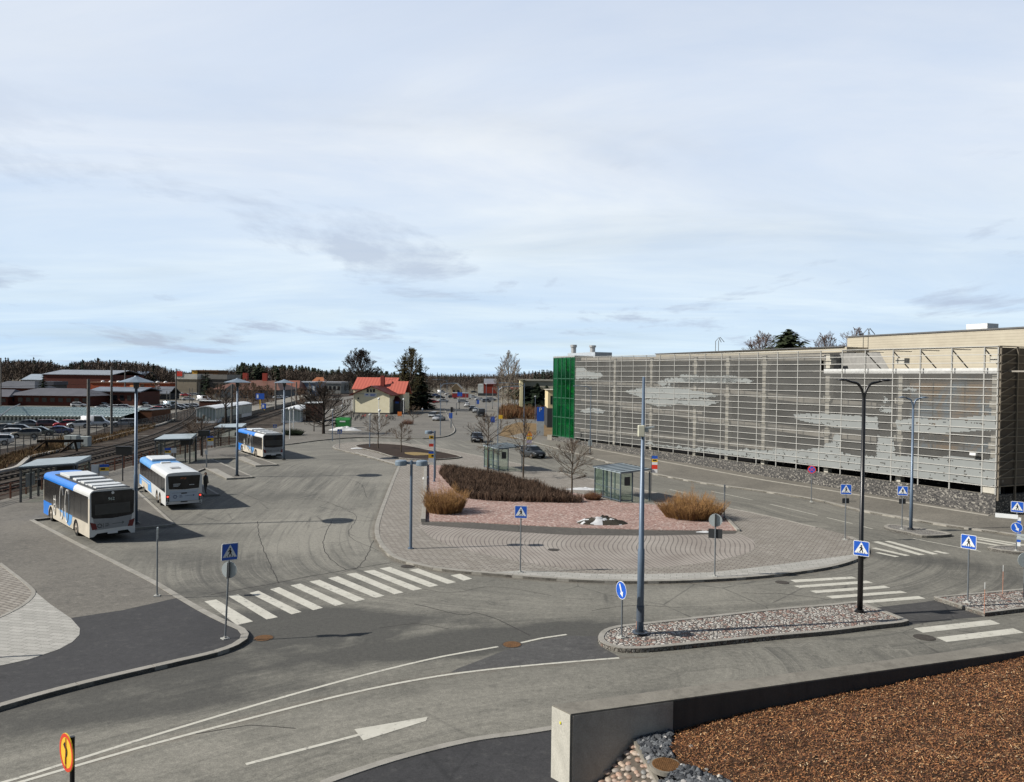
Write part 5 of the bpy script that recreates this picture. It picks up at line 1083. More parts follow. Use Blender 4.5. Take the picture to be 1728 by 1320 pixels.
f = MB(); f.add([(-.2,.12,hz+.02),(La+.2,.12,hz+.02),(La+.2,-Db,hz+.22),(-.2,-Db,hz+.22),(-.2,.12,hz-.06),(La+.2,.12,hz-.06),(La+.2,-Db,hz+.14),(-.2,-Db,hz+.14)],[(0,1,2,3),(4,7,6,5),(0,3,7,4),(0,4,5,1),(1,5,6,2),(3,2,6,7)]); rf = f.build('roof', m_sroof, t)
f = MB()
for i in range(7): x = -.15+(La+.3)*i/6; f.bar((x,.12,hz+.045),(x,-Db,hz+.245),.05,.04)
q = f.build('roof_rib', m_sframe); q.parent = rf
t2 = dup(t, at(841,796,.12), ra, 'second glass bus shelter farther back between two bare trees on the island')
def lshelter(corners, z, lab, walls=True, pz=.12):
    C = [at(x, y, z) for x, y in corners]; o = (C[0]+C[1]+C[2]+C[3])/4; o = Vector((o.x, o.y, pz)); t = thing('platform_shelter', lab, 'bus shelter', o, 0, 'dark framed shelters with pale roofs on the bus platforms')
    Lc = [c-o for c in C]; f = MB(); th = .10
    lo = [(c.x, c.y, z-pz) for c in Lc]; hi = [(c.x, c.y, z-pz+th+(.22 if i in (1,2) else 0)) for i, c in enumerate(Lc)]
    f.add(lo+hi, [(3,2,1,0),(4,5,6,7),(0,1,5,4),(1,2,6,5),(2,3,7,6),(3,0,4,7)]); f.build('roof', P('pale_shelter_roof', (.34,.40,.41), .3, 0, .2, 1), t)
    f = MB()
    for i in range(4): f.bar(Lc[i]+Vector((0,0,-.06-0)), Lc[(i+1)%4]+Vector((0,0,-.06)), .10, .10)
    ins = [Lc[i].lerp(Vector((0,0,Lc[i].z)), .06) for i in range(4)]; pts = [ins[1], ins[2], ins[1].lerp(ins[2], .33), ins[1].lerp(ins[2], .66), ins[0], ins[0].lerp(ins[1], .55), ins[3]]
    for p in pts: f.box(p.x-.06, p.x+.06, p.y-.06, p.y+.06, 0, z-pz-.05)
    f.build('frame', m_dkgrey, t)
    def pane(a, b): k = MB(); k.add([(a.x,a.y,.15),(b.x,b.y,.15),(b.x,b.y,z-pz-.2),(a.x,a.y,z-pz-.2)],[(0,1,2,3)]); k.build('glass_pane', m_glass, t)
    for i in range(3): pane(ins[1].lerp(ins[2], i/3+.02), ins[1].lerp(ins[2], (i+1)/3-.02))
    pane(ins[0].lerp(ins[1], .05), ins[1]); pane(ins[2], ins[3].lerp(ins[2], .5))
    f = MB(); a, b = ins[0].lerp(ins[1], .3), ins[0].lerp(ins[1], .8); f.bar(a+Vector((0,-.05,-1.1)), b+Vector((0,-.05,-1.1)), .05, 1.0); f.build('poster_case', P('poster_grey',(.16,.17,.18),.4), t)
    return t
lshelter([(31,790),(63,781.5),(154,775),(126,783.5)], 2.75, 'shelter with pale flat roof behind the nearest bus at the left')
lshelter([(260,743),(277,738),(332,735.9),(322,741.5)], 2.75, 'shelter with pale flat roof behind the second bus')
lshelter([(361,722.5),(372,719.5),(416,718),(408,722)], 2.75, 'shelter with pale flat roof left of the rear bus')
# ---- platform fence
f = MB(); fenc = smooth_line(fence_l[::-1], False, 2.0); t = thing('platform_fence', 'rust-brown railing along the back edge of the bus platforms towards the tracks', 'fence')
for zz_ in (.45, .8, 1.15): 
    f = MB()
    for a, b in zip(fenc[:-1], fenc[1:]): f.bar((a.x+.25,a.y,zz_+.12),(b.x+.25,b.y,zz_+.12),.05,.05)
    f.build('rail', P('rust_brown_paint',(.13,.055,.035),.7), t)
for p in fenc: f = MB(); f.box(p.x+.2,p.x+.3,p.y-.05,p.y+.05,.1,1.35); f.build('fence_post', P('rust_brown_paint',(.13,.055,.035),.7), t)
# ================================================================= BUSES
m_bw = P('bus_white', (0.68, 0.69, 0.68), 0.3, 0, .06, 1); m_bd = P('bus_dusty_white', (0.55, 0.50, 0.415), 0.6, 0, .16, 1.2); m_bb = P('bus_blue', (0.012, 0.20, 0.70), 0.3, 0, .08, 1); m_bl = P('bus_pale_blue', (0.10, 0.32, 0.68), 0.45, 0, .12, 1)
M_ = Mat('bus_glass', 0.12, 0, .35); M_.col(M_.mix(M_.ramp(M_.noise(1.3, 3, .6), [(.4, g3(0)), (.6, g3(1))]), (.012,.013,.015), (.03,.03,.032))); m_bg = M_.m
M_ = Mat('bus_dusty_glass', 0.22); s_ = M_.t.nodes.new('ShaderNodeSeparateXYZ'); M_.t.links.new(M_.co(), s_.inputs[0])
M_.col(M_.mix(M_.ramp(M_.math('ADD', M_.math('MULTIPLY', s_.outputs[2], .5), M_.math('MULTIPLY', M_.noise(1.2,4,.7), .12)), [(.50, g3(.75)), (.66, g3(.18)), (.85, g3(0))]), (.02,.02,.02), (.30,.275,.24))); m_bg2 = M_.m
m_bgrey = P('bus_rear_grey', (0.30,0.31,0.32), .5, 0, .12, 2); m_tyre = P('tyre', (.018,.018,.018), .85, 0, .3, 6); m_rim = P('dusty_rim', (.30,.26,.21), .5, .3, .3, 8); m_tail = P('tail_red', (.16,.010,.014), .25); m_tail2 = Mat('brake_lamp', .3); m_tail2.col((.8,.05,.04)); m_tail2.b.inputs['Emission Color'].default_value = (1,.08,.05,1); m_tail2.b.inputs['Emission Strength'].default_value = 1.0; m_tail2 = m_tail2.m
def bus(kind, rl, rr, L_, hz, label, axles, z=0.0):
    A = at(*rl, .32); Bp = at(*rr, .32); w = 2.52
    dd = (Bp-A); ang = math.atan2(dd.y, dd.x)+math.pi/2
    if kind == 2: ang = R(122.7)
    if kind == 3: ang = R(123.5)
    fx = Vector((math.cos(ang), math.sin(ang), 0)); lx = Vector((-fx.y, fx.x, 0)); o = A-lx*w/2; o = Vector((o.x, o.y, 0))
    t = thing('city_bus', label, 'bus', o, ang, 'white and blue city buses at the bays')
    h = w/2; zf = .30; zwin = 1.12 if kind != 2 else 1.25; ztw = hz-.55
    def arcs(z1, top):
        pts = [(0, zf), (0, top), (L_, top), (L_, zf)]
        for ax in sorted(axles, reverse=True):
            n = 8; pts += [(ax+.62*math.cos(math.pi*i/n), zf+(.72)*math.sin(math.pi*i/n)) for i in range(n+1)]
        return pts
    for s in (1, -1):
        k = MB(); k.poly(arcs(zf, ztw+.02), 0, 0, sides=False)
        f = MB(); f.add([(x, s*h, zz) for x, zz, _ in k.v], k.f); o_ = f.build('side_panel', m_bd if kind != 2 else m_bw, t)
    # roof shell: rounded cross section lofted over length
    sec = [(h, ztw), (h, hz-.32), (h-.03, hz-.20), (h-.10, hz-.10), (h-.22, hz-.04), (h-.5, hz), (0, hz+.02)]; sec = sec+[(-y, zz) for y, zz in sec[-2::-1]]
    def loft(x0, x1, mat, name, sl=0.0):
        f = MB(); n = len(sec)
        for j, x in enumerate((x0, x1)):
            for y, zz in sec:
                dx = sl*(hz-zz)/(hz-ztw)*(1 if (x == x0 and x0 > .1) or (x == x1 and x1 < L_-.1) else 0)
                f.v.append((x-dx, y, zz))
        for i in range(n-1): f.f.append((i, i+1, n+i+1, n+i)); f.mi.append(0)
        return f.build(name, mat, t, smooth=False)
    xb = 3.6 if kind != 2 else 7.2
    loft(.0, xb, m_bw, 'roof', .0); loft(xb, L_, m_bb if kind != 2 else m_bl, 'roof_front', 0)
    # rear and front faces
    def endface(x, mat, name, z0=.32): f = MB(); k = [(y, zz) for y, zz in sec]+[(-h, z0), (h, z0)]; f.add([(x, y, zz) for y, zz in k], [tuple(range(len(k)))]); return f.build(name, mat, t)
    endface(0.0, m_bw, 'rear_panel', .40 if kind == 2 else .62); endface(L_, m_bb, 'front_panel')
    f = MB(); f.box(.15, L_-.15, -h+.06, h-.06, .34, .9); f.build('chassis', P('underbody', (.02,.02,.02), .9), t)
    # windows: side bands
    for s in (1, -1):
        f = MB(); x0, x1 = .32, L_-.15; zz0, zz1 = zwin, ztw+.12
        pts = [(x0, zz0), (x1, zz0-.0), (x1, zz1), (x0, zz1)]
        if kind != 2 and s == 1: pts = [(x0, zz0), (axles[0]-.7, zz0), (xb+.1, zz0-.05), (9.0, zz0), (L_-2.0, zz0+.0), (L_-.1, zz0+.05), (L_-.1, zz1), (x0, zz1)]
        k = MB(); k.poly(pts, 0, 0, sides=False); f.add([(x, s*(h+.006), zz) for x, zz, _ in k.v], k.f); wn_ = f.build('side_window', m_bg if kind == 2 else m_bg2, t)
        f = MB()
        for i in range(1, 7 if kind != 2 else 8): x = .3+(L_-.5)*i/(7 if kind != 2 else 8); f.box(x-.012, x+.012, s*(h+.007), s*(h+.012), zz0+.02, zz1-.02)
        q = f.build('window_divider', P('divider_black', (.008,.008,.008), .5)); q.parent = wn_
    if kind != 2:
        for s in (1,-1):
            k = MB(); k.poly([(L_-.02,.3),(axles[-1]+.66,.3),(axles[-1]+.6,.78),(axles[-1]+.35,1.02),(axles[-1]-.1,1.10),(axles[-1]-.35,1.2),(L_-.02,1.2)],0,0,sides=False); f = MB(); f.add([(x, s*(h+.009), zz) for x, zz, _ in k.v], k.f); f.build('blue_front_corner', m_bb, t)
        k = MB(); k.poly([(3.75,1.12),(7.2,1.12),(6.2,.95),(5.4,.7),(4.9,.42),(4.4,.38),(3.95,.62)],0,0,sides=False); f = MB(); f.add([(x, h+.010, zz) for x, zz, _ in k.v], k.f); f.build('pale_blue_panel', m_bl, t)
        f = MB()   # white looping line graphic
        def ell(cx_, cz_, rx_, rz_, a0, a1, n=22): f.tube([(cx_+rx_*math.cos(R(a0+(a1-a0)*i/n)), h+.014, cz_+rz_*math.sin(R(a0+(a1-a0)*i/n))) for i in range(n+1)], .05, 4)
        ell(4.95, 1.58, .42, 1.02, 0, 360); ell(6.3, 1.6, .42, 1.05, -60, 150); ell(6.3, 1.2, .42, .6, 170, 300)
        for q in ((7.9,1.2,7.9,1.9),(8.25,1.1,8.25,1.85),(7.8,1.6,8.4,1.6),(7.75,1.0,8.4,1.0)): f.bar((q[0],h+.014,q[1]),(q[2],h+.014,q[3]),.02,.07)
        ell(8.05, .95, .28, .35, 0, 360, 12); f.build('line_graphic', P('bus_graphic_white', (.72,.70,.66), .4), t)
        # roof equipment
        f = MB()
        for x0, x1, hh_ in ((.3,.9,.10),(1.1,1.9,.14),(2.1,2.6,.08),(2.8,3.6,.16),(3.8,4.2,.08),(4.6,5.4,.15),(6.2,8.6,.20)): f.box(x0, x1, -.85, .85, hz, hz+hh_)
        bevel(f.build('roof_unit', m_bw, t), .03)
        f = MB(); f.box(.15, 9.2, -1.0, 1.0, hz-.03, hz+.035); f.box(5.5,6.1,-.4,.7,hz,hz+.12); f.box(4.25,4.5,-.8,.5,hz,hz+.1); f.build('roof_tray', P('roof_tray_dark', (.08,.085,.09), .6), t)
        # rear
        def yz(pts, x, mat, name): k = MB(); k.poly(pts, 0, 0, sides=False); f = MB(); f.add([(x, y, zz) for y, zz, _ in k.v], k.f); return f.build(name, mat, t)
        wnd = [(h-.10,1.55),(h-.22,1.42),(0,1.36),(-h+.22,1.46),(-h+.08,1.6),(-h+.06,hz-.22),(-h+.2,hz-.12),(h-.2,hz-.12),(h-.08,hz-.22)]
        yz(wnd, -.012, m_bg, 'rear_window'); yz([(h-.28,1.62),(-h+.28,1.62),(-h+.28,2.25),(h-.28,2.25)], -.016, P('rear_glass_dusty', (.045,.047,.048), .3, 0, .3, 2), 'rear_window_inset')
        yz([(h-.30,.72),(-h+.30,.80),(-h+.16,1.50),(0,1.38),(h-.18,1.45)], -.010, m_bgrey, 'engine_hatch')
        for s in (1,-1): yz([(s*(h-.02),1.22),(s*(h-.33),1.12),(s*(h-.42),.78),(s*(h-.14),.76)], -.014, m_tail, 'tail_light')
        yz([(h,.62),(h,.34),(h-.22,.34),(h-.42,.52),(-h+.42,.58),(-h+.22,.34),(-h,.34),(-h,.8),(0,.80),(h,.74)], -.008, m_bw, 'bumper')
        f = MB(); f.box(-.03,-.005,-.28,.28,.45,.57); f.build('number_plate', m_white, t)
        if kind == 1:
            text_mesh('962', .24, P('led_white', (.65,.75,.70), .4), t, Matrix.Translation((-.02,0.08,2.52)) @ Matrix(((0,0,-1,0),(-1,0,0,0),(0,1,0,0),(0,0,0,1))), 'route_number')
            f = MB(); f.disc((-.02,0,2.88),(1,0,0),.08,.02,14); f.build('maker_badge', m_white, t)
        dk = P('logo_dark', (.05,.055,.06), .6); Mx = lambda y, zz: Matrix.Translation((-.018, y, zz)) @ Matrix(((0,0,-1,0),(-1,0,0,0),(0,1,0,0),(0,0,0,1)))
        text_mesh('HSL', .13, dk, t, Mx(.30,1.05), 'lettering'); text_mesh('HRT', .13, dk, t, Mx(.30,.93), 'lettering')
        f = MB()
        for i in range(8): a = R(45*i); f.cbox((-.018,.72+.11*math.cos(a),.97+.11*math.sin(a)),(.004,.07,.05))
        f.box(-.02,-.016,.50,.52,.85,1.1); f.bar((-.018,.02,1.02),(-.018,-.62,1.05),.004,.02); f.bar((-.018,-.62,1.05),(-.018,-.52,1.12),.004,.025); f.bar((-.018,-.62,1.05),(-.018,-.52,.98),.004,.025); f.build('operator_logo', dk, t)
        text_mesh('Pohjolan Liikenne' if False else 'city line', .16, dk, t, Matrix.Translation((2.1,h+.004,hz-.36)) @ Matrix(((-1,0,0,0),(0,0,1,0),(0,1,0,0),(0,0,0,1))), 'lettering') if False else None
    else:
        k = MB(); k.poly([(xb-.6,.42),(xb-.2,1.22),(L_-.05,1.22),(L_-.05,.42)],0,0,sides=False); f = MB(); f.add([(x, h+.009, zz) for x, zz, _ in k.v], k.f); f.build('pale_blue_panel', m_bl, t)
        k = MB(); k.poly([(xb+1.3,.42),(xb+1.3,.9),(L_-1.4,.9),(L_-1.4,.42)],0,0,sides=False); f = MB(); f.add([(x, h+.012, zz) for x, zz, _ in k.v], k.f); f.build('advert_panel', m_bd, t)
        f = MB(); f.box(xb+.2, L_-.6, h+.008, h+.02, 1.0, 1.06); f.build('trim_line', m_bw, t)
        f = MB(); f.box(L_-4.6, L_-1.4, -.95, .95, hz, hz+.2); bevel(f.build('roof_unit', m_bw, t), .08, 3)
        f = MB(); f.box(2.6,3.5,-.25,.45,hz+.01,hz+.07); bevel(f.build('roof_hatch', m_bgrey, t), .03); f = MB(); f.box(6.9,7.4,-.2,.5,hz,hz+.1); f.build('roof_vent', m_bw, t)
        def yz(pts, x, mat, name): k = MB(); k.poly(pts, 0, 0, sides=False); f = MB(); f.add([(x, y, zz) for y, zz, _ in k.v], k.f); return f.build(name, mat, t)
        yz([(h-.22,1.52),(0,1.46),(-h+.22,1.52),(-h+.14,hz-.24),(h-.14,hz-.24)], -.012, m_bg, 'rear_window')
        for s in (1,-1):
            yz([(s*(h-.03),1.12),(s*(h-.24),1.10),(s*(h-.24),.60),(s*(h-.14),.58),(s*(h-.03),.66)], -.014, m_blk, 'tail_light_housing'); f = MB(); f.disc((-.025, s*(h-.13), .98), (1,0,0), .075, .02, 12); f.build('brake_light', m_tail2, t)
            f = MB(); f.disc((-.022, s*(h-.13), .80), (1,0,0), .045, .02, 10); f.disc((-.022, s*(h-.13), .67), (1,0,0), .045, .02, 10); f.build('tail_light', m_signback, t); f = MB(); f.disc((-.012, s*(h-.14), .50), (1,0,0), .05, .02, 10); f.build('fog_light', m_blk, t)
        yz([(h-.28,.62),(-h+.28,.62),(-h+.28,1.42),(h-.28,1.42)], -.006, P('rear_panel_blue_white', (.52,.60,.70), .4, 0, .05, 1), 'engine_hatch')
        f = MB(); f.box(-.012,0,-.85,.85,1.22,1.235); f.box(-.02,0,-.2,.2,1.14,1.22); f.box(-.012,0,-1,1,.60,.615); f.box(-.02,0,-.24,.24,.52,.59); f.build('trim_line', m_dkgrey, t)
        Mx = lambda y, zz: Matrix.Translation((-.018, y, zz)) @ Matrix(((0,0,-1,0),(-1,0,0,0),(0,1,0,0),(0,0,0,1)))
        text_mesh('973Z', .19, P('led_orange', (.75,.22,.05), .4), t, Mx(.05,2.28), 'route_number'); dk = P('logo_navy', (.05,.07,.18), .6); text_mesh('HSL', .12, dk, t, Mx(.22,1.02), 'lettering'); text_mesh('HRT', .12, dk, t, Mx(.22,.90), 'lettering')
        f = MB()
        for i in range(8): a = R(45*i); f.cbox((-.018,.62+.11*math.cos(a),.95+.11*math.sin(a)),(.004,.07,.05))
        f.bar((-.018,-.05,.98),(-.018,-.70,1.0),.004,.02); f.bar((-.018,-.72,1.0),(-.018,-.62,1.07),.004,.03); f.bar((-.018,-.72,1.0),(-.018,-.62,.93),.004,.03); f.build('operator_logo', dk, t)
        f = MB(); f.box(-.02,-.014,.25,.75,1.86,1.9); f.box(-.02,-.014,.3,.75,1.78,1.81); f.box(-.02,-.014,.4,.75,1.70,1.73); f.box(-.02,-.014,-.7,-.35,1.77,1.81); f.build('advert_lines', m_white, t)
    for ax in axles:
        for s in (1,-1):
            f = MB(); f.tube([(ax, s*(h-.32), .48),(ax, s*(h-.03), .48)], .48, 22); f.tube([(ax, s*(h-.03), .48),(ax, s*(h-.015), .48)], [.46,.40], 22); wl = f.build('wheel', m_tyre, t)
            f = MB(); f.tube([(ax, s*(h-.02), .48),(ax, s*(h-.012), .48)], .30, 18); f.tube([(ax, s*(h-.02), .48),(ax, s*(h+.03), .48)], [.14,.10], 12); q = f.build('rim', m_rim); q.parent = wl
            f = MB(); n = 10
            for i in range(n):
                a, b = math.pi*i/n, math.pi*(i+1)/n
                f.quad((ax+.61*math.cos(a), s*(h-.005), zf+.71*math.sin(a)), (ax+.61*math.cos(b), s*(h-.005), zf+.71*math.sin(b)), (ax+.61*math.cos(b), s*(h-.45), zf+.71*math.sin(b)), (ax+.61*math.cos(a), s*(h-.45), zf+.71*math.sin(a)))
            f.build('wheel_arch', P('underbody', (.02,.02,.02), .9), t)
    for s in (1,-1): f = MB(); f.tube([(L_-.1, s*h, hz-.35),(L_+.25, s*(h+.22), hz-.4),(L_+.25, s*(h+.22), hz-.5)], .03, 6); f.box(L_+.17, L_+.33, s*(h+.13), s*(h+.33), hz-1.0, hz-.5); f.build('wing_mirror', m_blk, t)
    f = MB(); f.box(L_+.001, L_+.012, -h+.1, h-.1, 1.1, hz-.2); f.build('windscreen', m_bg, t)
    f = MB(); f.box(L_-3.0, L_-1.9, -h-.012, -h-.006, .4, ztw); f.box(L_-7.5, L_-6.2, -h-.012, -h-.006, .4, ztw); f.build('door', m_bg, t)
    return t
bus(1, (151,908), (228,899), 11.2, 3.12, 'nearest blue and white city bus with looping white lines, showing route 962 at the back', [2.95, 9.2])
bus(2, (279.6,854), (342,850), 13.4, 2.72, 'second city bus, mostly white with two rear axles and an orange route number', [2.6, 4.0, 10.6])
bus(3, (443.5,771), (477,769), 11.3, 2.98, 'rear city bus with blue roof front and dusty sides beside the last hat lamp', [2.95, 9.3])
# ================================================================= PEOPLE
def person(base, label, H_=1.72, mat_top=None, mat_leg=None, z=.12, rz=0, stride=.12):
    b = at(*base, z); t = thing('person', label, 'person', b, rz)
    k = H_/1.72; me = bpy.data.meshes.new('body')
    V = [(0,0,.92),(0,0,1.12),(0,0,1.38),(0,.0,1.50),(0,0,1.62),(.10,0,.90),(.11,stride*.5,.50),(.11,stride,.09),(.11,stride-.14,.04),(-.10,0,.90),(-.11,-stride*.3,.50),(-.11,-stride,.09),(-.11,-stride-.14,.04),
         (.18,0,1.42),(.24,.02,1.14),(.23,-.06,.90),(.22,-.08,.82),(-.18,0,1.42),(-.24,-.02,1.14),(-.23,-.08,.90),(-.22,-.1,.82)]
    E_ = [(0,1),(1,2),(2,3),(3,4),(0,5),(5,6),(6,7),(7,8),(0,9),(9,10),(10,11),(11,12),(2,13),(13,14),(14,15),(15,16),(2,17),(17,18),(18,19),(19,20)]
    Rr = [.15,.15,.16,.06,.10,.10,.075,.045,.04,.10,.075,.045,.04,.075,.055,.04,.035,.075,.055,.04,.035]
    me.from_pydata([(x*k,y*k,zz*k) for x,y,zz in V], E_, []); o = bpy.data.objects.new('body', me); COL.objects.link(o); o.parent = t
    sm_ = o.modifiers.new('s','SKIN')
    for i, r in enumerate(Rr): me.skin_vertices[0].data[i].radius = (r*k, r*k*.8)
    me.skin_vertices[0].data[0].use_root = True; ss = o.modifiers.new('ss','SUBSURF'); ss.levels = 1; ss.render_levels = 1; me.materials.append(mat_leg or m_blk)
    dg = bpy.context.evaluated_depsgraph_get(); m2 = bpy.data.meshes.new_from_object(o.evaluated_get(dg)); o.modifiers.clear(); o.data = m2; m2.name = 'body'
    if len(m2.materials) == 0: m2.materials.append(mat_leg or m_blk)
    f = MB(); f.lathe((0,0,0), [(.20*k,.78*k),(.21*k,.95*k),(.19*k,1.12*k),(.22*k,1.38*k),(.15*k,1.47*k),(.07*k,1.5*k)], 12); 
    f.v = [(x, y*.75, zz) for x, y, zz in f.v]; f.build('jacket', mat_top or m_blk, t, smooth=True)
    f = MB(); f.sphere((0,-.01*k,1.61*k), .098*k, 0, 8, 1.18); f.sphere((0,-.10*k,1.60*k), .02*k, 0, 5); f.build('head', P('skin', (.42,.26,.19), .6), t, smooth=True)
    f = MB(); f.sphere((0,.015*k,1.645*k), .102*k, 0, 8, 1.0); f.build('hair', P('dark_hair', (.03,.022,.018), .8), t, smooth=True); return t
person((347,833), 'person in black standing on the platform right behind the second bus', 1.75, z=.12, rz=1.2)
person((277,697), 'tiny person in black walking across the car park left of the railway masts', 1.75, z=0, rz=1.0)
person((713,698), 'far person in a pale jacket walking on the forecourt left of the parked cars', 1.7, P('pale_jacket',(.5,.55,.6),.7), P('grey_trousers',(.12,.13,.15),.8), rz=.4)
person((711,683), 'far person in dark clothes near the spruce right of the station house', 1.75)
# ================================================================= TREES AND SHRUBS
m_bark_ = P('tree_bark', (.10,.078,.058), .95, 0, .3, 6); m_bark2 = P('dark_bark', (.045,.036,.030), .95, 0, .3, 6); m_birch = P('birch_bark', (.36,.33,.28), .9, 0, .4, 5)
m_twig = P('twigs', (.10,.072,.052), .95, 0, .3, 3)
m_needle = P('needles', (.022,.034,.018), .9, 0, .45, 1.2); m_needle2 = P('pine_needles', (.045,.058,.028), .9, 0, .45, 1.2)
TW = .012
def branchy(fb, ft, p, d, l, r, lv, rr, wid, up, kmul=1.0, nsub=(5, 4, 3), curl=.25):
    """recursive bare branch"""
    pts = [p]; rad = [r]; n = 4 if lv < 2 else 3; q = Vector(p); dd = Vector(d)
    for i in range(n):
        dd = (dd + Vector((rr.uniform(-curl,curl), rr.uniform(-curl,curl), rr.uniform(-curl,curl)*.6+up*.18))).normalized(); q = q+dd*l/n; pts.append(q.copy()); rad.append(r*(1-(i+1)/n*.72))
    rad = [max(q_, TW) for q_ in rad]; (fb if lv < 1 else ft).tube(pts, rad, 5 if lv == 0 else 3, cap=False)
    if lv < len(nsub):
        for j in range(nsub[lv]):
            t = rr.uniform(.12, .95); i = min(n-1, int(t*n)); b = pts[i].lerp(pts[i+1], t*n-i)
            ax = (pts[i+1]-pts[i]).normalized(); o = ax.orthogonal().normalized(); o = Matrix.Rotation(rr.uniform(0, 6.28), 3, ax) @ o
            nd_ = (ax*rr.uniform(.7,1.0)+o*wid*rr.uniform(.5,1.0)+Vector((0,0,up*.25))).normalized()
            branchy(fb, ft, b, nd_, l*(1.08-t)*rr.uniform(.5,.8)*kmul+l*.06, r*.48, lv+1, rr, wid, up, kmul, nsub, curl)
def bare_tree(base, top, crown_w, label, seed, clear=.28, r0=.10, prim=16, nsub=(8,5,2), shape='round', mats=None, z=.12, group=None, wid=.75, up=.35, H_=None, name='bare_tree', tw=1.0):
    global TW
    b = at(*base, z) if not isinstance(base, Vector) else base
    TW = max(.010, b.y*.00012)
    hh = H_ or (hgt(b, *top)-b.z); rr = random.Random(seed); t = thing(name, label, 'tree', b, 0, group)
    fb = MB(); ft = MB(); pts = []; rad = []
    for i in range(9): a = i/8; pts.append((rr.uniform(-.03,.03)*hh*.5*a, rr.uniform(-.03,.03)*hh*.5*a, hh*.93*a)); rad.append(r0*(1-.86*a))
    fb.tube(pts, rad, 7)
    W_ = crown_w/2*1.28
    lo = clear*.8 if shape != 'vase' else clear*.5; zc_ = hh*(1+lo)/2; rz_ = hh*(1-lo)/2*1.0
    for i in range(prim):
        q_ = (i+rr.random()*.8)/prim; a = clear+(.92-clear)*q_**(1.25 if shape == 'round' else 1.0); k = min(7, int(a*8)); p = Vector(pts[k]).lerp(Vector(pts[k+1]), a*8-k); az_ = i*2.4+rr.uniform(-.5,.5)
        el_ = (.12+1.15*q_ if shape == 'round' else .45+.85*q_)+rr.uniform(-.12,.12)
        d = Vector((math.cos(az_)*math.cos(el_), math.sin(az_)*math.cos(el_), math.sin(el_)))
        # length to the crown ellipsoid
        A_ = (d.x**2+d.y**2)/W_**2+d.z**2/rz_**2; B_ = 2*((p.x*d.x+p.y*d.y)/W_**2+(p.z-zc_)*d.z/rz_**2); C_ = (p.x**2+p.y**2)/W_**2+((p.z-zc_)/rz_)**2-1
        D_ = B_*B_-4*A_*C_; Ln = (-B_+math.sqrt(max(0,D_)))/(2*A_) if D_ > 0 else W_*.4
        branchy(fb, ft, p, d, max(W_*.25, Ln)*rr.uniform(.72,.95), r0*.46*(1-.5*a), 0, rr, wid, up, 1.0, nsub, .16)
    m0, m1 = mats or (m_bark_, m_twig); fb.build('trunk', m0, t); ft.build('crown', m1, t); return t
grp = 'small bare lime trees around the bus station'
bare_tree((823,796),(822,693), 5.2, 'bare lime tree left of the rear glass shelter on the island', 1, .36, .10, 15, group=grp, up=.1, nsub=(8,4))
bare_tree((883,806),(880,700), 4.2, 'bare lime tree right of the rear glass shelter on the island', 2, .34, .09, 13, group=grp, nsub=(8,4))
bare_tree((965,835),(965,738), 4.4, 'bare lime tree left of the near glass shelter by the garage street', 3, .28, .09, 16, group=grp, nsub=(8,4), up=.15)
bare_tree((638,757),(638,698), 4.6, 'left bare young tree in the bark bed in front of the station', 4, .35, .09, 11, group=grp, nsub=(7,4), z=.2)
bare_tree((677,763),(678,711), 4.0, 'right bare young tree in the bark bed in front of the station', 5, .35, .08, 11, group=grp, nsub=(7,4), z=.2)
bare_tree((340,769),(341,700), 5.8, 'dark bare tree on the platform beside the departure display', 6, .35, .13, 14, group=grp, nsub=(8,4), mats=(m_bark2,m_twig))
bare_tree((697,716),(697,683), 4.5, 'little bare tree with a dark shrub at its foot on the forecourt', 7, .3, .10, 10, group=grp, nsub=(4,3))
bare_tree((546,732),(548,648), 9.5, 'broad dark bare tree left of the green container', 8, .16, .28, 20, nsub=(8,5,2), mats=(m_bark2,m_bark2), name='bare_tree')
bare_tree((530,728),(530,690), 4.0, 'small dark bare tree beside the brick block of the stair shelter', 9, .2, .10, 10, nsub=(7,4), mats=(m_bark2,m_bark2))
bare_tree((381,716),(380,659), 5.0, 'dark pollarded tree trunk in front of the white stair shelter', 10, .45, .30, 12, nsub=(3,2), mats=(m_bark2,m_bark2))
bare_tree(at(599,697)+Vector((-3,24,0)),None, 14.5, 'large bare tree behind the left end of the station house', 12, .18, .38, 30, nsub=(9,5,3), mats=(m_bark2,m_bark2), shape='vase', H_=18.6)
bare_tree(at(857,697,0),(857,589), 8.6, 'tall pale birch group right of the main street', 13, .12, .26, 24, nsub=(7,4), mats=(m_birch,P('birch_twigs',(.19,.155,.125),.9,0,.3,1)), shape='vase', up=.6, name='birch_tree')
bare_tree(at(847,698,0),(846,612), 5.5, 'slimmer birch left of the tall pale birch', 14, .15, .18, 18, nsub=(8,4), mats=(m_birch,P('birch_twigs',(.19,.155,.125),.9,0,.3,1)), shape='vase', up=.6, name='birch_tree')
bare_tree(at(868,698,0),(866,606), 5.5, 'slimmer birch right of the tall pale birch', 15, .15, .18, 18, nsub=(8,4), mats=(m_birch,P('birch_twigs',(.19,.155,.125),.9,0,.3,1)), shape='vase', up=.6, name='birch_tree')
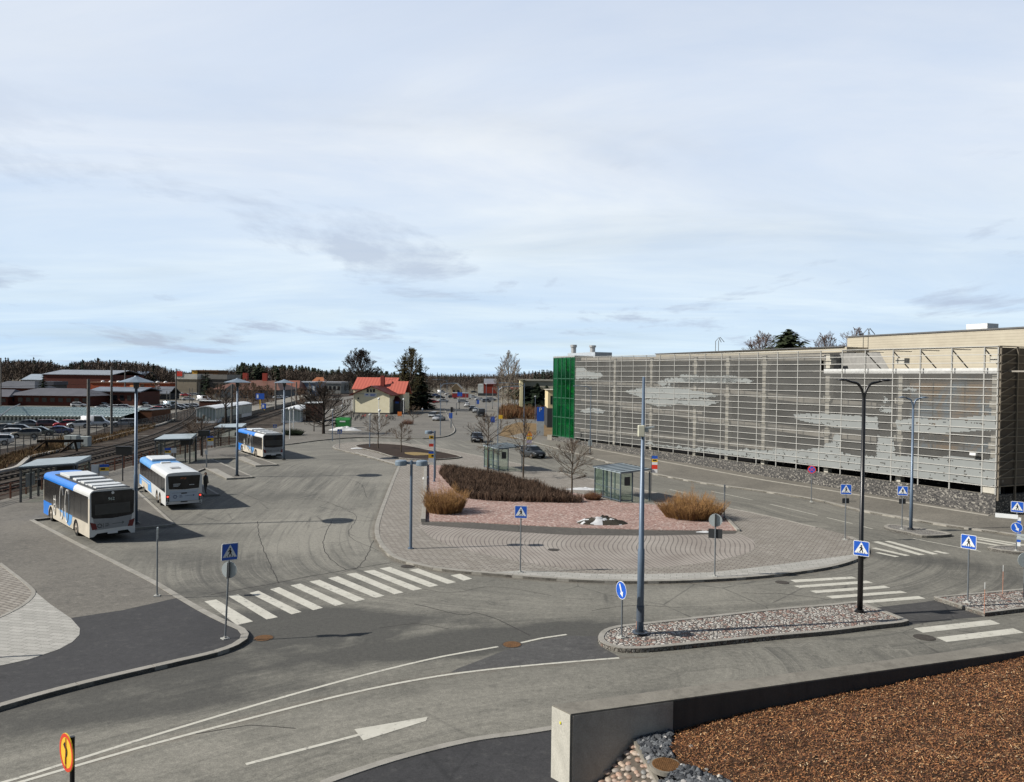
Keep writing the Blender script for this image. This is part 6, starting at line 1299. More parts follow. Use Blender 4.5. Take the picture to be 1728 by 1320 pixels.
def conifer(base, H_, W_, label, seed, mat=None, kind='spruce', z=0, group=None, trunkm=None, dens=1.0):
    rr = random.Random(seed); t = thing('spruce_tree' if kind == 'spruce' else 'pine_tree', label, 'tree', base, 0, group); f = MB(); f.tube([(0,0,0),(0,0,H_*.5),(0,0,H_*.98)], [W_*.045,W_*.03,.02], 6); f.build('trunk', trunkm or m_bark2, t)
    f = MB(); nl = int(26*dens)
    for i in range(nl):
        a = (i+rr.random())/nl
        if kind == 'spruce': z0 = H_*(.06+.93*a); r = W_/2*(1-a)**.85*rr.uniform(.8,1.1)+.1; nb = int(9+10*(1-a)); droop = .25
        else: z0 = H_*(.40+.58*a); r = W_/2*math.sin(math.pi*(.25+.72*a))*rr.uniform(.55,1.1); nb = 9; droop = -.15
        for j in range(nb):
            az_ = rr.uniform(0, 6.28); rl = r*rr.uniform(.65,1.1); p0 = Vector((0,0,z0)); d = Vector((math.cos(az_), math.sin(az_), 0)); sd_ = Vector((-d.y, d.x, 0))
            ns = 5
            for s in range(ns):
                u = (s+rr.random())/ns; c = p0+d*rl*u+Vector((0,0,-droop*rl*u+rr.uniform(-.15,.15))); w = rl*.20*(1.15-u*.6)+.12; l = rl*.22+.15
                k = len(f.v); q = Vector((rr.uniform(-.3,.3),rr.uniform(-.3,.3),rr.uniform(-.5,.25)))
                f.v += [tuple(c-d*l*.4+sd_*w*.3), tuple(c+sd_*w+q*w), tuple(c+d*l+Vector((0,0,-l*.35))+q*w*.6), tuple(c-sd_*w+q*w*.4)]; f.f.append((k,k+1,k+2,k+3)); f.mi.append(0)
    f.build('crown', mat or m_needle, t); return t
sp_b = at(693,694); conifer(sp_b+Vector((1,14,0)), 15.8, 12.0, 'dark broad spruce right of the station house', 21, dens=1.4)
tb = at(671,700)+Vector((0,26,0)); 
bare_tree(tb, None, 11.0, 'tall ivy-green tree behind the red roof of the station house', 22, .18, .42, 26, nsub=(8,5,2), mats=(m_bark_,P('olive_twigs',(.075,.065,.03),.9,0,.4,1.5)), shape='vase', H_=19.0, name='leafy_tree')
conifer(tb+Vector((-2,2,0)), 17.5, 12.0, 'narrow olive spruce inside the tall tree behind the station house', 23, P('olive_needles',(.065,.062,.028),.9,0,.5,.8), dens=1.2)
for i, (x, yb, yt, w_, lb) in enumerate(((906,700,646,7.5,'dark round pine left of the pale yellow office building'),(893,699,650,6.5,'dark round pine right of the yellow end wall'),(922,700,650,7.5,'dark pine close behind the green stair tower'),(913,698,641,6,'taller dark pine top between its neighbours before the cream hall'))):
    b = at(x, yb); b = b+Vector((0,12*(i%2),0)); conifer(b, hgt(b, x, yt)-b.z, w_*1.9, lb, 30+i, m_needle, 'pine' if i % 2 else 'spruce', dens=2.2)
# trees behind the garage roof
def treeY(x, yt, Y): p = atY(x, yt, Y); return Vector((p.x, p.y, 0)), p.z
for i, (x, yt, Y, w_, k, lb) in enumerate(((1286,556,150,8.5,'b','bare tree left of the pine above the garage roof'),(1331,553,146,10,'p','dark pine above the garage roof'),(1396,557,150,7.0,'b','bare tree right of the pine above the garage roof'),(1444,549,150,8.0,'b','tallest bare tree beside the step of the garage roof'))):
    b, hh = treeY(x, yt, Y)
    if k == 'b': bare_tree(b, None, w_, lb, 40+i, .4, .22, 24, nsub=(8,5,2), shape='vase', H_=hh, mats=(m_bark_, P('red_twigs',(.13,.085,.07),.9)), group='trees behind the garage')
    else: conifer(b, hh, w_*1.3, lb, 44, m_needle2, 'pine', group='trees behind the garage', dens=3)
# golden bushes
def twig_bush(px_, r, h, label, seed, n, mats, lean=.8, name='bush', ell=1.0):
    b = at(*px_, .15); t_ = random.Random(seed); f = MB()
    for i in range(n):
        a = t_.uniform(0, 6.28); q = math.sqrt(t_.random()); rb = .62*r*q; base = Vector((rb*math.cos(a)*ell, rb*math.sin(a), 0)); sp_ = q*lean*.62; L_ = h*t_.uniform(.45,1.15)*(1-.30*q)*(.8+.5*noise.noise(Vector((a*1.3,q*3,seed))))
        d = Vector((math.cos(a)*sp_*r/h*ell, math.sin(a)*sp_*r/h, 1)).normalized(); p1 = base+d*L_*.5; p2 = base+d*L_*.95+Vector((t_.uniform(-.12,.12),t_.uniform(-.12,.12),-.08*q*L_)); mi = 0 if t_.random() < .65 else 1
        f.tube([base, p1, p2], [.014,.010,.004], 3, mi, False)
        for s in range(3): u = t_.uniform(.35,.9); c = base.lerp(p2, u); f.tube([c, c+Vector((t_.uniform(-.3,.3),t_.uniform(-.3,.3),t_.uniform(.1,.4)))*.9], [.008,.003], 3, mi, False)
    return f.build(name, mats, None, False, b, label=label, category='bush')
m_gold = P('golden_twigs', (.31,.175,.068), .8, 0, .3, 2); m_gold2 = P('brown_twigs', (.19,.10,.048), .9, 0, .3, 2)
twig_bush((751,864), 2.0, 2.6, 'golden-brown dogwood bush at the left end of the pink gravel bed', 51, 1000, [m_gold, m_gold2], 1.0)
twig_bush((1167,873), 2.6, 2.5, 'wide golden-brown dogwood bush at the right end of the pink gravel bed', 52, 1500, [m_gold, m_gold2], 1.0, ell=1.15)
twig_bush((1000,843), .9, .7, 'small dark reddish bush at the foot of the near glass shelter', 53, 300, [P('dark_red_twigs',(.10,.045,.03),.9), m_gold2], 1.0)
twig_bush((688,716), 1.6, 1.6, 'purple-brown bush at the foot of the little forecourt tree', 54, 300, [P('purple_twigs',(.13,.08,.075),.9), m_gold2], 1.0)
twig_bush((495,734), 2.2, 1.5, 'dark green low bush in front of the right stair shelter', 55, 900, [P('dark_green_leaf',(.02,.03,.015),.9), m_needle], 1.0)
# low hedge mass on the island
def thicket(name, poly_px, h, n, mats, label, z=.15, seed=1, tw=.007, cat='hedge', yz=None):
    pol = [at(x, y, z).xy for x, y in poly_px]; t_ = random.Random(seed); f = MB(); x0, x1 = min(p.x for p in pol), max(p.x for p in pol); y0, y1 = min(p.y for p in pol), max(p.y for p in pol); c = 0
    while c < n:
        p = Vector((t_.uniform(x0,x1), t_.uniform(y0,y1)))
        if not pip(p, pol) or noise.noise(Vector((p.x*.7,p.y*.7,8)))+.5*noise.noise(Vector((p.x*2,p.y*2,8))) < -.42: continue
        c += 1; hh = h*t_.uniform(.4,1.15)*(.85+.55*noise.noise(Vector((p.x*.55,p.y*.55,2)))+.3*noise.noise(Vector((p.x*1.6,p.y*1.6,5)))); a = t_.uniform(0,6.28); l = t_.uniform(.05,.45)*h
        b = Vector((p.x,p.y,z)); e = b+Vector((math.cos(a)*l,math.sin(a)*l,hh)); m_ = b.lerp(e,.55)+Vector((t_.uniform(-.06,.06),t_.uniform(-.06,.06),0)); w = Vector((-math.sin(a),math.cos(a),0))*tw*2
        k = len(f.v); mi = t_.randrange(len(mats)); f.v += [tuple(b-w),tuple(b+w),tuple(m_+w*.8),tuple(m_-w*.8),tuple(e)]; f.f += [(k,k+1,k+2,k+3),(k+3,k+2,k+4)]; f.mi += [mi,mi]
        for s in range(2):
            u = t_.uniform(.4,.9); q = b.lerp(e,u); v_ = Vector((t_.uniform(-1,1),t_.uniform(-1,1),t_.uniform(.2,1)))*h*.28; k = len(f.v); f.v += [tuple(q-w*.5),tuple(q+w*.5),tuple(q+v_)]; f.f.append((k,k+1,k+2)); f.mi.append(mi)
    return f.build(name, mats, label=label, category=cat, kind='stuff')
m_h1 = P('hedge_brown', (.12,.078,.056), .95, 0, .35, 1.0); m_h2 = P('hedge_dark', (.06,.042,.032), .95, 0, .35, 1.0); m_h3 = P('hedge_red', (.17,.11,.075), .9, 0, .3, 1.0)
thicket('low_hedge', [(741,800),(750,790),(800,797),(850,806),(900,818),(940,832),(985,846),(980,849),(940,849),(900,848),(860,847),(820,845),(790,842),(770,832),(757,818)], 0.72, 26000, [m_h1,m_h2,m_h3], 'dense brown leafless low hedge spreading over the middle of the gravel bed', seed=61, tw=.010)
f = MB(); f.poly([at(x,y,.15).xy for x,y in [(745,800),(750,792),(800,799),(850,808),(900,820),(940,834),(980,845),(940,848),(900,846),(860,845),(820,843),(790,840),(770,830),(757,816)]], .155, .20); f.build('hedge_soil', P('hedge_soil', (.03,.02,.015), .95), **STR)
thicket('brown_hedge', [(842,703),(850,696),(880,694),(905,700),(925,706),(935,712),(900,708),(870,706),(850,708)], 2.6, 9000, [P('russet_twigs',(.18,.075,.035),.9,0,.4,.4),P('straw_twigs',(.22,.14,.07),.9,0,.4,.4)], 'russet brown hedge bank behind the dark parked cars right of the street', z=0, seed=62, tw=.03)
# snow heaps
m_snow = P('old_snow', (.60,.61,.62), .7, 0, .1, 3); m_dirt = P('dirty_heap', (.055,.050,.040), .95, 0, .5, 3, .5)
def heap(px_, rx, ry, h, label, seed, snow=.5, z=.15, rz=0):
    b = at(*px_, z); n = 40; f = MB(); m_ = 16
    for j in range(m_+1):
        for i in range(n):
            a = 2*math.pi*i/n; q = j/m_; w = 1+.22*noise.noise(Vector((math.cos(a)*1.5+seed,math.sin(a)*1.5,0))); zz_ = h*(1-q)**.8*(.8+.5*noise.noise(Vector((q*3*math.cos(a)+seed,q*3*math.sin(a),1)))+.25*noise.noise(Vector((q*11*math.cos(a)+seed,q*11*math.sin(a),1))))
            f.v.append((rx*q*w*math.cos(a), ry*q*w*math.sin(a), max(-.03, zz_ if q < 1 else -.05)))
    for j in range(m_):
        for i in range(n):
            i2 = (i+1)%n; f.f.append((j*n+i,j*n+i2,(j+1)*n+i2,(j+1)*n+i)); cx_ = f.v[j*n+i]; nv = noise.noise(Vector((cx_[0]*1.6+seed*3,cx_[1]*2.2,0)))+(.25 if cx_[0] < 0 else -.1); f.mi.append(0 if nv > .35-snow else 1)
    return f.build('snow_heap', [m_snow, m_dirt], None, True, b, label=label, category='snow heap')
heap((1015,883), 2.0, .85, .62, 'dirty snow heap half covered in earth on the pink gravel', 3, .03)
heap((985,826), 1.6, .5, .22, 'thin remnant of snow behind the near lime tree', 5, .8, .12)
heap((583,726.5), 2.9, 1.2, .9, 'white snow heap in front of the green waste container', 7, 1.2, .12)
heap((603,757), .9, .4, .18, 'little white snow patch at the left tip of the bark bed', 9, 1.2, .2)
heap((1190,898), .6, .22, .10, 'small snow remnant at the front edge of the pink gravel', 11, 1.0, .13)
heap((718,806), .25, 1.2, .15, 'narrow strip of old snow along the inside of the left bed edging', 13, .9, .15)
# ================================================================= CARS
carcols = dict(white=(.66,.67,.68), silver=(.36,.38,.40), grey=(.13,.14,.15), dark=(.035,.038,.042), black=(.012,.012,.014), red=(.42,.02,.025), blue=(.03,.055,.20), green=(.05,.065,.045), beige=(.27,.245,.20), maroon=(.07,.02,.025), paleblue=(.33,.43,.50))
cmats = {}
for k, v in carcols.items(): M_ = Mat('car_paint_'+k, .28, .1); M_.col(v); M_.b.inputs['Coat Weight'].default_value = .4; cmats[k] = M_.m
M_ = Mat('car_glass', .08); M_.col((.02,.024,.028)); m_cg = M_.m; m_head = P('headlamp', (.62,.64,.66), .15); m_trim = P('car_trim', (.02,.02,.02), .6); m_crim = P('alloy', (.30,.31,.32), .35, .6)
def car_proto(kind):
    root = thing('parked_car', '', 'car'); 
    if kind == 'van': st = [(-2.45,.45,.95,1.2,.80,.74),(-2.42,.28,1.05,2.05,.93,.84),(-.2,.24,1.05,2.12,.94,.86),(1.0,.24,1.05,2.05,.94,.84),(1.55,.24,1.05,1.30,.93,.80),(2.15,.26,.98,1.02,.90,.80),(2.45,.40,.72,.80,.80,.76)]
    elif kind == 'wagon': st = [(-2.25,.45,.80,.86,.76,.70),(-2.20,.30,.92,1.20,.88,.66),(-1.85,.24,.93,1.44,.90,.66),(-.3,.22,.92,1.48,.91,.68),(.45,.22,.91,1.40,.91,.66),(1.15,.22,.92,.97,.90,.68),(1.95,.25,.82,.86,.86,.70),(2.25,.40,.62,.68,.76,.70)]
    elif kind == 'sedan': st = [(-2.25,.45,.80,.86,.78,.72),(-2.15,.30,.92,.97,.86,.72),(-1.55,.24,.95,1.03,.89,.66),(-.85,.22,.93,1.38,.90,.62),(.0,.22,.92,1.43,.90,.64),(.5,.22,.91,1.36,.90,.62),(1.2,.22,.90,.95,.89,.68),(1.95,.25,.80,.84,.86,.70),(2.25,.40,.60,.66,.76,.70)]
    else: st = [(-1.98,.45,.82,.90,.78,.70),(-1.93,.30,.94,1.18,.86,.64),(-1.55,.24,.95,1.44,.88,.64),(-.2,.22,.93,1.50,.89,.66),(.4,.22,.91,1.42,.89,.64),(1.05,.22,.93,.99,.88,.66),(1.75,.25,.82,.87,.84,.68),(2.0,.40,.62,.70,.74,.68)]
    f = MB(); n = len(st)
    def ring(s): x, zl, zbt, ztp, hw, tw_ = s; return [(x,-hw*.93,zl),(x,-hw,zl+.18),(x,-hw,zbt-.06),(x,-hw*.97,zbt),(x,-tw_,ztp-.06),(x,-tw_*.86,ztp),(x,tw_*.86,ztp),(x,tw_,ztp-.06),(x,hw*.97,zbt),(x,hw,zbt-.06),(x,hw,zl+.18),(x,hw*.93,zl)]
    for s in st: f.v += ring(s)
    for i in range(n-1):
        for j in range(11):
            a = i*12+j; q = (a, a+1, a+13, a+12); s0, s1 = st[i], st[i+1]; glass = False
            hgt0, hgt1 = s0[3]-s0[2], s1[3]-s1[2]
            if j in (3, 7) and max(hgt0, hgt1) > .25: glass = True
            if j in (4,5,6) and abs(s1[3]-s0[3]) > .19 and max(hgt0, hgt1) > .25: glass = j == 5 or True
            if kind == 'van' and glass and s1[0] < .9: glass = False
            f.f.append(q); f.mi.append(1 if glass else 0)
        f.f.append((i*12+11, i*12, i*12+12, i*12+23)); f.mi.append(2)
    f.f.append(tuple(range(12))[::-1]); f.mi.append(0); f.f.append(tuple((n-1)*12+j for j in range(12))); f.mi.append(0)
    o = f.build('body', [cmats['grey'], m_cg, m_trim], root, True)
    m_ = o.modifiers.new('e', 'EDGE_SPLIT') if False else None
    for p in o.data.polygons: p.use_smooth = p.material_index != 1
    front, rear = st[-1], st[0]; ax = (rear[0]+.85, front[0]-.85)
    # pillars
    pl = MB()
    for i in range(1, n-1):
        s = st[i]
        if s[3]-s[2] > .3:
            for sd_ in (-1,1): pl.bar((s[0], sd_*(s[4]*.97+.004), s[2]), (s[0], sd_*(s[5]+.006), s[3]-.05), .012, .07)
    if pl.v: pl.build('pillar', m_trim, root)
    for x in ax:
        for sd_ in (-1,1):
            w = MB(); yy = sd_*(st[3][4]-.10); w.tube([(x, yy-sd_*.1, .32),(x, yy+sd_*.112, .32)], .32, 16); wl = w.build('wheel', m_tyre, root)
            w = MB(); w.tube([(x, yy+sd_*.10, .32),(x, yy+sd_*.12, .32)], .20, 12); q = w.build('rim', m_crim); q.parent = wl
            w = MB(); w.tube([(x, yy-sd_*.1, .36),(x, yy+sd_*.103, .36)], .385, 18); w.build('wheel_arch', m_trim, root)
    for sd_ in (-1,1):
        w = MB(); w.cbox((front[0]-.13, sd_*.60, front[2]+.04), (.22,.28,.13)); w.build('headlight', m_head, root)
        w = MB(); w.cbox((rear[0]+.08, sd_*.68, rear[2]+.02), (.12,.20,.20)); w.build('tail_light', m_tail, root)
        w = MB(); w.cbox((st[-4][0]+.1, sd_*(st[-4][4]+.10), st[-4][2]+.06), (.12,.18,.12)); w.build('wing_mirror', m_trim, root)
    w = MB(); w.box(front[0]-.03, front[0]+.01, -.26,.26, .42,.53); w.box(rear[0]-.01, rear[0]+.03, -.26,.26, .5,.61); w.build('number_plate', m_white, root)
    w = MB(); w.box(front[0]-.10, front[0]+.006, -.5,.5, .34,.60); w.build('grille', m_trim, root)
    return root
protos = {}; used = set()
def car(kind, col, px_, head, label, z=0.0, group=None, name='parked_car', sc=1.0):
    if kind not in protos: protos[kind] = car_proto(kind)
    r = protos[kind]
    if kind in used: r = dup(r)
    used.add(kind); r.name = name; b = at(*px_, z); r.location = b; r.rotation_euler = (0,0,R(head)); r['label'] = label; r['category'] = 'van' if kind == 'van' else 'car'; r.scale = (sc,)*3
    if group: r['group'] = group
    elif 'group' in r: del r['group']
    for c in r.children:
        if c.name.startswith('body'): c.material_slots[0].link = 'OBJECT'; c.material_slots[0].material = cmats[col]
    return r
g1 = 'cars parked in the fenced car park beside the tracks'
A = [('sedan','grey',(50,721.5),20,'grey car at the left of the second row beyond the fence, behind the beige hatchback'),('wagon','maroon',(86,721.5),20,'dark maroon car left of the red car in front of the glass-roofed building'),('hatch','red',(111,722),205,'bright red hatchback in front of the glass-roofed building'),('hatch','white',(134,722),200,'white hatchback between the red car and the white van'),('van','white',(162,720.5),20,'white delivery van in front of the glass-roofed building'),('wagon','silver',(210,719.5),200,'silver estate car alone near the brown end of the glass-roofed building'),
     ('sedan','grey',(12,729),20,'grey-blue saloon behind the white one at the left edge of the car park'),('hatch','white',(13,739),200,'white hatchback near the left edge in the front row by the fence'),('wagon','dark',(35,731),20,'dark estate car hidden behind the beige hatchback'),('hatch','beige',(44,739),205,'beige-grey hatchback in the middle of the front row by the fence'),('sedan','green',(67,735),20,'dark green saloon in the front row by the fence'),('sedan','blue',(97,733.5),200,'dark blue saloon at the right end of the front row by the fence'),('hatch','white',(-6,751),200,'white car cut by the left picture edge nearest the fence')]
for k, c, p, h, lb in A: car(k, c, p, h, lb, group=g1)
g2 = 'cars parked in the far lot behind the glass-roofed building'
A = [('hatch','white',(133,687),10,'white hatchback just above the roof of the glass building, left of the grey mast'),('wagon','white',(167,684),8,'white estate car between the two grey masts'),('sedan','silver',(176,692),10,'silver car partly hidden by the glass roof right of the thick mast'),('sedan','white',(197,691.5),10,'white saloon partly hidden by the glass roof, left of the hat lamp'),('hatch','silver',(212,691.5),10,'silver hatchback hidden by the glass roof, close left of the hat lamp'),('sedan','grey',(186,690.5),10,'grey car partly hidden by the glass roof between the silver and white cars'),
     ('wagon','white',(222,683),8,'white pickup-like car behind the low kerb left of the hat lamp'),('hatch','silver',(238,683.5),8,'silver-blue hatchback just right of the hat lamp pole'),('sedan','white',(249,692),10,'white saloon above the brown end wall of the glass building'),('hatch','red',(263,695),190,'dark red hatchback right of the brown end wall'),('sedan','dark',(275,691),10,'dark saloon behind the red hatchback'),('wagon','silver',(283,690.5),10,'silver estate car left of the pale blue van'),('van','paleblue',(291,689),10,'pale blue van in the far car park'),('sedan','dark',(297,692),10,'dark saloon in front of the pale blue van'),('wagon','silver',(306,690),10,'silver estate car right of the pale blue van'),('sedan','grey',(315,689),10,'grey saloon in the far car park before the brown hut'),('hatch','white',(329,688.5),10,'white hatchback next to the brown hut'),
     ('hatch','white',(306,668),5,'white hatchback in the farthest row, left of the red one'),('sedan','red',(314,669),5,'dark red saloon in the farthest row'),('wagon','silver',(329,668),5,'silver estate car in the farthest row'),('wagon','dark',(341,668),5,'dark estate car at the right end of the farthest row'),('van','white',(344,677),5,'white van above the brown hut'),('sedan','silver',(318,676),5,'silver saloon crossing the far car park'),('sedan','white',(470,673.5),15,'white saloon beyond the railway platform'),('hatch','white',(479,673),15,'white hatchback beyond the railway platform, right of the saloon')]
for k, c, p, h, lb in A: car(k, c, p, h, lb, group=g2)
g3_ = 'cars along the main street and forecourt'
A = [('wagon','black',(805,745.5),-85,'black car driving towards the camera on the main street'),('hatch','dark',(899,772),-62,'dark hatchback driving towards the camera beside the rear glass shelter'),('wagon','silver',(734,704.5),75,'silver car parked on the forecourt behind the grey one'),('sedan','silver',(741,710.5),75,'grey-silver saloon parked nearest on the forecourt'),('hatch','white',(788,687),97,'white hatchback at the far end of the row on the right of the street'),('sedan','grey',(797,692.5),97,'grey-blue saloon second in the row on the right of the street'),('sedan','silver',(803,696.5),97,'silver-grey saloon third in the row on the right of the street'),('van','dark',(811,703),97,'dark van nearest in the row on the right of the street'),
     ('wagon','dark',(861,698),0,'dark car at the left under the russet hedge'),('hatch','black',(871,698.5),0,'black rounded car in the middle under the russet hedge'),('sedan','dark',(883,698),0,'dark saloon at the right under the russet hedge'),('wagon','red',(731,680.5),10,'red car in the distant lot right of the thick dark pole'),('wagon','black',(743,672.5),10,'black car in the distant lot behind the red car'),('wagon','silver',(781,680),8,'beige-silver car crossing at the far junction'),('sedan','black',(707,670),10,'black car in the distant lot right of the spruce'),('sedan','white',(757,667),10,'white car in the farthest lot centre'),('sedan','silver',(722,668),10,'silver car in the farthest lot beside the thick dark pole'),('hatch','white',(798,672),10,'white car near the red and white lorry')]
for k, c, p, h, lb in A: car(k, c, p, h, lb, group=g3_, name='car')
# lorry
b = at(779,673.5); t = thing('lorry', 'red and white lorry at the far junction', 'lorry', b, R(5)); t.scale = (.62,.62,.62); f = MB(); f.box(-7,5,-1.3,1.3,1.1,4.3); f.build('cargo_box', P('lorry_red',(.36,.03,.03),.5), t); f = MB(); f.box(-7.05,5.05,-1.35,1.35,4.3,5.0); f.build('top_band', m_white, t); f = MB(); f.box(5.2,7.4,-1.2,1.2,.6,3.6); bevel(f.build('cab', m_white, t), .2); f = MB(); f.box(6.4,7.42,-1.1,1.1,2.1,3.3); f.build('windscreen', m_cg, t)
for x in (-5.5,-4.2,6.2):
    for s in (-1,1): f = MB(); f.tube([(x,s*.9,.5),(x,s*1.25,.5)],.5,14); f.build('wheel', m_tyre, t)
# ================================================================= RAILWAY
m_railm = P('rail_steel', (.11,.085,.065), .6, .3, .3, 3); m_sleep = P('sleepers', (.14,.12,.10), .95, 0, .3, 2)
def track(pts, label):
    ln = smooth_line([Vector(p) for p in pts], False, 2.0); t = thing('railway_track', label, 'railway track'); 
    for s in (-.78, .78):
        o_ = offs(ln, s); f = MB(); strip(f, o_, .12, 0.0, .22); f.build('rail', m_railm, t)
    f = MB(); acc = 0
    for a, b in zip(ln[:-1], ln[1:]):
        d = (b-a); n = max(1, int(d.length/.7)); dn = d.normalized()
        if a.y > 210: continue
        for i in range(n): c = a.lerp(b, i/n); f.cbox((c.x,c.y,.03), (.25,2.5,.12), rz=math.atan2(dn.y,dn.x))
    f.build('sleepers', m_sleep, t, kind='stuff')
T2 = [(-43.2,30),(-43.6,60),(-45.2,90),(-48.4,120),(-52.5,150),(-58,185),(-66,235),(-78,300),(-110,470),(-150,650)]
track(T2, 'second railway track, running close behind the platform fence and past the stair shelters')
track([(x+3.2 if y < 60 else x-4.4, y) for x, y in T2][1:], 'third railway track beside the pale cable trough') if False else None
track([(x-4.2, y) for x, y in T2], 'railway track next to the pale cable trough')
track([(-51.5,90),(-54.5,115),(-60.5,140),(-68,165),(-80,200),(-95,240),(-130,340),(-190,520)], 'short railway track starting at the wooden buffer stop and passing left of the platform')
tr_ = [at(*p).xy for p in ((-60,812),(0,797),(26,791),(40,781),(53,771.6),(81,765.6),(174,741.5),(222,729),(271,717),(295,707))]
k = MB(); strip(k, smooth_line(tr_, False, 1.5), .45, 0, .22); k.build('cable_trough', P('pale_concrete', (.42,.40,.36), .85, 0, .15, 1), label='long pale concrete cable trough bending along the left side of the tracks', category='cable trough')
b = at(102,762); t = thing('buffer_stop', 'dark wooden buffer stop with slanted braces beside the cable trough', 'buffer stop', b, R(18)); m_wd = P('tarred_wood', (.035,.026,.020), .9, 0, .3, 5)
f = MB(); f.box(-2.6,2.6,-.15,.15,1.15,1.5); f.build('beam', m_wd, t)
for s in (-1.6,1.6): f = MB(); f.bar((s,0,1.35),(s-1.4,-1.2,0),.2,.2); f.bar((s,0,1.35),(s+.2,.4,0),.2,.2); f.build('brace', m_wd, t)
b = at(127,766); t = thing('equipment_cabinet', 'pale grey trackside cabinet at the foot of the thick mast', 'cabinet', at(126,757)); f = MB(); f.box(-1.1,.5,-.5,.5,0,1.75); bevel(f.build('body', P('cabinet_grey',(.40,.44,.43),.6),t),.03); f = MB(); f.box(-.28,-.25,-.52,-.5,.1,1.7); f.build('door_gap', m_dkgrey, t)
t = thing('equipment_cabinet', 'wider grey cabinet partly behind the first trackside cabinet', 'cabinet', at(139,753)); f = MB(); f.box(-1.0,1.0,-.5,.5,0,1.35); bevel(f.build('body', P('cabinet_grey',(.40,.44,.43),.6),t),.03); f = MB(); f.box(-.02,.02,-.52,-.5,.1,1.3); f.build('door_gap', m_dkgrey, t)
# masts
mg = 'railway masts'; m_mast = P('mast_concrete', (.17,.165,.155), .9, 0, .2, 1.5)
def mast(base, top, r, label, lattice=False, arm=None):
    b = at(*base); hh = hgt(b, *top); t = thing('railway_mast', label, 'railway mast', b, 0, mg); f = MB()
    if lattice:
        for s in (-.35,.35): f.box(s-.06,s+.06,-.06,.06,0,hh)
        for i in range(int(hh/.8)): f.bar((-.35,0,.8*i),(.35,0,.8*i+.4),.05,.05)
    else: f.tube([(0,0,0),(0,0,hh)],[r,r*.75],8)
    f.build('pole', m_mast, t)
    if arm:
        f = MB(); f.bar((0,0,hh*.93),(arm,0,hh*.90),.07,.07); f.bar((0,0,hh*.72),(arm,0,hh*.88),.05,.05); f.bar((arm*.8,0,hh*.7),(arm*.8,0,hh*.9),.04,.04); f.build('arm', m_mast, t)
    return t
mast((149,745),(149,640),.27,'thick grey mast behind the trackside cabinets',arm=None)
mast((188,736),(191,619),.21,'tall grey mast rising right of the white van',arm=None)
mast((297,706),(297,622),.20,'thin mast right of the brown end of the glass building',arm=2)
mast((284,708),(284,660),.2,'lattice mast left of the thin mast',True)
mast((322,698),(322,655),.2,'lattice mast left of the white stair shelter',True)
mast((391,716),(392,648),.24,'grey mast standing in front of the white stair shelter')
mast((465,692),(466,640),.3,'grey mast on the railway platform',arm=-3)
mast((500,683),(500,645),.3,'mast farther along the platform')
mast((418,680),(418,646),.15,'thin pole at the near end of the railway platform')
mast((492,690),(492,645),.15,'slim pole right of the third hat lamp')
mast((522,690),(525,645),.22,'mast behind the broad dark bare tree')
mast((211,676),(211,622),.3,'blue shop pylon pole above the far car park')
mast((336,676),(337,645),.12,'slim pale pole in the far car park')
mast((372,672),(372,652),.12,'short pole beside the grey gabled building')
mast((1.5,700),(1,604),.16,'thin mast at the left picture edge')
# overhead wires
f = MB(); rr = random.Random(3)
def wire(a, b, sag=.6, r=.018):
    a, b = Vector(a), Vector(b); f.tube([a.lerp(b, i/8)-Vector((0,0,sag*4*(i/8)*(1-i/8))) for i in range(9)], r, 3, cap=False)
m1, m2, m3, m4 = at(149,745), at(391,716), at(465,692), at(500,683)
wire((m1.x,m1.y,hgt(m1,149,648)),(m2.x,m2.y,hgt(m2,392,655))); wire((m1.x,m1.y,hgt(m1,149,663)),(m2.x,m2.y,hgt(m2,392,664))); wire((m2.x,m2.y,hgt(m2,392,650)),(m4.x,m4.y,hgt(m4,500,648))); wire((-75,40,9),(m1.x,m1.y,hgt(m1,149,648))); wire((m2.x,m2.y,hgt(m2,392,660)),(m3.x,m3.y,hgt(m3,466,652)))
f.build('overhead_wires', m_blk, label='thin dark overhead wires strung between the railway masts', category='wires')
f = MB(); a = at(0,704,3.0); strip_p = [atY(-2,704,115), atY(18,689,140), atY(34,682,170)]
f.tube(strip_p, [.12,.12,.1], 4); f.build('guy_cable', m_blk, label='thick dark slanting cable crossing in front of the glass roof at the left edge', category='cable')
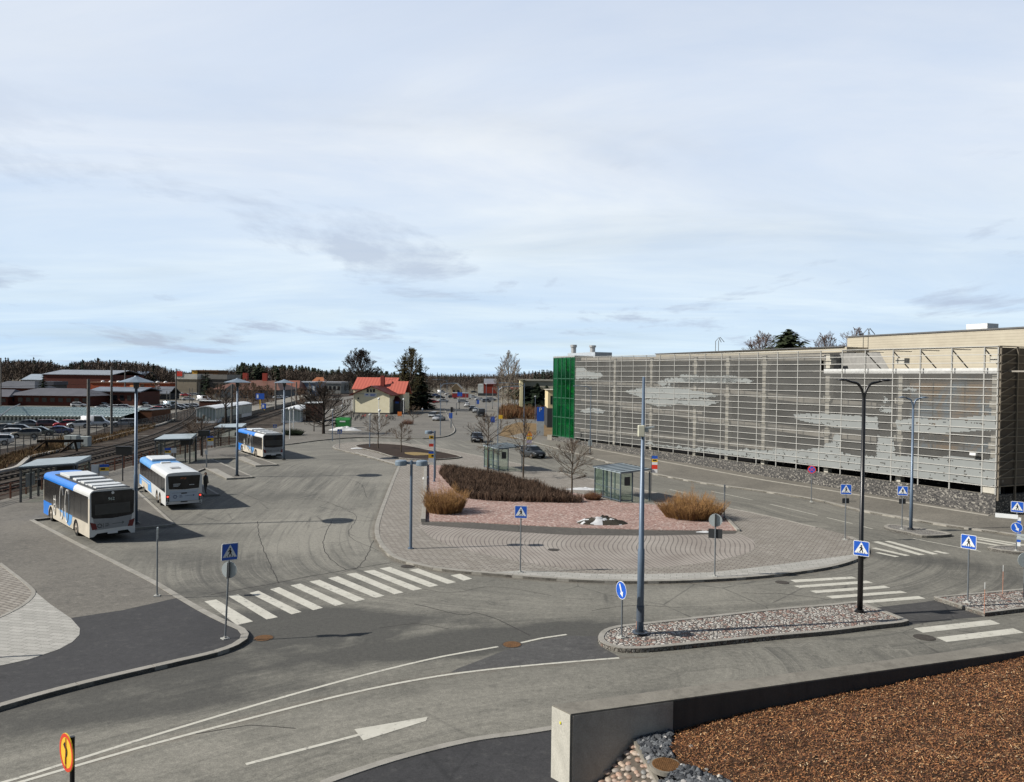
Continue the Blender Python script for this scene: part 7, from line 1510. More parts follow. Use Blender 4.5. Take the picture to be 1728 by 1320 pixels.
# railway platform
pf = [Vector(p) for p in ((-59.5,166),(-60.5,172),(-64,190),(-70,234),(-80,300),(-100,400),(-106,400),(-87,300),(-77,234),(-71,190),(-67,172),(-65.5,166))]
f = MB(); f.poly(pf, 0, .95); f.build('railway_platform', P('platform_concrete', (.26,.245,.21), .9, 0, .2, .5), label='long pale railway platform with a dark face beyond the rear bus', category='platform')
f = MB(); 
def stair(px_near_l, px_near_r, top_y, far_px, far_top, label, brick=None, w=None):
    A = at(*px_near_l); B = at(*px_near_r); hh = hgt(B, px_near_r[0], top_y); F_ = at(*far_px); dv = (F_-B); dv.z = 0; a = B-A; a.z = 0
    if w: a = a.normalized()*w
    t = thing('stair_shelter', label, 'stair shelter', A, math.atan2(dv.y, dv.x)-math.pi/2, 'white arched stair shelters at the railway'); Mi = Matrix.Rotation(-(math.atan2(dv.y, dv.x)-math.pi/2), 3, 'Z'); Wd = a.length; Ln = dv.length
    h2 = hh*.86
    f = MB(); n = 8; pr = [(-.2+(Wd+.4)*i/n, h2+(hh*.14)*math.sin(math.pi*i/n)) for i in range(n+1)]
    for y in (-.4, Ln): f.v += [(x, y, zz_) for x, zz_ in pr]+[(x, y, zz_+.18) for x, zz_ in pr]
    m_ = n+1
    for i in range(n): f.f += [(i,i+1,2*m_+i+1,2*m_+i),(m_+i,3*m_+i,3*m_+i+1,m_+i+1),(i,m_+i,m_+i+1,i+1),(2*m_+i,2*m_+i+1,3*m_+i+1,3*m_+i)]; f.mi += [0]*4
    f.build('roof', m_white, t)
    mw = P('greenish_glass', (.42,.48,.44), .3, 0, .25, .6)
    f = MB()
    ng = 6
    for i in range(ng): x0 = Wd*i/ng+.05; x1 = Wd*(i+1)/ng-.05; f.add([(x0,0,.5),(x1,0,.5),(x1,0,h2+hh*.12*math.sin(math.pi*x1/Wd)),(x0,0,h2+hh*.12*math.sin(math.pi*x0/Wd))],[(0,1,2,3)])
    f.build('end_glazing', mw, t)
    for k_, x in enumerate((0.0, Wd)):
        f = MB(); ns = max(3, int(Ln/2.2))
        for i in range(ns): y0, y1 = Ln*i/ns+.08, Ln*(i+1)/ns-.08; f.add([(x,y0,.9),(x,y1,.9),(x,y1,h2-.05),(x,y0,h2-.05)],[(0,1,2,3)])
        f.build('side_glazing', mw, t)
    f = MB()
    for i in range(ng+1): x = Wd*i/ng; f.box(x-.05,x+.05,-.05,.05,0,h2+hh*.11*math.sin(math.pi*i/ng))
    ns = max(3, int(Ln/2.2))
    for i in range(ns+1):
        for x in (0,Wd): f.box(x-.06,x+.06,Ln*i/ns-.06,Ln*i/ns+.06,0,h2)
    f.box(0,Wd,-.07,.07,0,.45); f.box(-.08,.08,0,Ln,0,.85); f.box(Wd-.08,Wd+.08,0,Ln,0,.85); f.build('frame', m_white, t); return t
stair((332,714),(362,714.5),687,(423,702),668,'long white stair shelter with arched roof left of the rear bus')
stair((476,713.5),(505,714),690,(520,706),668,'shorter white stair shelter with arched roof beside the brick block')
m_brick = P('dark_brick', (.10,.045,.032), .9, 0, .3, 2); m_brickr = P('red_brick', (.20,.055,.035), .9, 0, .25, 1)
def simple(px0, px1, base_y, top_y, depth, label, cat, parts, name, rz=0, z=0):
    A = at(px0, base_y, z); B = atY(px1, base_y, A.y); hh = atY((px0+px1)/2, top_y, A.y).z-z; w = B.x-A.x; t = thing(name, label, cat, A, rz); parts(t, w, depth, hh); return t
def hut(t, w, d, h): f = MB(); f.box(0,w,0,d,0,h-.15); f.build('wall', m_brick, t); f = MB(); f.box(-.15,w+.15,-.15,d+.15,h-.15,h); f.build('roof', m_white, t)
simple(336,365,697,676,3,'small brown brick hut with a snow-white roof behind the left stair shelter','hut',hut,'brick_hut')
simple(515.5,536,711.5,679.5,6,'brown brick lift block right of the shorter stair shelter','brick block',hut,'brick_block')
# platform signs
for base, x0, x1, y0, y1, lab in (((439,690),432,446,664,674,'dark blue platform number display on a yellow post'),((446,692),441.5,449,681,690,'blue and white information board on the platform')):
    b = at(*base,.95); t = thing('platform_sign', lab, 'sign', b); A = atY(x0,y0,b.y); B = atY(x1,y1,b.y); f = MB(); f.box(A.x-b.x,B.x-b.x,-.1,.1,B.z-b.z,A.z-b.z); f.build('panel', m_blue, t); f = MB(); f.box(-.1,.1,-.09,.09,0,B.z-b.z); f.build('post', m_yel, t); f = MB(); f.box(A.x-b.x+.25,A.x-b.x+.7,-.12,-.1,B.z-b.z+.3,A.z-b.z-.3); f.build('symbol', m_white, t)
# fence of the car park
t = thing('mesh_fence', 'thin grey wire fence between the car park and the railway bank', 'fence'); fl_ = smooth_line([at(*p).xy for p in ((-40,786),(0,768),(40,756),(90,744),(150,735),(240,722),(300,709),(345,700))], False, 2.5)
for p in fl_: f = MB(); f.box(p.x-.04,p.x+.04,p.y-.04,p.y+.04,0,1.7); f.build('fence_post', m_dkgrey, t)
for zz_ in (.1,.9,1.65):
    f = MB()
    for a, b in zip(fl_[:-1], fl_[1:]): f.bar((a.x,a.y,zz_),(b.x,b.y,zz_),.03,.03)
    f.build('rail', m_dkgrey, t)
M_ = Mat('fence_mesh', .6); M_.col((.16,.155,.15)); tr = M_.t.nodes.new('ShaderNodeBsdfTransparent'); mxs = M_.t.nodes.new('ShaderNodeMixShader'); mxs.inputs[0].default_value = .28; M_.t.links.new(tr.outputs[0], mxs.inputs[1]); M_.t.links.new(M_.b.outputs[0], mxs.inputs[2]); M_.t.links.new(mxs.outputs[0], M_.o.inputs[0])
f = MB()
for a, b in zip(fl_[:-1], fl_[1:]): f.quad((a.x,a.y,.05),(b.x,b.y,.05),(b.x,b.y,1.65),(a.x,a.y,1.65))
f.build('wire_mesh', M_.m, t)
def verge(name, pts, n, h, mats, lab, seed, tw=.02): return thicket(name, pts, h, n, mats, lab, 0, seed, tw, 'dry grass')
m_dg = P('dry_grass_tuft', (.20,.14,.07), .95, 0, .35, .6); m_dg2 = P('dry_reed', (.13,.075,.04), .95, 0, .35, .6)
verge('dry_grass', [(-20,790),(0,772),(60,756),(130,742),(200,730),(262,716),(262,722),(200,740),(120,758),(60,772),(20,784),(-20,808)], 9000, .55, [m_dg,m_dg2], 'brown dry grass and weeds on the bank below the car park fence', 71, .016)
verge('dry_grass', [(70,750),(130,744),(128,756),(100,762),(66,764)], 1500, 1.1, [m_dg,m_dg2], 'taller dry brown grass around the buffer stop', 72, .02)
f = MB(); f.poly([at(x,y).xy for x,y in ((842,735),(852,720),(875,713),(915,716),(935,723),(932,736),(905,740),(870,741))], .02, .06); f.build('grass_verge', P('dead_grass', (.22,.15,.075), .95, 0, .5, .5), **STR)
# ================================================================= STATION HOUSE
M_ = Mat('red_sheet_roof', .5); s_ = M_.t.nodes.new('ShaderNodeSeparateXYZ'); M_.t.links.new(M_.co(), s_.inputs[0]); fr2 = M_.math('FRACT', M_.math('MULTIPLY', s_.outputs[0], 1.15)); c = M_.mix(M_.ramp(fr2, [(0,g3(1)),(.10,g3(0)),(.55,g3(0)),(.62,g3(.5)),(1,g3(.25))]), (.55,.14,.095), (.30,.06,.042)); M_.col(c); m_rr = M_.m
m_rr2 = P('dark_red_roof', (.11,.024,.02), .6, 0, .2, 1)
M_ = Mat('yellow_boards', .8); s_ = M_.t.nodes.new('ShaderNodeSeparateXYZ'); M_.t.links.new(M_.co(), s_.inputs[0]); fr2 = M_.math('FRACT', M_.math('MULTIPLY', s_.outputs[2], 4)); M_.col(M_.mix(1.0, M_.mix(M_.ramp(M_.noise(.8,4,.6), [(.3,g3(0)),(.7,g3(1))]), (.92,.85,.62), (.82,.75,.52)), M_.ramp(fr2, [(0,g3(.8)),(.15,g3(1))]), 'MULTIPLY')); m_yb = M_.m
hb = at(597,699); sc_ = atY(659,699,hb.y).x-hb.x; zof = lambda yy: atY(630,yy,hb.y).z
t = thing('station_house', 'old pale yellow wooden station house with bright red sheet roofs', 'house', hb, R(-7)); ze, zr_ = zof(665), zof(652)
def gable(f, x0, x1, y0, y1, zl, zr2, axis='y', mi=0, ov=.5, th=.18):
    if axis == 'y': xm = (x0+x1)/2; A = [(x0-ov,zl-ov*(zr2-zl)/(xm-x0)),(xm,zr2),(x1+ov,zl-ov*(zr2-zl)/(xm-x0))]; pts = [[(x,y,z_) for x,z_ in A]+[(x,y,z_+th) for x,z_ in A] for y in (y0-ov,y1+ov)]
    else: ym = (y0+y1)/2; A = [(y0-ov,zl-ov*(zr2-zl)/(ym-y0)),(ym,zr2),(y1+ov,zl-ov*(zr2-zl)/(ym-y0))]; pts = [[(x,y,z_) for y,z_ in A]+[(x,y,z_+th) for y,z_ in A] for x in (x0-ov,x1+ov)]
    f.add(pts[0]+pts[1], [(0,1,7,6),(1,2,8,7),(3,9,10,4),(4,10,11,5),(0,3,4,1),(1,4,5,2),(6,7,10,9),(7,8,11,10),(0,6,9,3),(2,5,11,8)], mi)
f = MB(); f.box(0,sc_,0,9,.5,ze); f.add([(0,0,ze),(sc_,0,ze),(sc_/2,0,zr_-.1)],[(0,1,2)]); xl = atY(595,699,hb.y+12).x-hb.x-.4; xr = atY(670,699,hb.y+12).x-hb.x-1.5
f.box(xl,xr,9,18,.5,atY(630,656,hb.y+9).z); xr2 = atY(686.5,699,hb.y+10).x-hb.x-1.3; f.box(xr-.5,xr2,7.5,14,.3,atY(680,663,hb.y+7).z); f.build('wall', m_yb, t)
f = MB(); gable(f,0,sc_,0,9,ze,zr_,'y',ov=1.0); f.build('gable_roof', m_rr2, t)
zt2 = atY(630,638,hb.y+13).z; zl2 = atY(630,656,hb.y+9).z; f = MB(); gable(f,xl,xr,9,18,zl2,zt2,'x',ov=.4); rf = f.build('roof', m_rr, t)
f = MB(); gable(f,xr-.2,xr2,7.5,14,atY(680,662,hb.y+7).z,atY(680,644.5,hb.y+10).z,'x',ov=.6); f.build('side_roof', m_rr, t)
xc = atY(642,640,hb.y+12).x-hb.x; f = MB(); f.box(xc-.5,xc+.5,9.2,10.2,zl2,atY(642,634,hb.y+10).z); f.build('chimney', P('red_chimney',(.22,.05,.04),.8), rf)
f = MB(); f.box(-.1,sc_+.1,-.05,9,0,.5); f.box(xl,xr2,7,18,0,.4); f.build('stone_plinth', P('plinth', (.10,.095,.09), .9), t)
f = MB()
for xx in (621.5,627,632): X_ = atY(xx,657,hb.y).x-hb.x; f.box(X_-.28,X_+.28,-.05,0,zof(662),zof(656.5))
f.box(atY(605,672,hb.y).x-hb.x-.2,atY(605,672,hb.y).x-hb.x+.2,-.05,0,zof(674),zof(671)); f.build('window', m_cg, t)
f = MB(); X_ = atY(615.5,666,hb.y).x-hb.x; X2 = atY(637,666,hb.y).x-hb.x; f.box(X_,X2,-.08,-.02,zof(669.5),zof(663.5)); sgn_ = f.build('name_board', m_white, t)
f = MB(); f.box(X_+.3,X_+1.1,-.10,-.08,zof(667),zof(666)); f.box(X_+.6,X_+.9,-.10,-.08,zof(667),zof(665)); f.box(X_+1.6,X2-.3,-.10,-.08,zof(666.2),zof(665.2)); f.box(X_+1.6,X2-.5,-.10,-.08,zof(668.2),zof(667.2)); q = f.build('lettering', m_blue); q.parent = sgn_
f = MB(); f.box(0,sc_,-.06,0,ze-.1,ze+.12); f.box(-.08,.12,-.08,.0,.5,ze); f.box(sc_-.12,sc_+.08,-.08,0,.5,ze); f.bar((sc_/2,-.4,zr_-1.0),(sc_/2,-.4,zr_+.3),.12,.12); f.build('trim', P('pale_trim',(.62,.60,.50),.7), t)
f = MB(); pxl = atY(579,699,hb.y+3).x-hb.x; f.add([(pxl,1.5,3.6),(0,1.5,4.3),(0,9,4.3),(pxl,9,3.6)],[(0,1,2,3)]); f.build('porch_roof', m_rr2, t)
f = MB(); 
for y in (1.5,4,6.5,9): f.box(pxl-.1,pxl+.1,y-.1,y+.1,0,3.7)
f.build('porch_posts', m_white, t); f = MB(); f.box(pxl+.8,-.05,8.8,9,.3,3.8); f.build('porch_wall', P('porch_brown',(.25,.14,.07),.8), t)
f = MB(); xw = atY(662,699,hb.y+5).x-hb.x; f.box(sc_+.02,xw+2.2,3.5,8.0,.0,3.5); f.build('entrance_porch', P('porch_dark',(.07,.075,.08),.7), t); f = MB(); f.box(sc_+.6,xw+1.8,3.4,3.5,2.9,3.4); f.build('blue_sign', m_blue, t)
f = MB(); f.add([(sc_,3.2,3.5),(xw+2.6,3.2,3.5),(xw+1.2,5.5,4.8),(sc_,5.5,4.8)],[(0,1,2,3)]); f.build('porch_gable', m_rr2, t)
f = MB(); f.tube([(sc_*.45,12,zt2),(sc_*.45,12,zt2+2.6)],.05,5); f.bar((sc_*.45-.5,12,zt2+2.3),(sc_*.45+.5,12,zt2+2.3),.04,.04); f.build('aerial', m_dkgrey, t)
# green container
b = at(566,722,.12); t = thing('waste_container', 'bright green waste container behind a snow heap at the left of the forecourt', 'container', b); w = atY(590,722,b.y).x-b.x; M_ = P('container_green', (.015,.20,.035), .5, 0, .15, 1)
f = MB(); f.box(0,w,0,1.8,.15,1.5); f.add([(0,0,1.5),(w,0,1.5),(w,.5,1.95),(0,.5,1.95),(0,1.8,1.5),(w,1.8,1.5),(w,1.5,1.95),(0,1.5,1.95)],[(0,1,2,3),(3,2,6,7),(7,6,5,4),(0,3,7,4),(1,5,6,2)]); f.build('body', M_, t)
f = MB(); f.box(.3,w-.3,.55,1.45,1.95,2.02); f.build('lid', P('lid_pale_green',(.25,.42,.28),.5), t); f = MB(); f.box(w*.3,w*.7,-.02,0,1.1,1.35); f.build('label', m_white, t); 
for x in (.2,w-.2): f = MB(); f.cyl((x,.3),.1,0,.16,8); f.cyl((x,1.5),.1,0,.16,8); f.build('caster', m_tyre, t)
# bicycles
def bike(col):
    t = thing('bicycle', '', 'bicycle'); 
    for x in (-.52,.52):
        f = MB(); f.tube([(x+.34*math.cos(a*math.pi/8),0,.34+.34*math.sin(a*math.pi/8)) for a in range(17)],.028,4); w = f.build('wheel', m_tyre, t)
        f = MB()
        for a in range(4): f.bar((x+.33*math.cos(a*.785),0,.34+.33*math.sin(a*.785)),(x-.33*math.cos(a*.785),0,.34-.33*math.sin(a*.785)),.012,.012)
        q = f.build('spokes', m_crim); q.parent = w
    f = MB(); 
    for a, b in (((-.52,.34),(-.15,.34)),((-.15,.34),(-.2,.8)),((-.2,.78),(.35,.82)),((-.15,.34),(.38,.78)),((.35,.95),(.52,.34)),((-.52,.34),(-.2,.78))): f.bar((a[0],0,a[1]),(b[0],0,b[1]),.045,.045)
    f.build('frame', col, t); f = MB(); f.bar((.35,-.28,1.0),(.35,.28,1.0),.04,.04); f.build('handlebar', m_blk, t); f = MB(); f.box(-.33,-.08,-.08,.08,.86,.93); f.build('saddle', m_blk, t); return t
bg = 'bicycles parked in front of the station house'; b0 = bike(m_dkgrey); bs = []
spots = [(590+i*3.2, 710-(i%3)*2.6) for i in range(8)]+[(612,706.5),(616,705.5)]+[(652,706),(655,708),(660,707),(663,710),(667,709)]
for i, p in enumerate(spots):
    o = b0 if i == 0 else dup(b0); o.location = at(p[0],p[1],.12); o.rotation_euler = (0,0,R(60+(i*37)%40)); o['group'] = bg
    o['label'] = ('%s bicycle from the left in the dark cluster before the yellow station house wall' % ['first','second','third','fourth','fifth','sixth','seventh','eighth'][i]) if i < 8 else ['left one of two red bicycles at the right end of the dark cluster','right one of two red bicycles at the right end of the dark cluster','red bicycle leftmost in the small cluster left of the orange box','second bicycle in the small cluster left of the orange box','third bicycle in the small cluster left of the orange box','fourth bicycle in the small cluster left of the orange box','bicycle nearest to the orange box right of the station house'][i-8]
    if i in (8,9,10):
        for c in o.children:
            if c.name.startswith('frame'): c.material_slots[0].link = 'OBJECT'; c.material_slots[0].material = m_red
b = at(674.5,704,.12); t = thing('orange_box', 'orange rectangular box sign on posts right of the station house', 'box', b); f = MB(); f.box(-.5,.5,-.2,.2,.3,1.3); f.build('box_body', P('orange_box',(.75,.20,.03),.5), t); f = MB(); f.box(-.4,-.34,-.05,.05,0,.3); f.box(.34,.4,-.05,.05,0,.3); f.build('legs', m_dkgrey, t)
# direction / parking signs
def boardsign(name, base, x0, x1, y0, y1, mat, lab, txt=None, tm=None, z=.1, th=.25, cat='sign', post_=True, size=None):
    b = at(*base, z); A = atY(x0,y0,b.y); B = atY(x1,y1,b.y); t = thing(name, lab, cat, b); f = MB(); f.box(A.x-b.x,B.x-b.x,-th/2,th/2,B.z-b.z,A.z-b.z); f.build('panel', mat, t)
    if post_: f = MB(); f.cyl((0,0),.06,0,A.z-b.z-.05,8); f.build('post', m_gpole, t)
    if txt: text_mesh(txt, size or (B.x-A.x)*.8, tm or m_white, t, Matrix.Translation(((A.x+B.x)/2-b.x, -th/2-.02, (A.z*.8+B.z*.2)-b.z)) @ Matrix.Rotation(R(90),4,'X'))
    return t, A.x-b.x, B.x-b.x, B.z-b.z, A.z-b.z
t, x0, x1, z0, z1 = boardsign('parking_pillar', (911,735), 906,918,687,711, m_blue, 'tall blue and pale parking pillar left of the green tower', 'P', post_=False, cat='parking sign')
f = MB(); f.box(x0,x1,-.12,.12,0,z0); f.build('pillar_base', P('pale_pillar',(.45,.47,.48),.5), t)
boardsign('yellow_sign', (844.5,724), 840.5,848,700.5,707, m_yel, 'square yellow sign on a pole right of the main street')
boardsign('direction_sign', (831,716), 828,835,703,713, m_blue, 'blue round and square sign cluster behind the first lime tree', th=.1)
boardsign('direction_sign', (806,688), 804.5,808.5,675,682, m_blue, 'small blue sign above the row of parked cars', th=.1)
boardsign('direction_sign', (777,676), 772,780,662,669, m_blue, 'big blue direction sign at the far junction', th=.1)
boardsign('direction_sign', (760.5,723), 758,763.5,697,706, m_blue, 'blue crossing sign on the forecourt corner below a traffic light', th=.1)
b = at(762,722,.12); t = thing('traffic_light', 'black traffic light seen from the side at the forecourt corner', 'traffic light', b); hh = hgt(b,762,688); f = MB(); f.cyl((0,0),.07,0,hh-.9,8); f.build('post', m_gpole, t); f = MB(); f.box(-.2,.2,-.2,.2,hh-1.0,hh); 
for i in range(3): f.bar((.1,0,hh-.2-i*.32),(.5,0,hh-.25-i*.32),.22,.1)
f.build('signal_head', m_blk, t)
b = at(893,760,.11); t = thing('roadwork_sign', 'orange and yellow warning signs stacked on a pole above the dark hatchback', 'traffic sign', b, face((893,760))); h_ = hgt(b,895,728)
f = MB(); f.cyl((0,0),.05,0,h_,8); f.build('pole', m_gpole, t); f = MB(); flat([(-.45,h_-.75),(.45,h_-.75),(0,h_)], -.06, f); f.build('orange_triangle', P('sign_orange',(.85,.20,.02),.4), t); f = MB(); flat([(-.22,h_-.64),(.22,h_-.64),(0,h_-.25)], -.07, f); f.build('yellow_field', m_yel, t); f = MB(); f.box(-.35,.35,-.05,-.02,h_-1.25,h_-.85); f.build('yellow_plate', m_yel, t); f = MB(); f.box(-.35,.35,-.05,-.02,h_-1.75,h_-1.3); f.build('pale_plate', P('lilac_plate',(.45,.42,.6),.5), t)
boardsign('info_board', (995.5,767), 992.5,999,743,752, m_signback, 'white triangular sign with a dark pole before the left end of the stone base', th=.06, cat='sign')
slim((1015,760),(997,655),'x',0) if False else slim((996,762),(992,652),'slim grey lamp with left arm before the left end of the mesh screen', -1.6, z=.11)
# ================================================================= BUILDINGS IN THE DISTANCE
def bld(px0, px1, base_y, eave_y, ridge_y, depth, wallc, roofc, label, cat='building', name='building', roof='gable', wins=0, axis='x', wc=None, dark=False, rz=0):
    A = at(px0, base_y); B = atY(px1, base_y, A.y); ze_ = atY((px0+px1)/2, eave_y, A.y).z; w = B.x-A.x; t = thing(name, label, cat, A, rz)
    wm = P('wall_%s_%s_%s' % wallc, wallc, .85, 0, .15, .5); rm = P('roof_%s_%s_%s' % roofc, roofc, .6, 0, .18, .3)
    f = MB(); f.box(0,w,0,depth,0,ze_); f.build('wall', wm, t)
    if roof == 'gable':
        zr3 = atY((px0+px1)/2, ridge_y, A.y+(depth/2 if axis == 'x' else 0)).z; f = MB(); gable(f,0,w,0,depth,ze_,zr3,axis,ov=.6,th=.3)
        if axis == 'y':
            k = MB(); k.add([(0,.0,ze_),(w,.0,ze_),(w/2,.0,zr3-.05)],[(0,1,2)]); k.build('gable_wall', wm, t)
    elif roof == 'hip':
        zr3 = atY((px0+px1)/2, ridge_y, A.y+depth/2).z; f = MB(); e = min(depth/2, w*.2); f.add([(-1,-1,ze_-.2),(w+1,-1,ze_-.2),(w+1,depth+1,ze_-.2),(-1,depth+1,ze_-.2),(e,depth/2,zr3),(w-e,depth/2,zr3)],[(0,1,5,4),(1,2,5),(2,3,4,5),(3,0,4),(0,3,2,1)])
    else: zr3 = atY((px0+px1)/2, ridge_y, A.y).z; f = MB(); f.box(-.4,w+.4,-.4,depth+.4,ze_,zr3)
    f.build('roof', rm, t)
    if wins:
        hh = ze_*.38
        for i in range(wins): x = w*(i+.5)/wins; f = MB(); f.box(x-w/wins*.28,x+w/wins*.28,-.06,0,ze_*.35,ze_*.35+hh); f.build('window', wc or m_cg, t)
    return t, w, ze_, zr3
# glass-roofed building
A = at(-60,713); B = at(234,713); B.y = A.y; t = thing('glass_building', 'long low building with a sloping pale turquoise glass roof behind the parked cars', 'building', A); w = B.x-A.x; M_ = P('turquoise_glass_roof', (.86,1.0,1.0), .75, 0, .1, .25)
ze_ = hgt(A,100,702); zr3 = atY(100,687,A.y+12).z
f = MB(); f.add([(0,-.5,ze_),(w,-.5,ze_),(w,12,zr3),(0,12,zr3)],[(0,1,2,3)]); rf = f.build('glass_roof', M_, t)
f = MB()
for i in range(46): x = w*i/45; f.bar((x,-.5,ze_+.05),(x,12,zr3+.05),.10,.10)
for q_ in (.33,.66): f.bar((0,-.5+12.5*q_,ze_+(zr3-ze_)*q_+.05),(w,-.5+12.5*q_,ze_+(zr3-ze_)*q_+.05),.10,.08)
q = f.build('glazing_bars', P('bar_grey_green',(.22,.32,.32),.5)); q.parent = rf
f = MB(); f.box(0,w,.6,.8,0,ze_); f.box(0,w,11.6,12,0,zr3-.05); f.build('wall', P('shop_front_dark',(.12,.13,.13),.5,0,.6,.5), t)
f = MB()
for i in range(40): x = w*i/39; f.box(x-.13,x+.13,.3,.58,0,ze_)
f.box(0,w,.35,.58,ze_-.35,ze_); f.box(0,w,.4,.58,0,.5); f.build('columns', P('pale_column',(.50,.54,.52),.6), t)
simple(235,256,713,692,9,'rust-brown clad block at the right end of the glass-roofed building','building',lambda t,w,d,h: (MB().box(0,w,0,d,0,h-.1).build('wall', P('corten',(.12,.05,.025),.8), t), MB().box(-.1,w+.1,-.1,d+.1,h-.1,h).build('roof_edge', m_dkgrey, t)),'brown_block')
GR_ = (.13,.135,.15); RB = (.105,.036,.027)
t,w,ze_,zr3 = bld(14,150,684,666.5,655,14,RB,(.12,.12,.135),'long low red brick market hall with a dark grey roof left of the thick mast',roof='hip',wins=10)
bld(-30,13,684,668,657,12,RB,(.12,.12,.135),'red brick wing with grey roof cut by the left picture edge',roof='hip',wins=3)
bld(-20,57,668,654,643,14,RB,(.12,.125,.14),'second red brick hall with dark grey roof behind the market hall',roof='hip')
bld(45,90,662,650,643.5,12,(.10,.10,.10),(.085,.09,.11),'low dark roofed building behind the brick halls',roof='flat')
bld(58,112,664,660,651,10,(.3,.3,.3),(.55,.56,.56),'flat building with a white roof edge between the brick halls',roof='flat') if False else None
bld(38,70,655,641,632,20,(.25,.26,.28),(.34,.40,.46),'light blue-grey roofed hall in front of the wood at left',roof='gable')
bld(78,112,655,641,633,20,(.16,.16,.165),(.20,.205,.215),'dull grey roofed hall right of the light blue one',roof='gable')
bld(112,152,656,664,655,10,(.25,.24,.22),(.30,.34,.40),'low building with pale roof behind the thick mast',roof='gable') if False else None
bld(73,188,658,632.5,625,40,(.13,.048,.038),(.27,.30,.34),'very long far red hall with pale grey roof panels',roof='gable',wins=0)
bld(189,235,655,640,627,30,(.20,.22,.26),(.26,.33,.44),'blue-grey roofed hall left of the far sales building',roof='gable')
t,w,ze_,zr3 = bld(153,286,660,647,645,18,(.36,.085,.04),(.25,.13,.09),'long orange-red sales building with white roof domes',roof='flat')
for i in range(9): f = MB(); f.sphere((w*(.12+.1*i),3,zr3),1.1,0,6,.7); f.build('roof_dome', m_white, t)
f = MB(); f.box(w*.50,w*.63,-.2,0,ze_*.45,ze_*.8); f.build('lit_sign', P('orange_sign',(.80,.35,.12),.5), t)
f = MB(); f.box(w*.82,w*.88,-.2,0,ze_*.4,ze_*.85); f.build('pale_sign', P('pink_sign',(.6,.35,.33),.5), t)
bld(152,236,683,661,654.5,14,(.11,.042,.032),(.20,.235,.28),'low brick shop with blue-grey roof above the far cars',roof='gable',wins=7)
bld(236,250,680,662,658,8,(.2,.07,.05),(.30,.30,.28),'small brick annex with a pale hipped roof right of the hat lamp',roof='hip')
bld(255,284,674,664,653.5,10,(.05,.05,.055),(.16,.175,.20),'low dark open building with grey roof in the far lot',roof='gable')
t,w,ze_,zr3 = bld(297,332,664,640,631,20,(.30,.26,.20),(.62,.61,.56),'white topped store with a red sign in the distance',roof='flat'); f = MB(); f.box(w*.03,w*.32,-.6,-.45,ze_+1.5,ze_+4); f.build('red_sign', m_red, t)
bld(333,382,664,640,632,20,(.13,.12,.11),(.24,.23,.21),'dark grey flat store right of the white one',roof='flat',wins=4)
bld(324,332,660,625.5,624.5,12,(.68,.40,.08),(.4,.3,.15),'small bright orange-yellow block high above the white store',roof='flat')
bld(332,368,660,626.5,624.5,16,(.16,.09,.045),(.22,.13,.07),'brown apartment building beside the bright yellow block',roof='flat',wins=7)
t,w,ze_,zr3 = bld(362,470,671,657,641.5,30,(.17,.18,.19),(.17,.085,.062),'large grey building with a wide rust-red roof beyond the tracks',roof='hip',wins=5)
for q_ in (.30,.62): f = MB(); f.box(w*q_-1.0,w*q_+1.0,14,16,zr3-2,zr3+3.2); f.build('chimney', P('red_chimney2',(.38,.07,.05),.8), t)
f = MB(); f.add([(w*.10,-1.2,ze_-1.5),(w*.42,-1.2,ze_-1.5),(w*.30,-1.2,zr3-1.5)],[(0,1,2)]); f.box(w*.1,w*.42,-1.2,0,0,ze_-1.5); f.build('gable_wing', P('wall_dark_blue_grey',(.085,.10,.115),.8), t)
bld(470,502,669,657,642,22,(.17,.10,.07),(.24,.10,.07),'rust-red roofed block right of the large grey building',roof='hip')
bld(500,532,668,646,644,20,(.26,.33,.42),(.45,.50,.55),'pale blue industrial building beyond the platform',roof='flat',wins=6,wc=m_white)
bld(532,575,664,647,644,22,(.30,.30,.28),(.35,.36,.38),'pale grey far building behind the broad bare tree',roof='flat',wins=6)
bld(527,546,660,645,636.5,10,(.25,.13,.08),(.38,.15,.075),'far small house with an orange roof',roof='hip',name='house')
bld(449,461,655,641,634,9,(.62,.58,.28),(.20,.19,.18),'tiny far pale yellow house on the slope among pines',roof='gable',name='house',wins=2)
bld(436,446,655,642,635,9,(.55,.56,.58),(.30,.31,.34),'tiny far white house left of the pale yellow one',roof='gable',name='house')
bld(762,777,668,655,647.5,14,(.50,.36,.22),(.55,.45,.33),'far beige house at the end of the main street',roof='gable',axis='y',name='house',wins=2)
bld(834,793,1,1,1,1,(.1,.1,.1),(.1,.1,.1),'x') if False else None
t,w,ze_,zr3 = bld(816,838,668,648.5,648,22,(.26,.045,.03),(.24,.05,.04),'dark red cladded building right of the far street end',roof='flat'); f = MB(); f.box(-.1-w*.42,-.1,0,20,0,ze_); f.build('white_end', P('white_end_wall',(.62,.64,.62),.7,0,.3,.5), t); f = MB(); f.box(w*.0,w*.95,3,12,ze_,ze_+3); f.build('roof_plant', P('pale_plant',(.55,.60,.66),.5), t); f = MB(); f.box(-w*.42,w,-.2,0,0,ze_*.22); f.build('dark_base', m_dkgrey, t)
t,w,ze_,zr3 = bld(877,882,700,640.5,640,30,(.82,.74,.46),(.7,.65,.5),'pale yellow end wall block left of the cream hall',roof='flat')
bld(882,935,696,643,640.5,30,(.52,.49,.38),(.45,.43,.36),'long cream hall behind the dark pines',roof='flat')
t,w,ze_,zr3 = bld(863,878,688,656,654.5,14,(.35,.06,.04),(.3,.1,.08),'low shop with a red and pink sign left of the yellow wall',roof='flat'); f = MB(); f.box(.3,w*.45,-.1,0,ze_*.78,ze_*.97); f.build('pink_sign', P('pink_sign2',(.75,.40,.36),.5), t)
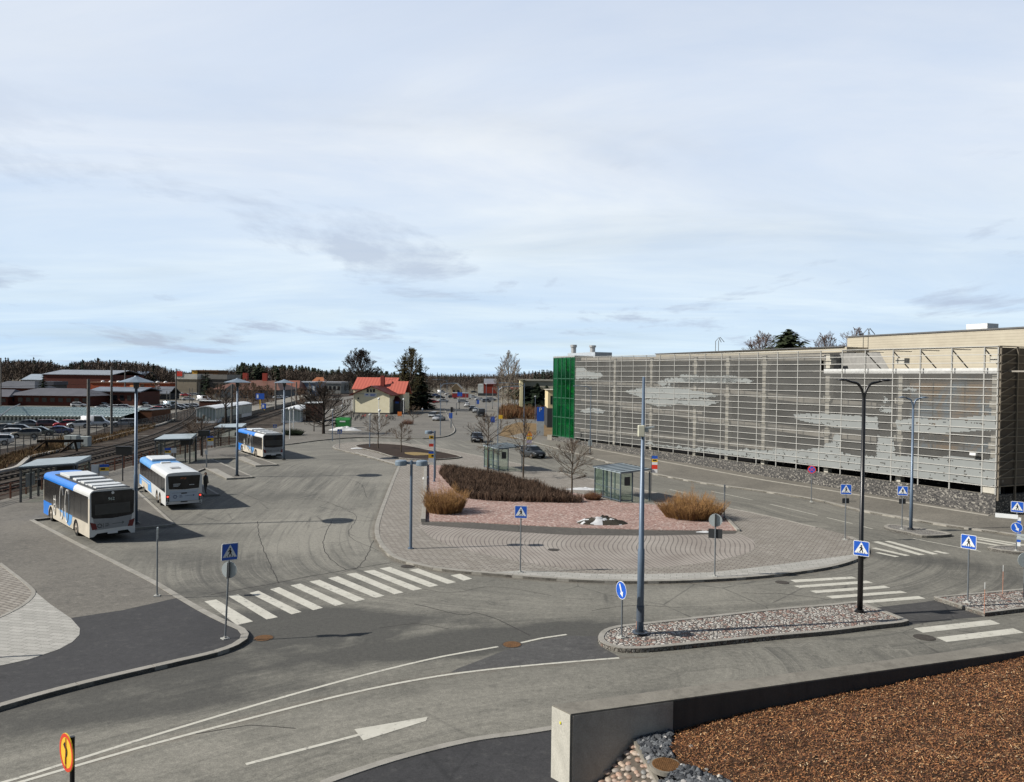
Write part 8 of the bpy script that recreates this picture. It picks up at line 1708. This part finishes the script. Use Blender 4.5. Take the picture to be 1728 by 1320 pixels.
for i in range(6): f = MB(); f.box(w*i/6,w*i/6+.35,-.3,-.1,0,ze_*.7); f.build('column', m_white, t)
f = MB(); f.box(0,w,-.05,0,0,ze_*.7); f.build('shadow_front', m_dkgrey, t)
t,w,ze_,zr3 = bld(924,940,722,658.5,658,14,(.66,.55,.33),(.5,.45,.35),'pale yellow office building with narrow windows beside the green tower',roof='flat')
for i in range(3): f = MB(); f.box(.5+i*1.0,.95+i*1.0,-.06,0,ze_*.62,ze_*.85); f.build('window', m_cg, t)
f = MB(); f.box(-.1,w,-.08,14,0,ze_*.52); f.build('dark_base', m_dkgrey, t)
# ================================================================= WOODS
def proto_bare(rr, h, w):
    f = MB(); k = 0
    f.bar((0,0,0),(0,0,h*.75),.22,.22)
    for i in range(120):
        a = rr.uniform(0,6.28); el = rr.uniform(-1,1); q = rr.random()**.4; r = w/2*q*math.sqrt(1-el*el*.8); c = Vector((r*math.cos(a), r*math.sin(a), h*(.60+.36*el*q))); o_ = Vector((math.cos(a)*.5, math.sin(a)*.5, rr.uniform(.5,1.3))).normalized(); L2 = h*rr.uniform(.035,.08); s_2 = Vector((-math.sin(a), math.cos(a), rr.uniform(-.4,.4)))*rr.uniform(.05,.10); k = len(f.v)
        f.v += [tuple(c-o_*L2-s_2), tuple(c-o_*L2+s_2), tuple(c+o_*L2*.2+s_2*2.2), tuple(c+o_*L2), tuple(c+o_*L2*.2-s_2*2.2)]; f.f.append((k,k+1,k+2,k+3,k+4)); f.mi.append(0)
    return f
def proto_con(rr, h, w, pine=False):
    f = MB(); f.bar((0,0,0),(0,0,h*.9),.3,.3)
    n = 12
    for i in range(n):
        a = i/n; z0 = h*((.35 if pine else .1)+(.62 if pine else .88)*a); r = (w/2*(1-a)**.9+.25) if not pine else w/2*math.sin(math.pi*(.25+.7*a)); m_ = 8
        for j in range(m_):
            t_ = rr.uniform(0,6.28); d = Vector((math.cos(t_), math.sin(t_),0)); s = Vector((-d.y,d.x,0)); rl = r*rr.uniform(.7,1.2); k = len(f.v); b = Vector((0,0,z0+h*.06))
            f.v += [tuple(b), tuple(b+d*rl*.7+s*rl*.45-Vector((0,0,h*.05))), tuple(b+d*rl*1.1-Vector((0,0,h*.08))), tuple(b+d*rl*.7-s*rl*.45-Vector((0,0,h*.05)))]; f.f.append((k,k+1,k+2,k+3)); f.mi.append(0)
    return f
def forest(name, label, spots, mats, seed):
    rr = random.Random(seed); pr = []
    for i in range(5): pr.append((proto_bare(rr,14,7.5),rr.choice((0,0,3)))) 
    for i in range(4): pr.append((proto_con(rr,15,5),1))
    for i in range(3): pr.append((proto_con(rr,15,6,True),2))
    V = []; F = []; MI = []; off = 0
    for (x, y, z, h, kind) in spots:
        c = pr[rr.randrange(0,5)] if kind == 'b' else pr[rr.randrange(5,9)] if kind == 's' else pr[rr.randrange(9,12)]
        v = np.array(c[0].v); s = h/15.0; a = rr.uniform(0,6.28); ww = s*rr.uniform(.85,1.2); R_ = np.array([[math.cos(a)*ww,-math.sin(a)*ww,0],[math.sin(a)*ww,math.cos(a)*ww,0],[0,0,s]]); v = v@R_.T+np.array([x,y,z]); V.append(v); F += [tuple(i+off for i in q) for q in c[0].f]; MI += [c[1] if kind != 'b' else rr.choice((0,3))]*len(c[0].f); off += len(v)
    me = bpy.data.meshes.new(name); me.from_pydata(np.concatenate(V).tolist(), [], F)
    for m_ in mats: me.materials.append(m_)
    me.polygons.foreach_set('material_index', MI); me.update(); o = bpy.data.objects.new(name, me); COL.objects.link(o); o['label'] = label; o['category'] = 'wood'; o['kind'] = 'stuff'; return o
fm = [P('wood_twigs', (.095,.072,.058), .95, 0, .35, .05), P('wood_spruce', (.022,.033,.022), .95, 0, .4, .05), P('wood_pine', (.036,.046,.026), .95, 0, .4, .05), P('wood_twigs_grey', (.125,.102,.085), .95, 0, .35, .05)]
def rowspots(prof, Y0, Y1, rows, sp, mix, seed, zfun=None):
    """trees in rows whose tops follow a skyline given as (px, top_y)"""
    rr = random.Random(seed); X_ = [p[0] for p in prof]; T_ = [p[1] for p in prof]; o = []
    for r_ in range(rows):
        Y = Y0+(Y1-Y0)*r_/max(1,rows-1); x = X_[0]
        while x < X_[-1]:
            x += sp*FPX/Y*rr.uniform(.6,1.4); top = float(np.interp(x, X_, T_))+rr.choice((rr.uniform(0,2),rr.uniform(.5,4.5)))+(2.5 if r_ < rows*.5 else 0); YY = Y+rr.uniform(-8,8); p = atY(x, top, YY); z = zfun(p.x, YY) if zfun else 0; h = p.z-z
            if h < 3: h = 3+rr.random()*3
            if h > 24: z = p.z-rr.uniform(15,20); h = p.z-z
            m_ = mix(x, r_/rows, rr); o.append((p.x, YY, z, h, m_))
    return o
def mixL(x, q, rr): return 's' if rr.random() < (.10 if x < 120 else .28 if x < 220 else .12)*(1 if q > .6 else .3) else 'b'
forest('left_wood', 'brown bare wood with dark spruce tops along the skyline at the left', rowspots([(-60,608),(0,601),(60,600),(80,603),(95,607),(108,612),(120,608),(140,601),(150,603),(160,600),(185,603),(200,602),(225,604),(250,607),(270,611),(285,618),(300,621)], 530, 660, 8, 3.9, mixL, 1), fm, 1)
def mixM(x, q, rr): return ('p' if rr.random() < .6 else 's') if ((400 < x < 445 or 460 < x < 480) and rr.random() < .75) or (x > 480 and q > .5 and rr.random() < .8) else 'b'
forest('town_brush', 'brown bare trees and brush between the halls at the left', rowspots([(-40,642),(60,641),(118,642),(124,639),(190,640),(240,641),(300,642),(330,641),(395,640),(420,639),(470,641),(530,640),(590,640)], 452, 486, 3, 3.4, lambda x,q,rr: 's' if rr.random() < .08 else 'b', 7), fm, 7)
forest('middle_wood', 'mixed pines and bare trees on the low rise in the middle distance', rowspots([(285,624),(330,623),(370,622),(392,616),(400,611),(412,609),(430,611),(445,609),(458,613),(480,614),(495,613),(515,615),(530,619),(548,622),(570,621),(600,622),(650,624),(700,626)], 580, 720, 7, 5, mixM, 2), fm, 2)
def mixF(x, q, rr): return 's' if rr.random() < (.42 if q > .6 else .08) else 'b'
forest('far_wood', 'wide dark wood closing the view at the end of the street', rowspots([(280,623),(330,622),(450,620),(560,622),(620,624),(690,626.5),(760,627.5),(830,627.5),(880,625),(930,622),(1000,618),(1100,615)], 740, 1050, 9, 6.5, mixF, 3), fm, 3)
forest('right_wood', 'reddish bare wood right of the street in front of the far dark ridge', rowspots([(700,640),(740,638),(780,637),(830,634),(870,627),(900,622),(930,621),(960,618)], 490, 620, 6, 4.5, lambda x,q,rr: 's' if (x > 900 and rr.random() < .4) else 'b', 4), fm, 4)
for i, (x, yb, Y, yt) in enumerate(((73,655,300,630),(347,650,330,623),(351,652,325,626))):
    b, hh = treeY(x, yt, Y); conifer(b, hh, 7, ['lone dark spruce between the grey roofs at left','tall dark spruce before the brown apartment building','second dark spruce close before the brown apartment building'][i], 80+i, m_needle, 'spruce', dens=.6)
bare_tree(at(716,690),None,9,'bare birch right of the spruce far down the forecourt',90,.2,.2,18,nsub=(4,3,2),H_=11,mats=(m_birch,m_twig),name='birch_tree')
bare_tree(at(540,700),None,9,'bare tree between the stair shelter and the station house',91,.2,.25,18,nsub=(4,3,2),H_=9)
for i, (x, yb, w_, h_) in enumerate(((402,690,7,8),(414,688,8,9),(427,689,7,8),(438,688,6,7),(372,680,6,7),(356,684,5,6),(452,684,6,7),(506,694,5,7),(262,676,5,7),(240,672,5,6))):
    bare_tree(at(x,yb),None,w_,['bare brown tree behind the grey mast, first before the red-roofed building','bare brown tree second in the row in front of the red-roofed building','bare brown tree third in the row in front of the red-roofed building','bare brown tree at the right end of the row before the red-roofed building','bare tree by the left corner of the grey building','small bare tree above the brown hut','bare tree beyond the railway platform sign','thin bare tree left of the brick lift block','thin bare tree in the far car park right of the hat lamp','thin bare tree beside the small brick annex'][i],100+i,.1,.14,18,nsub=(6,4),H_=h_,mats=(m_bark_,P('brush_brown',(.15,.10,.07),.9,0,.3,.6)),shape='vase',group='bare trees around the far car park')
for k, c, p, h, lb in [('sedan','silver',(748,679),8,'silver car in the distant lot left of the far junction'),('hatch','white',(716,675),8,'white car in the distant lot by the thick dark pole'),('wagon','dark',(764,672),8,'dark car in the distant lot before the beige house'),('hatch','blue',(736,669),8,'blue car in the farthest lot'),('sedan','red',(770,664),8,'red car far away near the beige house'),('van','white',(745,664),8,'white van far away in the centre'),('sedan','white',(810,676),8,'white car right of the small blue sign'),('hatch','grey',(821,679),8,'grey car before the dark red building'),('wagon','silver',(829,676),8,'silver estate car before the dark red building'),('sedan','dark',(800,663),8,'dark car at the foot of the white end wall')]: car(k, c, p, h, lb, group=g3_, name='car')
for i, (x, yb, yt) in enumerate(((706,690,664),(713,690,664),(727,686,660),(775,690,668),(786,676,655),(831,690,654),(770,700,680))):
    b = at(x, yb); t = thing('slim_post', ['slim distant post close right of the dark spruce','slim distant post left of the thick dark pole','slim distant post between the thick dark pole and the street lamp','slim distant post left of the lorry at the far junction','slim distant post right of the lorry at the far junction','slim distant post before the dark red cladded building','short slim post on the forecourt right of the traffic light'][i], 'post', b, 0, 'slim distant posts'); f = MB(); f.cyl((0,0),.10,0,hgt(b,x,yt),6); f.build('pole', m_gpole, t); f = MB(); f.cyl((0,0),.16,0,.4,6); f.build('foot', m_dkgrey, t)
# distant ridge ground
f = MB(); n = 60
for j, (Y, z0) in enumerate(((1080,0),(1300,12),(1700,12))):
    for i in range(n+1): x = -1600+3200*i/n; f.v.append((x, Y, z0 and z0+6*noise.noise(Vector((x*.003,Y*.01,0)))))
for j in range(2):
    for i in range(n): f.f.append((j*(n+1)+i,j*(n+1)+i+1,(j+1)*(n+1)+i+1,(j+1)*(n+1)+i)); f.mi.append(0)
f.build('hills', P('ridge_ground', (.03,.036,.026), .95, 0, .3, .01), **STR)
for p_ in list(bpy.data.objects):
    if p_.type == 'MESH' and len(p_.data.vertices) == 0: bpy.data.objects.remove(p_)

# ---- one calibration of all reflectances to the exposure set at the top
KA = 0.80
for m_ in bpy.data.materials:
    if not m_.use_nodes or 'Principled BSDF' not in m_.node_tree.nodes: continue
    tr_e = m_.node_tree; bb = tr_e.nodes['Principled BSDF']; ip = bb.inputs['Base Color']
    if ip.is_linked:
        src = ip.links[0].from_socket; n_ = tr_e.nodes.new('ShaderNodeMix'); n_.data_type = 'RGBA'; n_.blend_type = 'MULTIPLY'; n_.inputs[0].default_value = 1; n_.inputs[7].default_value = (KA, KA, KA, 1); tr_e.links.new(src, n_.inputs[6]); tr_e.links.new(n_.outputs[2], ip)
    else: c_ = ip.default_value; ip.default_value = (c_[0]*KA, c_[1]*KA, c_[2]*KA, 1)
